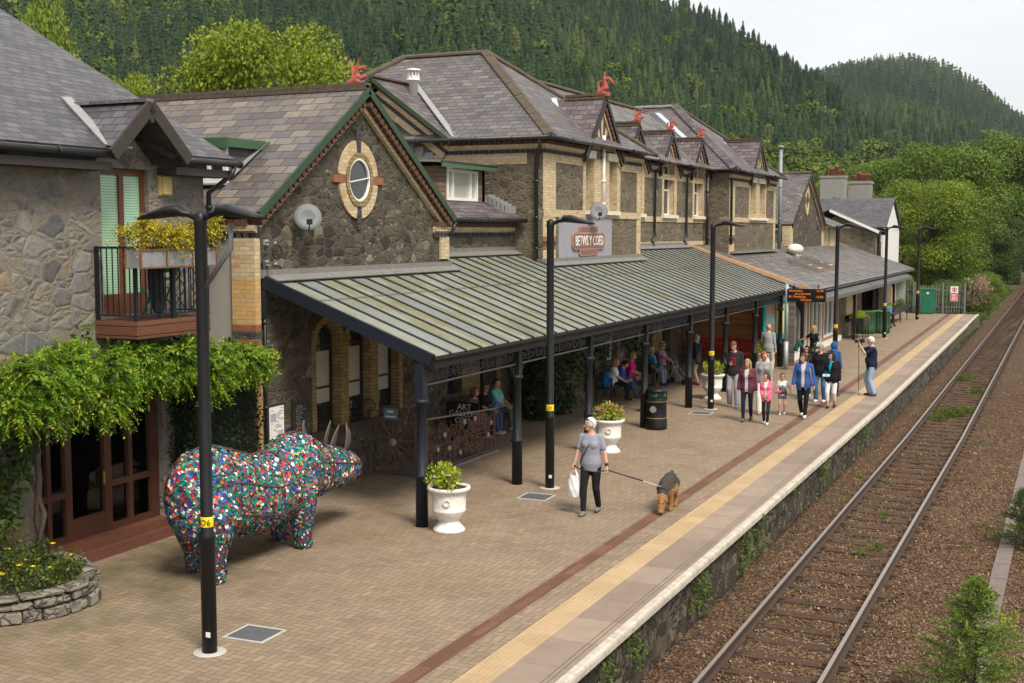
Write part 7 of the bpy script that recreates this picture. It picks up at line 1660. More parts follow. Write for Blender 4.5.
t = thing('mobile_phone', 'dark mobile phone in the hand of the hoodie wearer', 'phone', tuple(Wt(lmt['arm', 0][2] + Vector((-.05, .05, .03)))), math.pi); mb = MB(); mb.obox((0, 0, 0), (.035, 0, 0), (0, .055, .045), (0, -.004, .005)); mb.build('case', M['board'], t)
person('woman with wavy fair hair in a burgundy fleece-lined jacket over pale jumper', -7.75, 31.61, 1.62, (.06, -1), feet=((.07, .2, 0), (-.08, -.16, .02)), hands=((.25, .06, .83), (-.25, .04, .83)), yaw=-6, pitch=-10, top=(.50, .48, .50), sleeve='long', coat=(.11, .035, .055), coatlen=.12, legs='leggings', lc=(.012, .016, .032), shoe=(.10, .06, .045), hair='wavy', hc='blond')
person('red-haired woman in a grey jumper and white trousers', -7.66, 33.02, 1.68, (.1, -1), feet=wk(.14, -.14), hands=((.22, .12, .86), (-.22, .1, .86)), yaw=35, top=(.26, .265, .27), sleeve='long', toplen=.16, lc=(.68, .67, .64), flare=.035, shoe=(.42, .22, .08), hair='bun', hc='red')
person('balding man in a pale grey jacket reading the timetable case', -9.67, 42.3, 1.74, (.25, 1), feet=((.1, .02, 0), (-.1, .08, 0)), hands=((.24, .06, .86), (-.24, .08, .88)), pitch=4, top=(.28, .30, .30), sleeve='long', toplen=.14, lc=(.50, .45, .36), flare=.02, shoe=(.30, .14, .05), hair='bald', hc='grey', female=False, bulk=1.12)
person('girl in a bright pink jacket over white top with black leggings', -7.18, 31.31, 1.30, (.08, -1), feet=((.08, -.1, .0), (-.06, .15, 0)), hands=((.12, .26, 1.0), (-.06, .28, 1.0)), yaw=-38, top=(.62, .60, .60), sleeve='long', coat=(.80, .14, .22), coatlen=.14, legs='leggings', lc=(.02, .02, .025), shoe=(.70, .70, .70), hair='pony', hc='brown', bulk=.9, headscale=1.2)
pd, Wd, lmd, _ = person('small girl in grey pinafore shorts and white T-shirt', -7.15, 33.05, 1.10, (.12, -1), feet=wk(.08, -.06), hands=((.14, .26, 1.0), (-.34, .06, .98)), top=(.68, .67, .66), sleeve='short', legs='shorts', lc=(.10, .10, .115), shoe=(.62, .60, .60), hair='pony', hc='fairbrown', bulk=.9, headscale=1.25,
    extra=lambda root, T, Hd, HR, l, AX, AY: (lambda mb: (mb.loft([(T((0, 0, -.04)), .19, .145, AX, AY), (T((0, 0, .10)), .165, .135, AX, AY), (T((0, .012, .34)), .12, .135, AX, AY)], 14), [mb.tube([T((sx * .09, .12, .33)), T((sx * .10, .05, .47)), T((sx * .09, -.08, .42))], .016, 5) for sx in (-1, 1)], mb.build('pinafore', cloth((.10, .10, .115)), root)))(MB()))
t = thing('pink_toy', 'bright pink toy held by the small girl in pinafore shorts', 'toy', tuple(Wd(lmd['arm', 0][2] + Vector((0, .07, .0))))); mb = MB(); mb.limb((-.06, 0, 0), (.06, 0, .01), .04, .03); link('toy_body', blob(mb, .012, plain('pink_plastic', (.80, .04, .30), .5), 'toy_body', 2), t)
person('woman in an open royal blue hoodie holding the small girl by the hand', -6.56, 32.92, 1.69, (.06, -1), feet=((.07, -.16, .02), (-.07, .22, 0)), hands=((.31, .14, .72), (-.27, -.02, .84)), yaw=-34, pitch=-6, top=(.50, .48, .47), sleeve='short', coat=(.035, .085, .26), coatlen=.16, lc=(.010, .010, .012), shoe=(.66, .65, .62), hair='pony', hc='brown', bulk=1.12,
    extra=lambda root, T, Hd, HR, l, AX, AY: (hoodback((.035, .085, .26))(root, T, Hd, HR, l, AX, AY), (lambda mb: (mb.tube([T((-.13, .0, .50)), T((-.17, .12, .36)), T((-.22, .08, .0)), T((-.24, .0, -.1))], .012, 5), mb.build('bag_strap', cloth((.32, .26, .18)), root)))(MB())))
pk, Wk, lmk, _ = person('dark-haired woman in a black cardigan with turquoise scarf and white cropped trousers', -6.2, 34.95, 1.56, (.0, -1), feet=wk(.10, -.1), hands=((.12, .30, 1.04), (-.26, .06, .84)), yaw=-38, top=(.012, .014, .022), sleeve='long', coat=(.012, .012, .014), coatlen=.12, legs='cropped', lc=(.66, .65, .68), shoe=(.015, .015, .017), hair='bob', hc='dark', bulk=1.12,
    extra=lambda root, T, Hd, HR, l, AX, AY: (lambda mb: (mb.tube([T((-.07, .03, .50)), T((0, .11, .46)), T((.07, .03, .50))], .03, 6), mb.tube([T((.01, .13, .45)), T((.03, .165, .33)), T((.04, .15, .18))], [.03, .035, .03], 6), mb.build('scarf', cloth((.0, .30, .38)), root)))(MB()))
t = thing('leaflet', 'pale blue leaflet held by the woman with the turquoise scarf', 'leaflet', tuple(Wk(lmk['arm', 0][2] + Vector((-.03, .1, .0))))); mb = MB(); mb.obox((0, 0, 0), (.10, 0, 0), (0, .05, .03), (0, -.002, .003)); mb.build('sheet', plain('leaflet_blue', (.25, .45, .60), .6), t)
person('short grey-haired walker with dark sunglasses, black jacket and blue jeans', -6.72, 36.09, 1.68, (-.1, -1), feet=((.10, .05, 0), (-.12, -.02, 0)), hands=((.24, .1, .86), (-.2, .15, .88)), yaw=-22, top=(.015, .015, .018), sleeve='long', coat=(.012, .012, .014), lc=(.055, .11, .21), flare=.015, shoe=(.72, .72, .74), hair='short', hc='grey', glasses=True, bulk=1.12)
person('dark-haired woman with sunglasses on her head half hidden behind the blue hoodie', -7.28, 36.9, 1.54, (.1, -1), feet=wk(.1, -.1), hands=((.22, .1, .86), (-.2, .12, .88)), yaw=-25, top=(.016, .014, .018), sleeve='long', coat=(.018, .016, .024), lc=(.014, .014, .018), shoe=(.70, .70, .72), hair='bob', hc='dark', glasses=True)
person('person in a blue hooded raincoat behind the grey-haired walker', -6.62, 37.6, 1.62, (.2, 1), feet=wk(.1, -.1), hands=((.22, .1, .86), (-.22, .12, .88)), top=(.03, .09, .25), sleeve='long', toplen=.2, lc=(.03, .035, .05), shoe=(.05, .05, .05), hair='none', extra=lambda root, T, Hd, HR, l, AX, AY: (lambda mb: (mb.ball(Hd((0, -.005, .12)), (.105, .115, .135)), mb.loft([(T((0, -.01, .44)), .14, .10), (T((0, -.01, .56)), .09, .09)], 12), mb.build('hood', cloth((.03, .09, .25)), root)))(MB()))
pb, Wb, lmb, _ = person('blonde woman in black T-shirt with arm stretched out by the café windows', -8.42, 43.9, 1.62, (-.7, -.7), feet=wk(.08, -.1), hands=((.55, .26, 1.12), (-.22, .12, .90)), yaw=-20, top=(.014, .014, .016), sleeve='short', lc=(.03, .03, .035), shoe=(.04, .04, .04), hair='long', hc='blond', palms=((0, 0, -1), None))
t = thing('patterned_bag', 'green and white patterned shoulder bag on the blonde woman', 'bag', tuple(Wb((-.26, .02, .98)))); mb = MB(); mb.loft([((0, 0, -.26), .10, .16), ((0, 0, -.2), .13, .20), ((0, 0, .08), .12, .19), ((0, 0, .16), .05, .10)], 14); mb.tube([(0, -.1, .14), (.08, 0, .42), (0, .1, .14)], .014, 5)
g = G('green_leaf_print', .8, .2); g.color(g.ramp(g.noise(g.obj(), 9, 2), [(.48, (.012, .07, .035)), (.55, (.45, .45, .40))])); mb.build('bag_body', g.mat, t)
t = thing('green_jacket', 'green and grey jacket held out at arm’s length by the blonde woman', 'jacket', tuple(Wb((.55, .30, 1.05)))); mb = MB(); mb.limb((0, 0, .06), (-.1, .02, -.25), .07, .09); mb.limb((0, 0, .02), (.12, 0, -.14), .06, .06); link('cloth', blob(mb, .02, cloth((.02, .10, .06)), 'cloth', 3), t)
# photographer
pp_, Wp, lmp, _ = person('white-haired man in navy polo shirt and pale jeans taking a photograph', -5.58, 38.05, 1.77, (-.95, -.35), feet=((.11, .02, 0), (-.1, -.06, 0)), hands=((.055, .30, 1.54), (-.10, .34, 1.44)), pitch=-4, top=(.012, .018, .045), sleeve='short', toplen=.14, lc=(.27, .36, .50), flare=.02, shoe=(.05, .05, .055), hair='short', hc='white', female=False, bulk=1.16, palms=((-1, .2, 0), (0, .2, 1)), curl=.8, elbow=(-.3, -.2, -1))
t = thing('camera', 'black camera with long lens raised to the photographer’s eye', 'camera', tuple(Wp((0, .26, 1.585))), math.atan2(.95, -.35)); mb = MB(); mb.box(-.07, .07, -.04, .04, -.05, .05); mb.box(-.03, .03, -.04, .03, .05, .075); mb.build('camera_body', M['board'], t); mb = MB(); mb.tube([(0, .04, 0), (0, .10, 0), (0, .105, 0), (0, .24, -.01)], [.036, .038, .044, .046], 12); mb.build('lens', M['black'], t)
t = thing('walking_pole', 'thin dark walking pole held upright by the photographer', 'walking pole'); q = Wp((-.13, .40, 1.5)); mb = MB(); mb.tube([q, Vector((q.x + .02, q.y, .46)), Vector((q.x + .03, q.y, .02))], [.012, .011, .007], 6); mb.tube([q + Vector((0, 0, .06)), q - Vector((0, 0, .08))], .018, 8); mb.build('pole', M['board'], t)
# woman standing by the elderly couple
ps, Ws, lms, _ = person('woman in navy jacket and beige trousers pointing beside the seated couple', -11.1, 38.5, 1.62, (-.9, .3), feet=((.1, .12, 0), (-.08, -.12, 0)), hands=((.15, .40, 1.28), (-.05, .34, 1.08)), top=(.02, .024, .045), sleeve='long', toplen=.2, lc=(.36, .29, .20), shoe=(.35, .05, .10), hair='bob', hc='grey', palms=((0, 0, -1), None))
t = thing('shoulder_bag', 'dark grey shoulder bag on the woman in the navy jacket', 'bag', tuple(Ws((-.16, -.14, .98)))); mb = MB(); mb.loft([((0, 0, -.18), .06, .12), ((0, 0, -.14), .085, .16), ((0, 0, .08), .075, .15), ((0, 0, .13), .04, .1)], 12); mb.tube([(0, -.1, .12), (-.06, -.02, .45), (0, .1, .12)], .012, 5); mb.build('bag_body', cloth((.06, .055, .05)), t)

# ------------------------------------------------------------------ seated people
SF = ((.10, .46, 0), (-.10, .44, 0)); SH = ((.10, .30, .62), (-.08, .32, .62))
def sit(label, x, y, h, face=(1, 0), **kw):
    a = dict(feet=SF, hands=SH, hip=.49, seated=True, lean=-4); a.update(kw); return person(label, x, y, h, face, **a)
sit('seated woman in a turquoise T-shirt and grey-green trousers', -13.12, 27.75, 1.66, top=(.16, .47, .46), lc=(.085, .11, .11), shoe=(.45, .40, .36), hair='short', hc='brown', bulk=1.2, yaw=-4)
sit('seated woman in black top with sunglasses and blue jeans', -13.14, 27.0, 1.62, top=(.014, .014, .016), lc=(.06, .09, .16), shoe=(.5, .48, .45), hair='wavy', hc='brown', glasses=True, yaw=-20, lean=4)
pat = G('grey_patterned_cloth', .9, .1); pat.color(pat.ramp(pat.noise(pat.obj(), 26, 2), [(.42, (.05, .05, .04)), (.58, (.26, .25, .20))]))
sit('seated fair-haired woman in a patterned sleeveless top', -13.12, 26.25, 1.62, top=pat.mat, sleeve='none', lc=(.07, .10, .18), shoe=(.4, .3, .2), hair='bob', hc='fairbrown', yaw=18, lean=10, bulk=1.1)
t = thing('blue_purse', 'bright blue purse held on the lap of the sunglasses wearer', 'purse', (-12.80, 27.05, .72)); mb = MB(); mb.loft([((0, 0, -.05), .06, .12), ((0, 0, 0), .07, .13), ((0, 0, .05), .05, .1)], 12); mb.build('purse_body', plain('blue_leather', (.02, .14, .55), .5), t)
sit('seated woman with long fair hair in a white T-shirt and black trousers', -12.35, 34.05, 1.62, (1, .25), top=(.66, .66, .68), lc=(.012, .012, .014), shoe=(.03, .03, .03), hair='long', hc='blond', bulk=1.12, yaw=4, pitch=-16, lean=6, hands=((.06, .36, .60), (-.05, .36, .60)))
sit('seated boy in a bright blue hooded top and jeans', -12.35, 34.72, 1.45, (1, .1), top=(.02, .10, .40), sleeve='long', lc=(.04, .075, .16), shoe=(.06, .07, .10), hair='short', hc='dark', female=False, pitch=-26, lean=10, headscale=1.1, feet=((.1, .62, 0), (-.1, .58, 0)))
sit('seated woman in a magenta T-shirt and grey shorts with bare knees', -12.35, 35.6, 1.68, (1, .15), top=(.62, .015, .20), lc=(.10, .10, .11), legs='shorts', shoe=(.08, .08, .09), hair='bob', hc='blond', yaw=8, pitch=-14, lean=3, bulk=1.1)
t = thing('rucksack', 'bright blue rucksack on the bench beside the woman in white', 'rucksack', (-12.3, 33.42, .46)); t.scale = (.82, .82, .85); mb = MB(); mb.loft([((0, 0, 0), .12, .15), ((0, 0, .08), .16, .19), ((0, 0, .3), .15, .18), ((0, 0, .46), .10, .13), ((0, 0, .50), .04, .06)], 16); link('sack', blob(mb, .025, cloth((.015, .16, .42)), 'sack', 3), t)
mb = MB(); mb.limb((.12, -.0, .12), (.15, 0, .24), .10, .09, side=(0, 1, 0)); mb.build('pocket', cloth((.012, .11, .30)), t); mb = MB(); mb.tube([(.08, -.16, .04), (.17, -.17, .22), (.06, -.14, .42)], .018, 6); mb.tube([(-.05, .17, .04), (.02, .2, .25), (-.05, .14, .44)], .018, 6); mb.build('strap', M['board'], t)
t = thing('white_carrier_bag', 'white bag standing on the paving behind the litter bin', 'bag', (-10.7, 32.2, 0)); mb = MB(); mb.loft([((0, 0, .01), .14, .20), ((0, 0, .25), .16, .22), ((0, 0, .42), .10, .18), ((0, 0, .46), .03, .12)], 14); mb.tube([(0, -.1, .44), (0, 0, .60), (0, .1, .44)], .012, 5); link('bag_body', blob(mb, .02, plain('white_bag_cloth', (.62, .62, .60), .7), 'bag_body', 2), t)
t = thing('dark_rucksack', 'dark rucksack with red straps at the feet of the woman in magenta', 'rucksack', (-11.55, 35.3, 0)); mb = MB(); mb.loft([((0, 0, .0), .16, .22), ((0, 0, .2), .18, .24), ((0, 0, .36), .1, .14)], 14); link('sack', blob(mb, .025, cloth((.02, .02, .024)), 'sack', 3), t); mb = MB(); mb.tube([(.15, -.15, .05), (.2, 0, .3), (.05, .1, .4), (-.1, .2, .3)], .016, 6); mb.build('strap', plain('red_webbing', (.5, .02, .03), .7), t)
sit('elderly woman with white hair in a teal cardigan and pale blue trousers', -12.45, 38.05, 1.58, (1, -.1), top=(.30, .36, .46), coat=(.01, .13, .20), lc=(.22, .27, .38), shoe=(.03, .05, .20), hair='short', hc='white', bulk=1.15, yaw=-10)
def hat(root, T, Hd, HR, l, AX, AY):
    m = plain('straw_hat', (.42, .33, .14), .8, var=.2)
    mb = MB(); mb.lathe([(.165, 0), (.16, .012), (.10, .02), (.092, .09), (.06, .11), (0, .115)], (0, 0, 0), 18); o = mb.build('straw_hat', m, root); o.location = Hd((0, .005, .185)); mb = MB(); mb.lathe([(.104, .022), (.102, .05)], (0, 0, 0), 18); mb.build('hat_band', M['board'], o)
sit('elderly man in straw hat and pink shirt with grey trousers', -12.4, 38.95, 1.66, (1, -.05), top=(.46, .23, .34), sleeve='long', lc=(.15, .16, .17), shoe=(.28, .24, .20), hair='short', hc='grey', female=False, extra=hat, glasses=True, feet=((.12, .55, 0), (-.1, .5, 0)), hands=((.12, .42, .68), (-.1, .36, .66)))
t = thing('handbag', 'black handbag on the bench beside the elderly woman in teal', 'handbag', (-12.3, 37.6, .47)); mb = MB(); mb.loft([((0, 0, 0), .10, .17), ((0, 0, .2), .09, .16), ((0, 0, .27), .03, .13)], 14); mb.tube([(0, -.1, .25), (0, 0, .42), (0, .1, .25)], .012, 5); mb.build('bag_body', M['board'], t)
t = thing('wheeled_walker', 'grey wheeled walking frame parked in front of the elderly man', 'walking aid', (-11.75, 38.55, 0)); mb = MB()
for y in (-.25, .25): mb.tube([(-.25, y, .06), (-.05, y, .55), (-.15, y, .85), (-.3, y, .88)], .014, 6); mb.tube([(.28, y, .1), (-.05, y, .55)], .014, 6)
mb.tube([(-.05, -.25, .55), (-.05, .25, .55)], .014, 6); mb.build('frame', M['galv'], t)
for x in (-.25, .28):
    for y in (-.25, .25): mb = MB(); mb.tube([(x, y - .015, .09), (x, y + .015, .09)], .09, 14); mb.build('wheel', M['board'], t)
# ------------------------------------------------------------------ plants near by
def stuffplant(name, v, f, mat, label, cat, parent=None):
    return link(name, npmesh(name, v, f, mat), parent, label=label, cat=cat)
rs = np.random.RandomState(77); rr = random.Random(77)
# wisteria over the shopfront
wi = thing('wisteria', 'leafy bright green wisteria trained in a thick band above the shopfront', 'climbing plant')
lob = []
for i in range(46):
    t = i / 45; y = 10.9 + 6.3 * t; lob.append(((-12.75 + rr.uniform(-.45, .35), y + rr.uniform(-.15, .15), 2.88 - .16 * max(0, t - .72) / .28 + rr.uniform(-.14, .16)), rr.uniform(.22, .34) * (1 - .35 * max(0, t - .5) / .5)))
lob += [((-12.5, 13.3, 2.55), .24), ((-12.45, 13.6, 2.45), .18), ((-12.4, 12.4, 2.62), .28), ((-12.5, 11.8, 2.62), .28), ((-13.15, 13.6, 3.2), .16), ((-13.2, 13.75, 3.4), .12), ((-12.7, 16.6, 2.9), .26), ((-12.6, 17.1, 2.72), .24), ((-12.35, 15.6, 2.6), .22)]
c = np.array([l[0] for l in lob]); r = np.array([l[1] for l in lob]); k = rs.choice(len(lob), 2600, p=r ** 2 / (r ** 2).sum()); d = unit(rs.normal(size=(2600, 3)) + np.array([.35, 0, .25])); o = c[k] + d * r[k][:, None] * rs.uniform(.6, 1.0, (2600, 1))
dd = unit(d + np.array([.3, 0, -.55]) + rs.normal(0, .35, (2600, 3))); v, f = sprays(rs, o, dd, 14, .25, (.055, .095), (.022, .036)); link('foliage', npmesh('foliage', v, f, M['leaf_wisteria']), wi)
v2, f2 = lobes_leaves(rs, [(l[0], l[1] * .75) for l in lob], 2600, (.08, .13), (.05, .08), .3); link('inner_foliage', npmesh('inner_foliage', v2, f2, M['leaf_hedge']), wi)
mb = MB(); mb.tube([(-13.0, 12.75, .35), (-13.1, 12.7, .9), (-12.95, 12.62, 1.5), (-13.15, 12.75, 2.1), (-12.9, 12.6, 2.7)], [.06, .05, .045, .04, .03], 8); mb.tube([(-13.05, 12.6, .35), (-12.95, 12.7, 1.0), (-13.12, 12.55, 1.7), (-12.95, 12.8, 2.4)], [.04, .035, .03, .025], 7)
for y in (12.2, 13.8, 15.4, 17): mb.tube([(-13.3, y - 1, 2.7), (-12.8, y, 2.72), (-12.7, y + 1, 2.75)], .02, 5)
mb.build('trunk', M['bark'], wi)
v, f = lobes_leaves(rs, [((-13.15, 11.3 + .11 * i, 1.0 + .25 * (i % 7)), .22) for i in range(14)], 1500, (.08, .15), (.05, .08), .5); link('hanging_foliage', npmesh('hanging_foliage', v, f, M['leaf_dark']), wi)
# clipped hedge between shop and wing
hd = thing('clipped_hedge', 'tall dark clipped hedge against the shop wall behind the rhinoceros', 'hedge')
n = 7500; face = rs.randint(0, 4, n); u1, u2 = rs.uniform(0, 1, n), rs.uniform(0, 1, n); x = np.where(face == 0, -12.88, -13.6 + .72 * u1); y = np.where(face == 0, 15.9 + 1.68 * u1, np.where(face == 1, 15.9, np.where(face == 2, 17.58, 15.9 + 1.68 * u2))); z = np.where(face == 3, 2.62, 2.62 * u2)
nn_ = np.stack([(face == 0) * 1., np.where(face == 1, -1., np.where(face == 2, 1., 0.)), (face == 3) * 1.], -1); p = np.stack([x, y, z], -1) + rs.normal(0, .045, (n, 3)); dd = unit(rs.normal(size=(n, 3)) + nn_ * .6); v, f = leafquads(p, dd, unit(nn_ + rs.normal(0, .5, (n, 3))), rs.uniform(.05, .09, n), rs.uniform(.03, .05, n))
link('foliage', npmesh('foliage', v, f, M['leaf_hedge']), hd); mb = MB(); mb.box(-13.39, -12.95, 15.97, 17.52, 0, 2.55); mb.build('shade_core', plain('hedge_shade', (.012, .016, .008), .95), hd)  # one dark box inside the leaves, its colour standing in for inner shade
# ivy mound and ivy on the house
iv = thing('ivy_bush', 'big rounded ivy bush growing against the station house corner under the canopy', 'shrub')
lob = [((-12.95 + rr.uniform(-.15, .35), 29.4 + 2.0 * rr.random(), .35 + 2.6 * rr.random()), rr.uniform(.35, .55)) for _ in range(26)]; lob = [((a, b, c), r * (1.15 - .12 * c)) for (a, b, c), r in lob]
v, f = lobes_leaves(rs, lob, 9000, (.07, .13), (.06, .10), .35, .25); link('foliage', npmesh('foliage', v, f, M['leaf_ivy']), iv); mb = MB()
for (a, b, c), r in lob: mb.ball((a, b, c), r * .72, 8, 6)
mb.build('plant_core', plain('ivy_shade', (.010, .014, .007), .95), iv)  # dark balls within the bush, inner shade put into their colour
ic = thing('wall_ivy', 'ivy climbing the house wall around the white casement under the canopy', 'climbing plant')
n = 5200; y = rs.uniform(31.4, 37.7, n); z = 3.9 * rs.beta(1.6, 1.1, n); keep = ~((y > 34.75) & (y < 36.05) & (z > .9) & (z < 2.2)) & ((z > .9 + .4 * np.sin(y * 3)) | (y < 32.5)); y, z = y[keep], z[keep]; m = len(y); p = np.stack([-12.83 + np.abs(rs.normal(0, .10, m)), y, z], -1)
v, f = leafquads(p, unit(rs.normal(size=(m, 3)) + np.array([.2, 0, -.6])), unit(rs.normal(0, .4, (m, 3)) + np.array([1, 0, .2])), rs.uniform(.09, .15, m), rs.uniform(.08, .12, m)); link('foliage', npmesh('foliage', v, f, M['leaf_ivy']), ic)
# flower bed in its stone kerb
pl_ = thing('stone_planter', 'low curved planter of rough stones full of yellow flowers by the shopfront', 'planter')
mb = MB(); CX, CY_, RX_, RY = -13.42, 11.9, 1.80, 1.30
for course, (z0, z1) in enumerate(((0, .17), (.175, .29), (.295, .37))):
    a = -95 + course * 4
    while a < 78:
        w_ = rr.uniform(9, 26); A, B = R(a), R(min(80, a + w_ - .9)); o = rr.uniform(-.05, .05); pts = []
        for q in (A, (A + B) / 2, B): pts.append((CX + (RX_ + o) * math.cos(q), CY_ + (RY + o) * math.sin(q)))
        inn = [(CX + (RX_ - .22) * math.cos(q), CY_ + (RY - .22) * math.sin(q)) for q in (B, (A + B) / 2, A)]
        mb.prism([(x, y, z0 + rr.uniform(0, .012)) for x, y in pts + inn], (0, 0, z1 - z0 - rr.uniform(.0, .03))); a += w_
pw = mb.build('stones', M['stone_planter'], pl_)
bv = pw.modifiers.new('b', 'BEVEL'); bv.width = .035; bv.segments = 2; bv.limit_method = 'NONE'
mb = MB(); mb.prism([(CX, CY_ - RY + .1, -.05)] + [(CX + (RX_ - .1) * math.cos(R(q)), CY_ + (RY - .1) * math.sin(R(q)), -.05) for q in range(-88, 90, 8)], (0, 0, .33)); mb.build('soil', M['soil'], pl_)
fb = thing('flower_bed', 'low green bedding plants with small yellow flowers in the stone planter', 'plant')
lob = []
for _ in range(60): a, q = R(rr.uniform(-88, 85)), rr.uniform(.1, .90) ** .6; lob.append(((CX + (RX_ - .2) * q * math.cos(a), CY_ + (RY - .15) * q * math.sin(a), .33 + rr.uniform(0, .14) + .15 * (1 - q)), rr.uniform(.12, .2)))
v, f = lobes_leaves(rs, lob, 3600, (.04, .08), (.02, .04), -.1); link('foliage', npmesh('foliage', v, f, M['leaf_bed']), fb); mb = MB()
for _ in range(17): (a, b, c), r = rr.choice(lob); bloom(mb, (a + rr.uniform(-.05, .1), b, c + r * .95), rr.choice((.02, .02, .028, .04)), rr)
mb.build('flowers', M['petal_yellow'], fb)
# weeds: on the wall, between the rails, along the fence
mbw = []; 
for y, zt in ((13.6, -.15), (14.4, -.1), (14.8, -.25), (17.4, -.12), (17.8, -.2), (20.2, -.1), (20.6, -.15), (21.4, -.1), (24.3, -.12), (27.2, -.2), (27.6, -.1), (33, -.2)):
    mbw += [((-4.97 + bend(y), y + rr.uniform(-.12, .12), zt - .12 * q), .09) for q in range(rr.randint(2, 6))]
v, f = lobes_leaves(rs, mbw, 1700, (.03, .07), (.02, .04), .7); stuffplant('wall_fern', v, f, M['leaf_weed'], 'small ferns and moss tufts hanging on the platform wall', 'plant')['kind'] = 'stuff'
lob = []
for x, y, r, nq in ((-3.6, 41.5, .35, 9), (-3.2, 42.5, .25, 5), (-3.9, 40.6, .22, 5), (-3.5, 26.0, .12, 3), (-3.3, 23.3, .14, 4), (-3.55, 22.9, .12, 3), (-3.7, 19.2, .06, 2), (-3.4, 17.8, .05, 2), (-3.2, 48, .25, 5), (-3.9, 52, .25, 5), (-2.4, 36, .1, 3), (-4.6, 30, .08, 3), (-1.7, 24, .06, 2), (-3.6, 33, .1, 4), (-3.8, 29.5, .08, 3)):
    lob += [((x + rr.uniform(-r, r) + railbend(y), y + rr.uniform(-r, r) * 1.4, -.93 + rr.uniform(0, r * .25)), r * .45) for _ in range(nq)]
v, f = lobes_leaves(rs, lob, 3200, (.05, .12), (.015, .035), -.8); stuffplant('track_weeds', v, f, M['leaf_weed'], 'bright green weeds sprouting between the rails', 'weeds')['kind'] = 'stuff'
n = 14000; xg = 1.1 + 9 * rs.beta(1, 2.2, n); p = np.stack([xg, 8 + 110 * rs.beta(1, 2, n), np.full(n, -1.07)], -1); v, f = leafquads(p, unit(rs.normal(0, .5, (n, 3)) + np.array([0, 0, 1.])), unit(rs.normal(size=(n, 3))), rs.uniform(.08, .3, n), rs.uniform(.015, .04, n)); stuffplant('rough_grass', v, f, M['leaf_weed'], 'rough grass on the bank right of the ballast', 'grass')['kind'] = 'stuff'
# moss scattered litter of leaves
n = 900; p = np.stack([rs.uniform(-4.85, -1.3, n), 11 + 30 * rs.beta(1, 2, n), np.full(n, -.965)], -1); v, f = leafquads(p, unit(rs.normal(size=(n, 3)) * np.array([1, 1, .1])), unit(rs.normal(0, .2, (n, 3)) + np.array([0, 0, 1.])), rs.uniform(.02, .05, n), rs.uniform(.015, .035, n))
g = G('dead_leaf', .8, .2); g.color(g.ramp(g.geo('Random Per Island'), [(0, (.28, .14, .05)), (.6, (.42, .27, .12)), (.9, (.5, .42, .3)), (1, (.65, .62, .58))])); link('fallen_leaves', npmesh('fallen_leaves', v, f, g.mat), kind='stuff')
# young spruce and a dark bush at the trough
def spruce(x, y, z, h, w_, label, n, mat, name='young_spruce'):
    t = thing(name, label, 'tree', (x, y, z)); P, D, N, Ls = [], [], [], []; mb = MB(); mb.tube([(0, 0, 0), (0.02, 0, h * .6), (0, 0, h)], [.022, .014, .004], 6)
    for i in range(n):
        q = (i / n) ** .85; zz = h * (.05 + .92 * q); L = w_ * (1 - q) ** .8 * rr.uniform(.6, 1.1) + .03; a = rr.uniform(0, 6.283); d = Vector((math.cos(a), math.sin(a), rr.uniform(.05, .45))).normalized(); b = Vector((0, 0, zz)); e = b + d * L; mb.tube([b, e], [.006, .002], 4)
        m = int(22 + 80 * L / w_)
        for s in range(m):
            u = rr.uniform(.12, 1); c = b + d * (L * u); k = Vector((rr.gauss(0, 1), rr.gauss(0, 1), rr.gauss(0, .7))); k = (k - d * k.dot(d) * .5 + d * .9).normalized()
            tw = (c + k * rr.uniform(.0, .09 * (1.15 - u))); P.append(tw); D.append(k); N.append((rr.gauss(0, 1), rr.gauss(0, 1), rr.gauss(0, 1) + .5)); Ls.append(rr.uniform(.04, .085))
    mb.build('trunk', M['bark'], t); v, f = leafquads(np.array(P), np.array(D), unit(np.array(N)), np.array(Ls), np.array(Ls) * .22); link('needles', npmesh('needles', v, f, mat), t)
spruce(-1.0, 15.75, -1.0, 1.75, .92, 'young light green spruce growing beside the cable trough', 190, M['leaf_spruce'])
spruce(-.78, 24.6, -1.0, 1.15, .75, 'dark green small conifer bush leaning over the cable trough', 110, M['leaf_dark'], 'conifer_bush')
t = thing('yellow_weed', 'thin yellow-green weed beside the young spruce', 'plant', (-.82, 19.0, -1)); v, f = lobes_leaves(rs, [((0, 0, .2), .15), ((.1, .1, .3), .1), ((-.1, 0, .25), .1)], 120, (.05, .09), (.02, .03), -.5); link('foliage', npmesh('foliage', v, f, M['leaf_lime']), t)
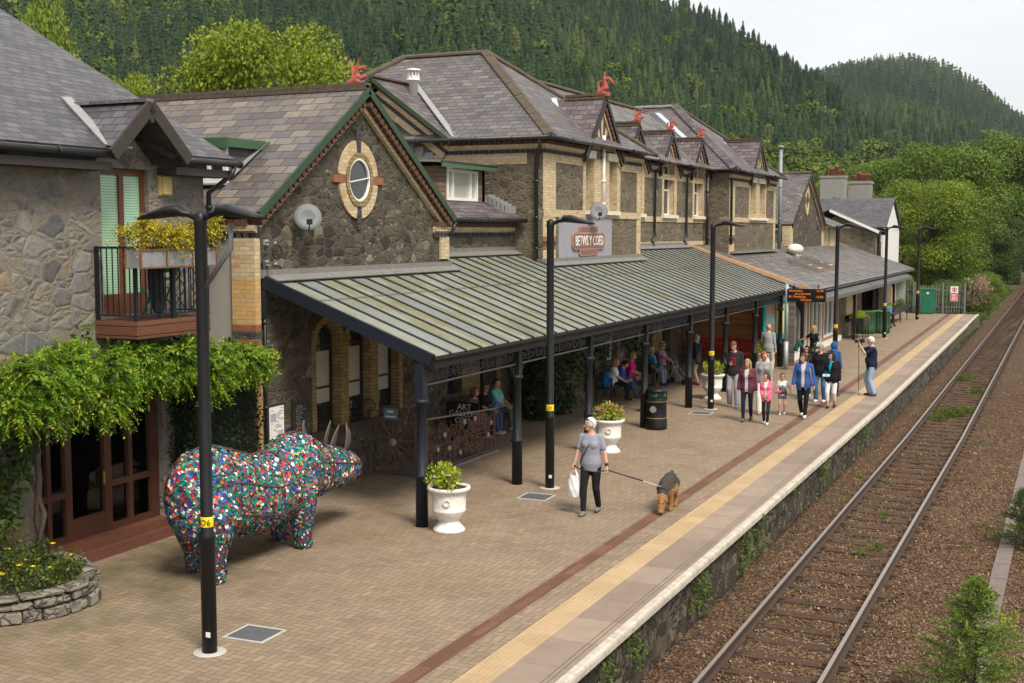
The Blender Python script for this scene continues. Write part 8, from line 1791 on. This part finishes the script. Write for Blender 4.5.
# ------------------------------------------------------------------ trees
def tree_meshes(seed, n, leaf, nl=26, spread=.42, flat=1.0):
    """crown and trunk about one unit tall: limbs, clumps of leaf-sized faces with gaps between"""
    rs = np.random.RandomState(seed); rr = random.Random(seed); mb = MB(); mb.tube([(0, 0, -.02), (.01, .01, .2), (-.01, .02, .45), (.0, .0, .72)], [.032, .024, .017, .006], 8); lob = []
    for i in range(nl):
        a = rr.uniform(0, 6.283); z = rr.uniform(.24, .90); R_ = spread * math.sin(math.pi * min(1, max(.14, (z - .10) / .95))) ** .8 * rr.uniform(.55, 1.05); e = Vector((R_ * math.cos(a), R_ * math.sin(a), z)); b = Vector((0, 0, max(.15, z - .25))); mb.tube([b, b.lerp(e, .5) + Vector((0, 0, .03)), e.lerp(b, .2)], [.007, .004, .001], 5); lob.append((tuple(e), rr.uniform(.075, .15)))
        lob.append((tuple(e * .72 + Vector((0, 0, .02 + z * .28))), rr.uniform(.06, .11)))
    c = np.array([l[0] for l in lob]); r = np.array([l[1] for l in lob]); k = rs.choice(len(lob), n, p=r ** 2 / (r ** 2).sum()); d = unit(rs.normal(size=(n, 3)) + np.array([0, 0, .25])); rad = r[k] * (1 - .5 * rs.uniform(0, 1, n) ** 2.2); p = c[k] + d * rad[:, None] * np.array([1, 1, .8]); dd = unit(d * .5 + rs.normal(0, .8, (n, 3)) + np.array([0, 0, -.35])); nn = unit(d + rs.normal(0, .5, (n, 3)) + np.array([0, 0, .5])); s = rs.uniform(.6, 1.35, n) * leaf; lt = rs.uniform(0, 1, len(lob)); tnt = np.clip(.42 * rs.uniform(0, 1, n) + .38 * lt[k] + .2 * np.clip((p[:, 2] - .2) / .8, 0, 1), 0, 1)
    v, f = leafquads(p, dd, nn, s, s * .62); return npmesh('crown', v, f, M['leaf_mid'], tint=np.repeat(tnt, 4)), mb.mesh('trunk', M['bark'])
TM = [tree_meshes(i, 30000, .018, 36) for i in range(3)] + [tree_meshes(5, 52000, .0145, 54)]
def tree(x, y, z, h, w_, label, mat, v=0, name='broadleaf_tree', group=None, rz=0, cat='tree'):
    t = thing(name, label, cat, (x, y, z), rz or rr.uniform(0, 6), group); cr_, tk = TM[v]; key = (v, mat.name)
    if key not in tree.cache: m = cr_.copy(); m.materials.clear(); m.materials.append(mat); tree.cache[key] = m
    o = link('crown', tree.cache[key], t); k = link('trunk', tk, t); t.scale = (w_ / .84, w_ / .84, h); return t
tree.cache = {}
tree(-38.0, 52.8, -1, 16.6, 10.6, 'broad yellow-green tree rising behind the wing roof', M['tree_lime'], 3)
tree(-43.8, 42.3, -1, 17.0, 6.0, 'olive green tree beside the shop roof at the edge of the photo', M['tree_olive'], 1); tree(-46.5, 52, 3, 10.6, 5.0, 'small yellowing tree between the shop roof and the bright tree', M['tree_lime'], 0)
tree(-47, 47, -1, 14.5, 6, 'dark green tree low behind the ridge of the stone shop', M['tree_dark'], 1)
for x, y, z, h, w_, lab, mat, v in (
    (-10.2, 96.5, -1, 9.4, 8.6, 'sunlit fresh green tree just beyond the palisade fence', 'leaf_mid', 3),
    (-11.2, 122, -1, 14.0, 11, 'tall mid-green tree behind the tree at the fence', 'leaf_mid', 1), (-8.4, 133, -1, 15.2, 12, 'tall full-crowned tree left of the track curve', 'leaf_mid', 0), (-17.5, 139, -1, 13.6, 10, 'spreading green tree behind the distant cottage', 'leaf_mid', 2),
    (-7.9, 165, -1, 15.8, 12, 'tall shaded tree beside the far track', 'leaf_mid', 1), (-24, 158, 0, 13, 11, 'rounded mid-green tree behind the chimney pots', 'leaf_mid', 0), (-30, 160, 0, 12, 10, 'dark green tree to the left of the chimney pots', 'leaf_dark', 2), (-14.8, 150, -1, 15.2, 11, 'bright green tree standing behind the tall pair', 'leaf_mid', 1),
    (-7.3, 200, -1, 17.5, 13, 'distant tree where the track disappears', 'leaf_mid', 0), (-4.0, 225, -1, 19, 14, 'large far tree closing the end of the track', 'leaf_mid', 2), (4, 240, -1, 18, 15, 'far tree to the right of the track end', 'leaf_mid', 1), (-7.2, 113, -1, 6.4, 5.4, 'low dense dark tree at the trackside', 'leaf_dark', 0), (-6.9, 128, -1, 7.5, 5.0, 'shrubby dark tree nearest the rails', 'leaf_dark', 1),
    (-21, 118, -1, 10.5, 8, 'leafy tree glimpsed behind the cottage roofs', 'leaf_mid', 2), (-38, 150, 0, 12, 10, 'tree crown showing above the far gabled roof', 'leaf_mid', 1), (-12.8, 104, -1, 7.5, 6.5, 'small pale green tree hugging the cottage gable', 'leaf_mid', 2), (-34, 128, 0, 11.5, 9, 'green tree crown behind the flue pipe', 'leaf_dark', 0), (-13, 178, -1, 17, 13, 'tall rear tree filling the gap in the tree line', 'leaf_mid', 0), (-6.6, 152, -1, 14.5, 11, 'broad bright tree overhanging the far track', 'leaf_mid', 2), (-19.5, 172, -1, 15, 12, 'pale rear tree between the two tallest crowns', 'leaf_yellowgreen', 1)):
    tree(x, y, z, h * 1.05, w_ * 1.06, lab, M[{'leaf_mid': ('tree_mid', 'tree_olive')[int(abs(x) * 7) % 2], 'leaf_dark': 'tree_dark', 'leaf_yellowgreen': 'tree_lime'}[mat]], v)
# bushes along the line beyond the fence
for i, (x, y, h, w_, lab, mat) in enumerate(((-6.9, 84.5, 3.0, 3.4, 'tangled green bush behind the red warning sign', 'leaf_weed'), (-8.6, 82.5, 2.6, 2.6, 'bramble bush behind the green cabinet', 'leaf_mid'), (-6.3, 92, 2.8, 3.2, 'bramble bank beside the track beyond the fence', 'leaf_weed'), (-6.6, 100, 3.0, 3.2, 'green scrub beside the rails before the low tree', 'leaf_mid'), (-10.2, 81, 3.0, 2.4, 'ivy-clad bush at the corner of the café', 'leaf_weed'), (-5.9, 81.2, 1.0, 1.9, 'low weeds at the foot of the platform ramp', 'leaf_weed'), (-11, 86, 3.2, 3, 'loose bush below the distant cottage', 'leaf_mid'))):
    tree(x, y, -1, h, w_, lab, M[mat], i % 3, 'trackside_bush', 'bushes beyond the platform end', cat='bush')
lob = [((-5.75 + rr.uniform(-.7, .4), 83.5 + rr.uniform(-1.5, 3.5), .3 + rr.uniform(0, 1.5)), .25) for _ in range(34)]; v, f = lobes_leaves(rs, lob, 1500, (.10, .2), (.05, .1), -.5); stuffplant('pink_flower_weeds', v, f, M['dryflower'], 'dry pink flower heads of tall weeds behind the fence', 'plant')['kind'] = 'stuff'
lob = [((x, y + rr.uniform(-1, 1), -.85 + rr.uniform(0, .25)), rr.uniform(.2, .5)) for y in range(80, 130, 2) for x in (-5.6 + railbend(y), -6.2 + railbend(y), -7)] + [((-.3 + rr.uniform(0, 2.5), y, -1.05), rr.uniform(.15, .3)) for y in range(40, 150, 3)]
v, f = lobes_leaves(rs, lob, 9000, (.1, .25), (.04, .08), -.8); stuffplant('trackside_grass', v, f, M['leaf_weed'], 'rough grass and weeds along the trackside', 'grass')['kind'] = 'stuff'
mb = MB(); mb.tube([(-.0, 0, 0), (0, 0, 4.6)], .05, 6); tag(link('telegraph_pole', mb.mesh('telegraph_pole', M['bark']), None, (-14.2, 118, 3.5)), 'thin pole standing before the trees beside the chimneys', 'pole')
# ------------------------------------------------------------------ the air
mb = MB(); mb.box(-1400, 700, -60, 1560, -3, 420)
hz = mb.build('haze', [], kind='stuff'); hm = bpy.data.materials.new('pale_haze'); hm.use_nodes = True; hn = hm.node_tree; hn.nodes.remove(hn.nodes['Principled BSDF'])
pv = hn.nodes.new('ShaderNodeVolumePrincipled'); pv.inputs['Density'].default_value = .00009; pv.inputs['Color'].default_value = (.86, .92, 1, 1); pv.inputs['Anisotropy'].default_value = .2
hn.links.new(pv.outputs[0], hn.nodes['Material Output'].inputs['Volume']); hz.data.materials.append(hm)
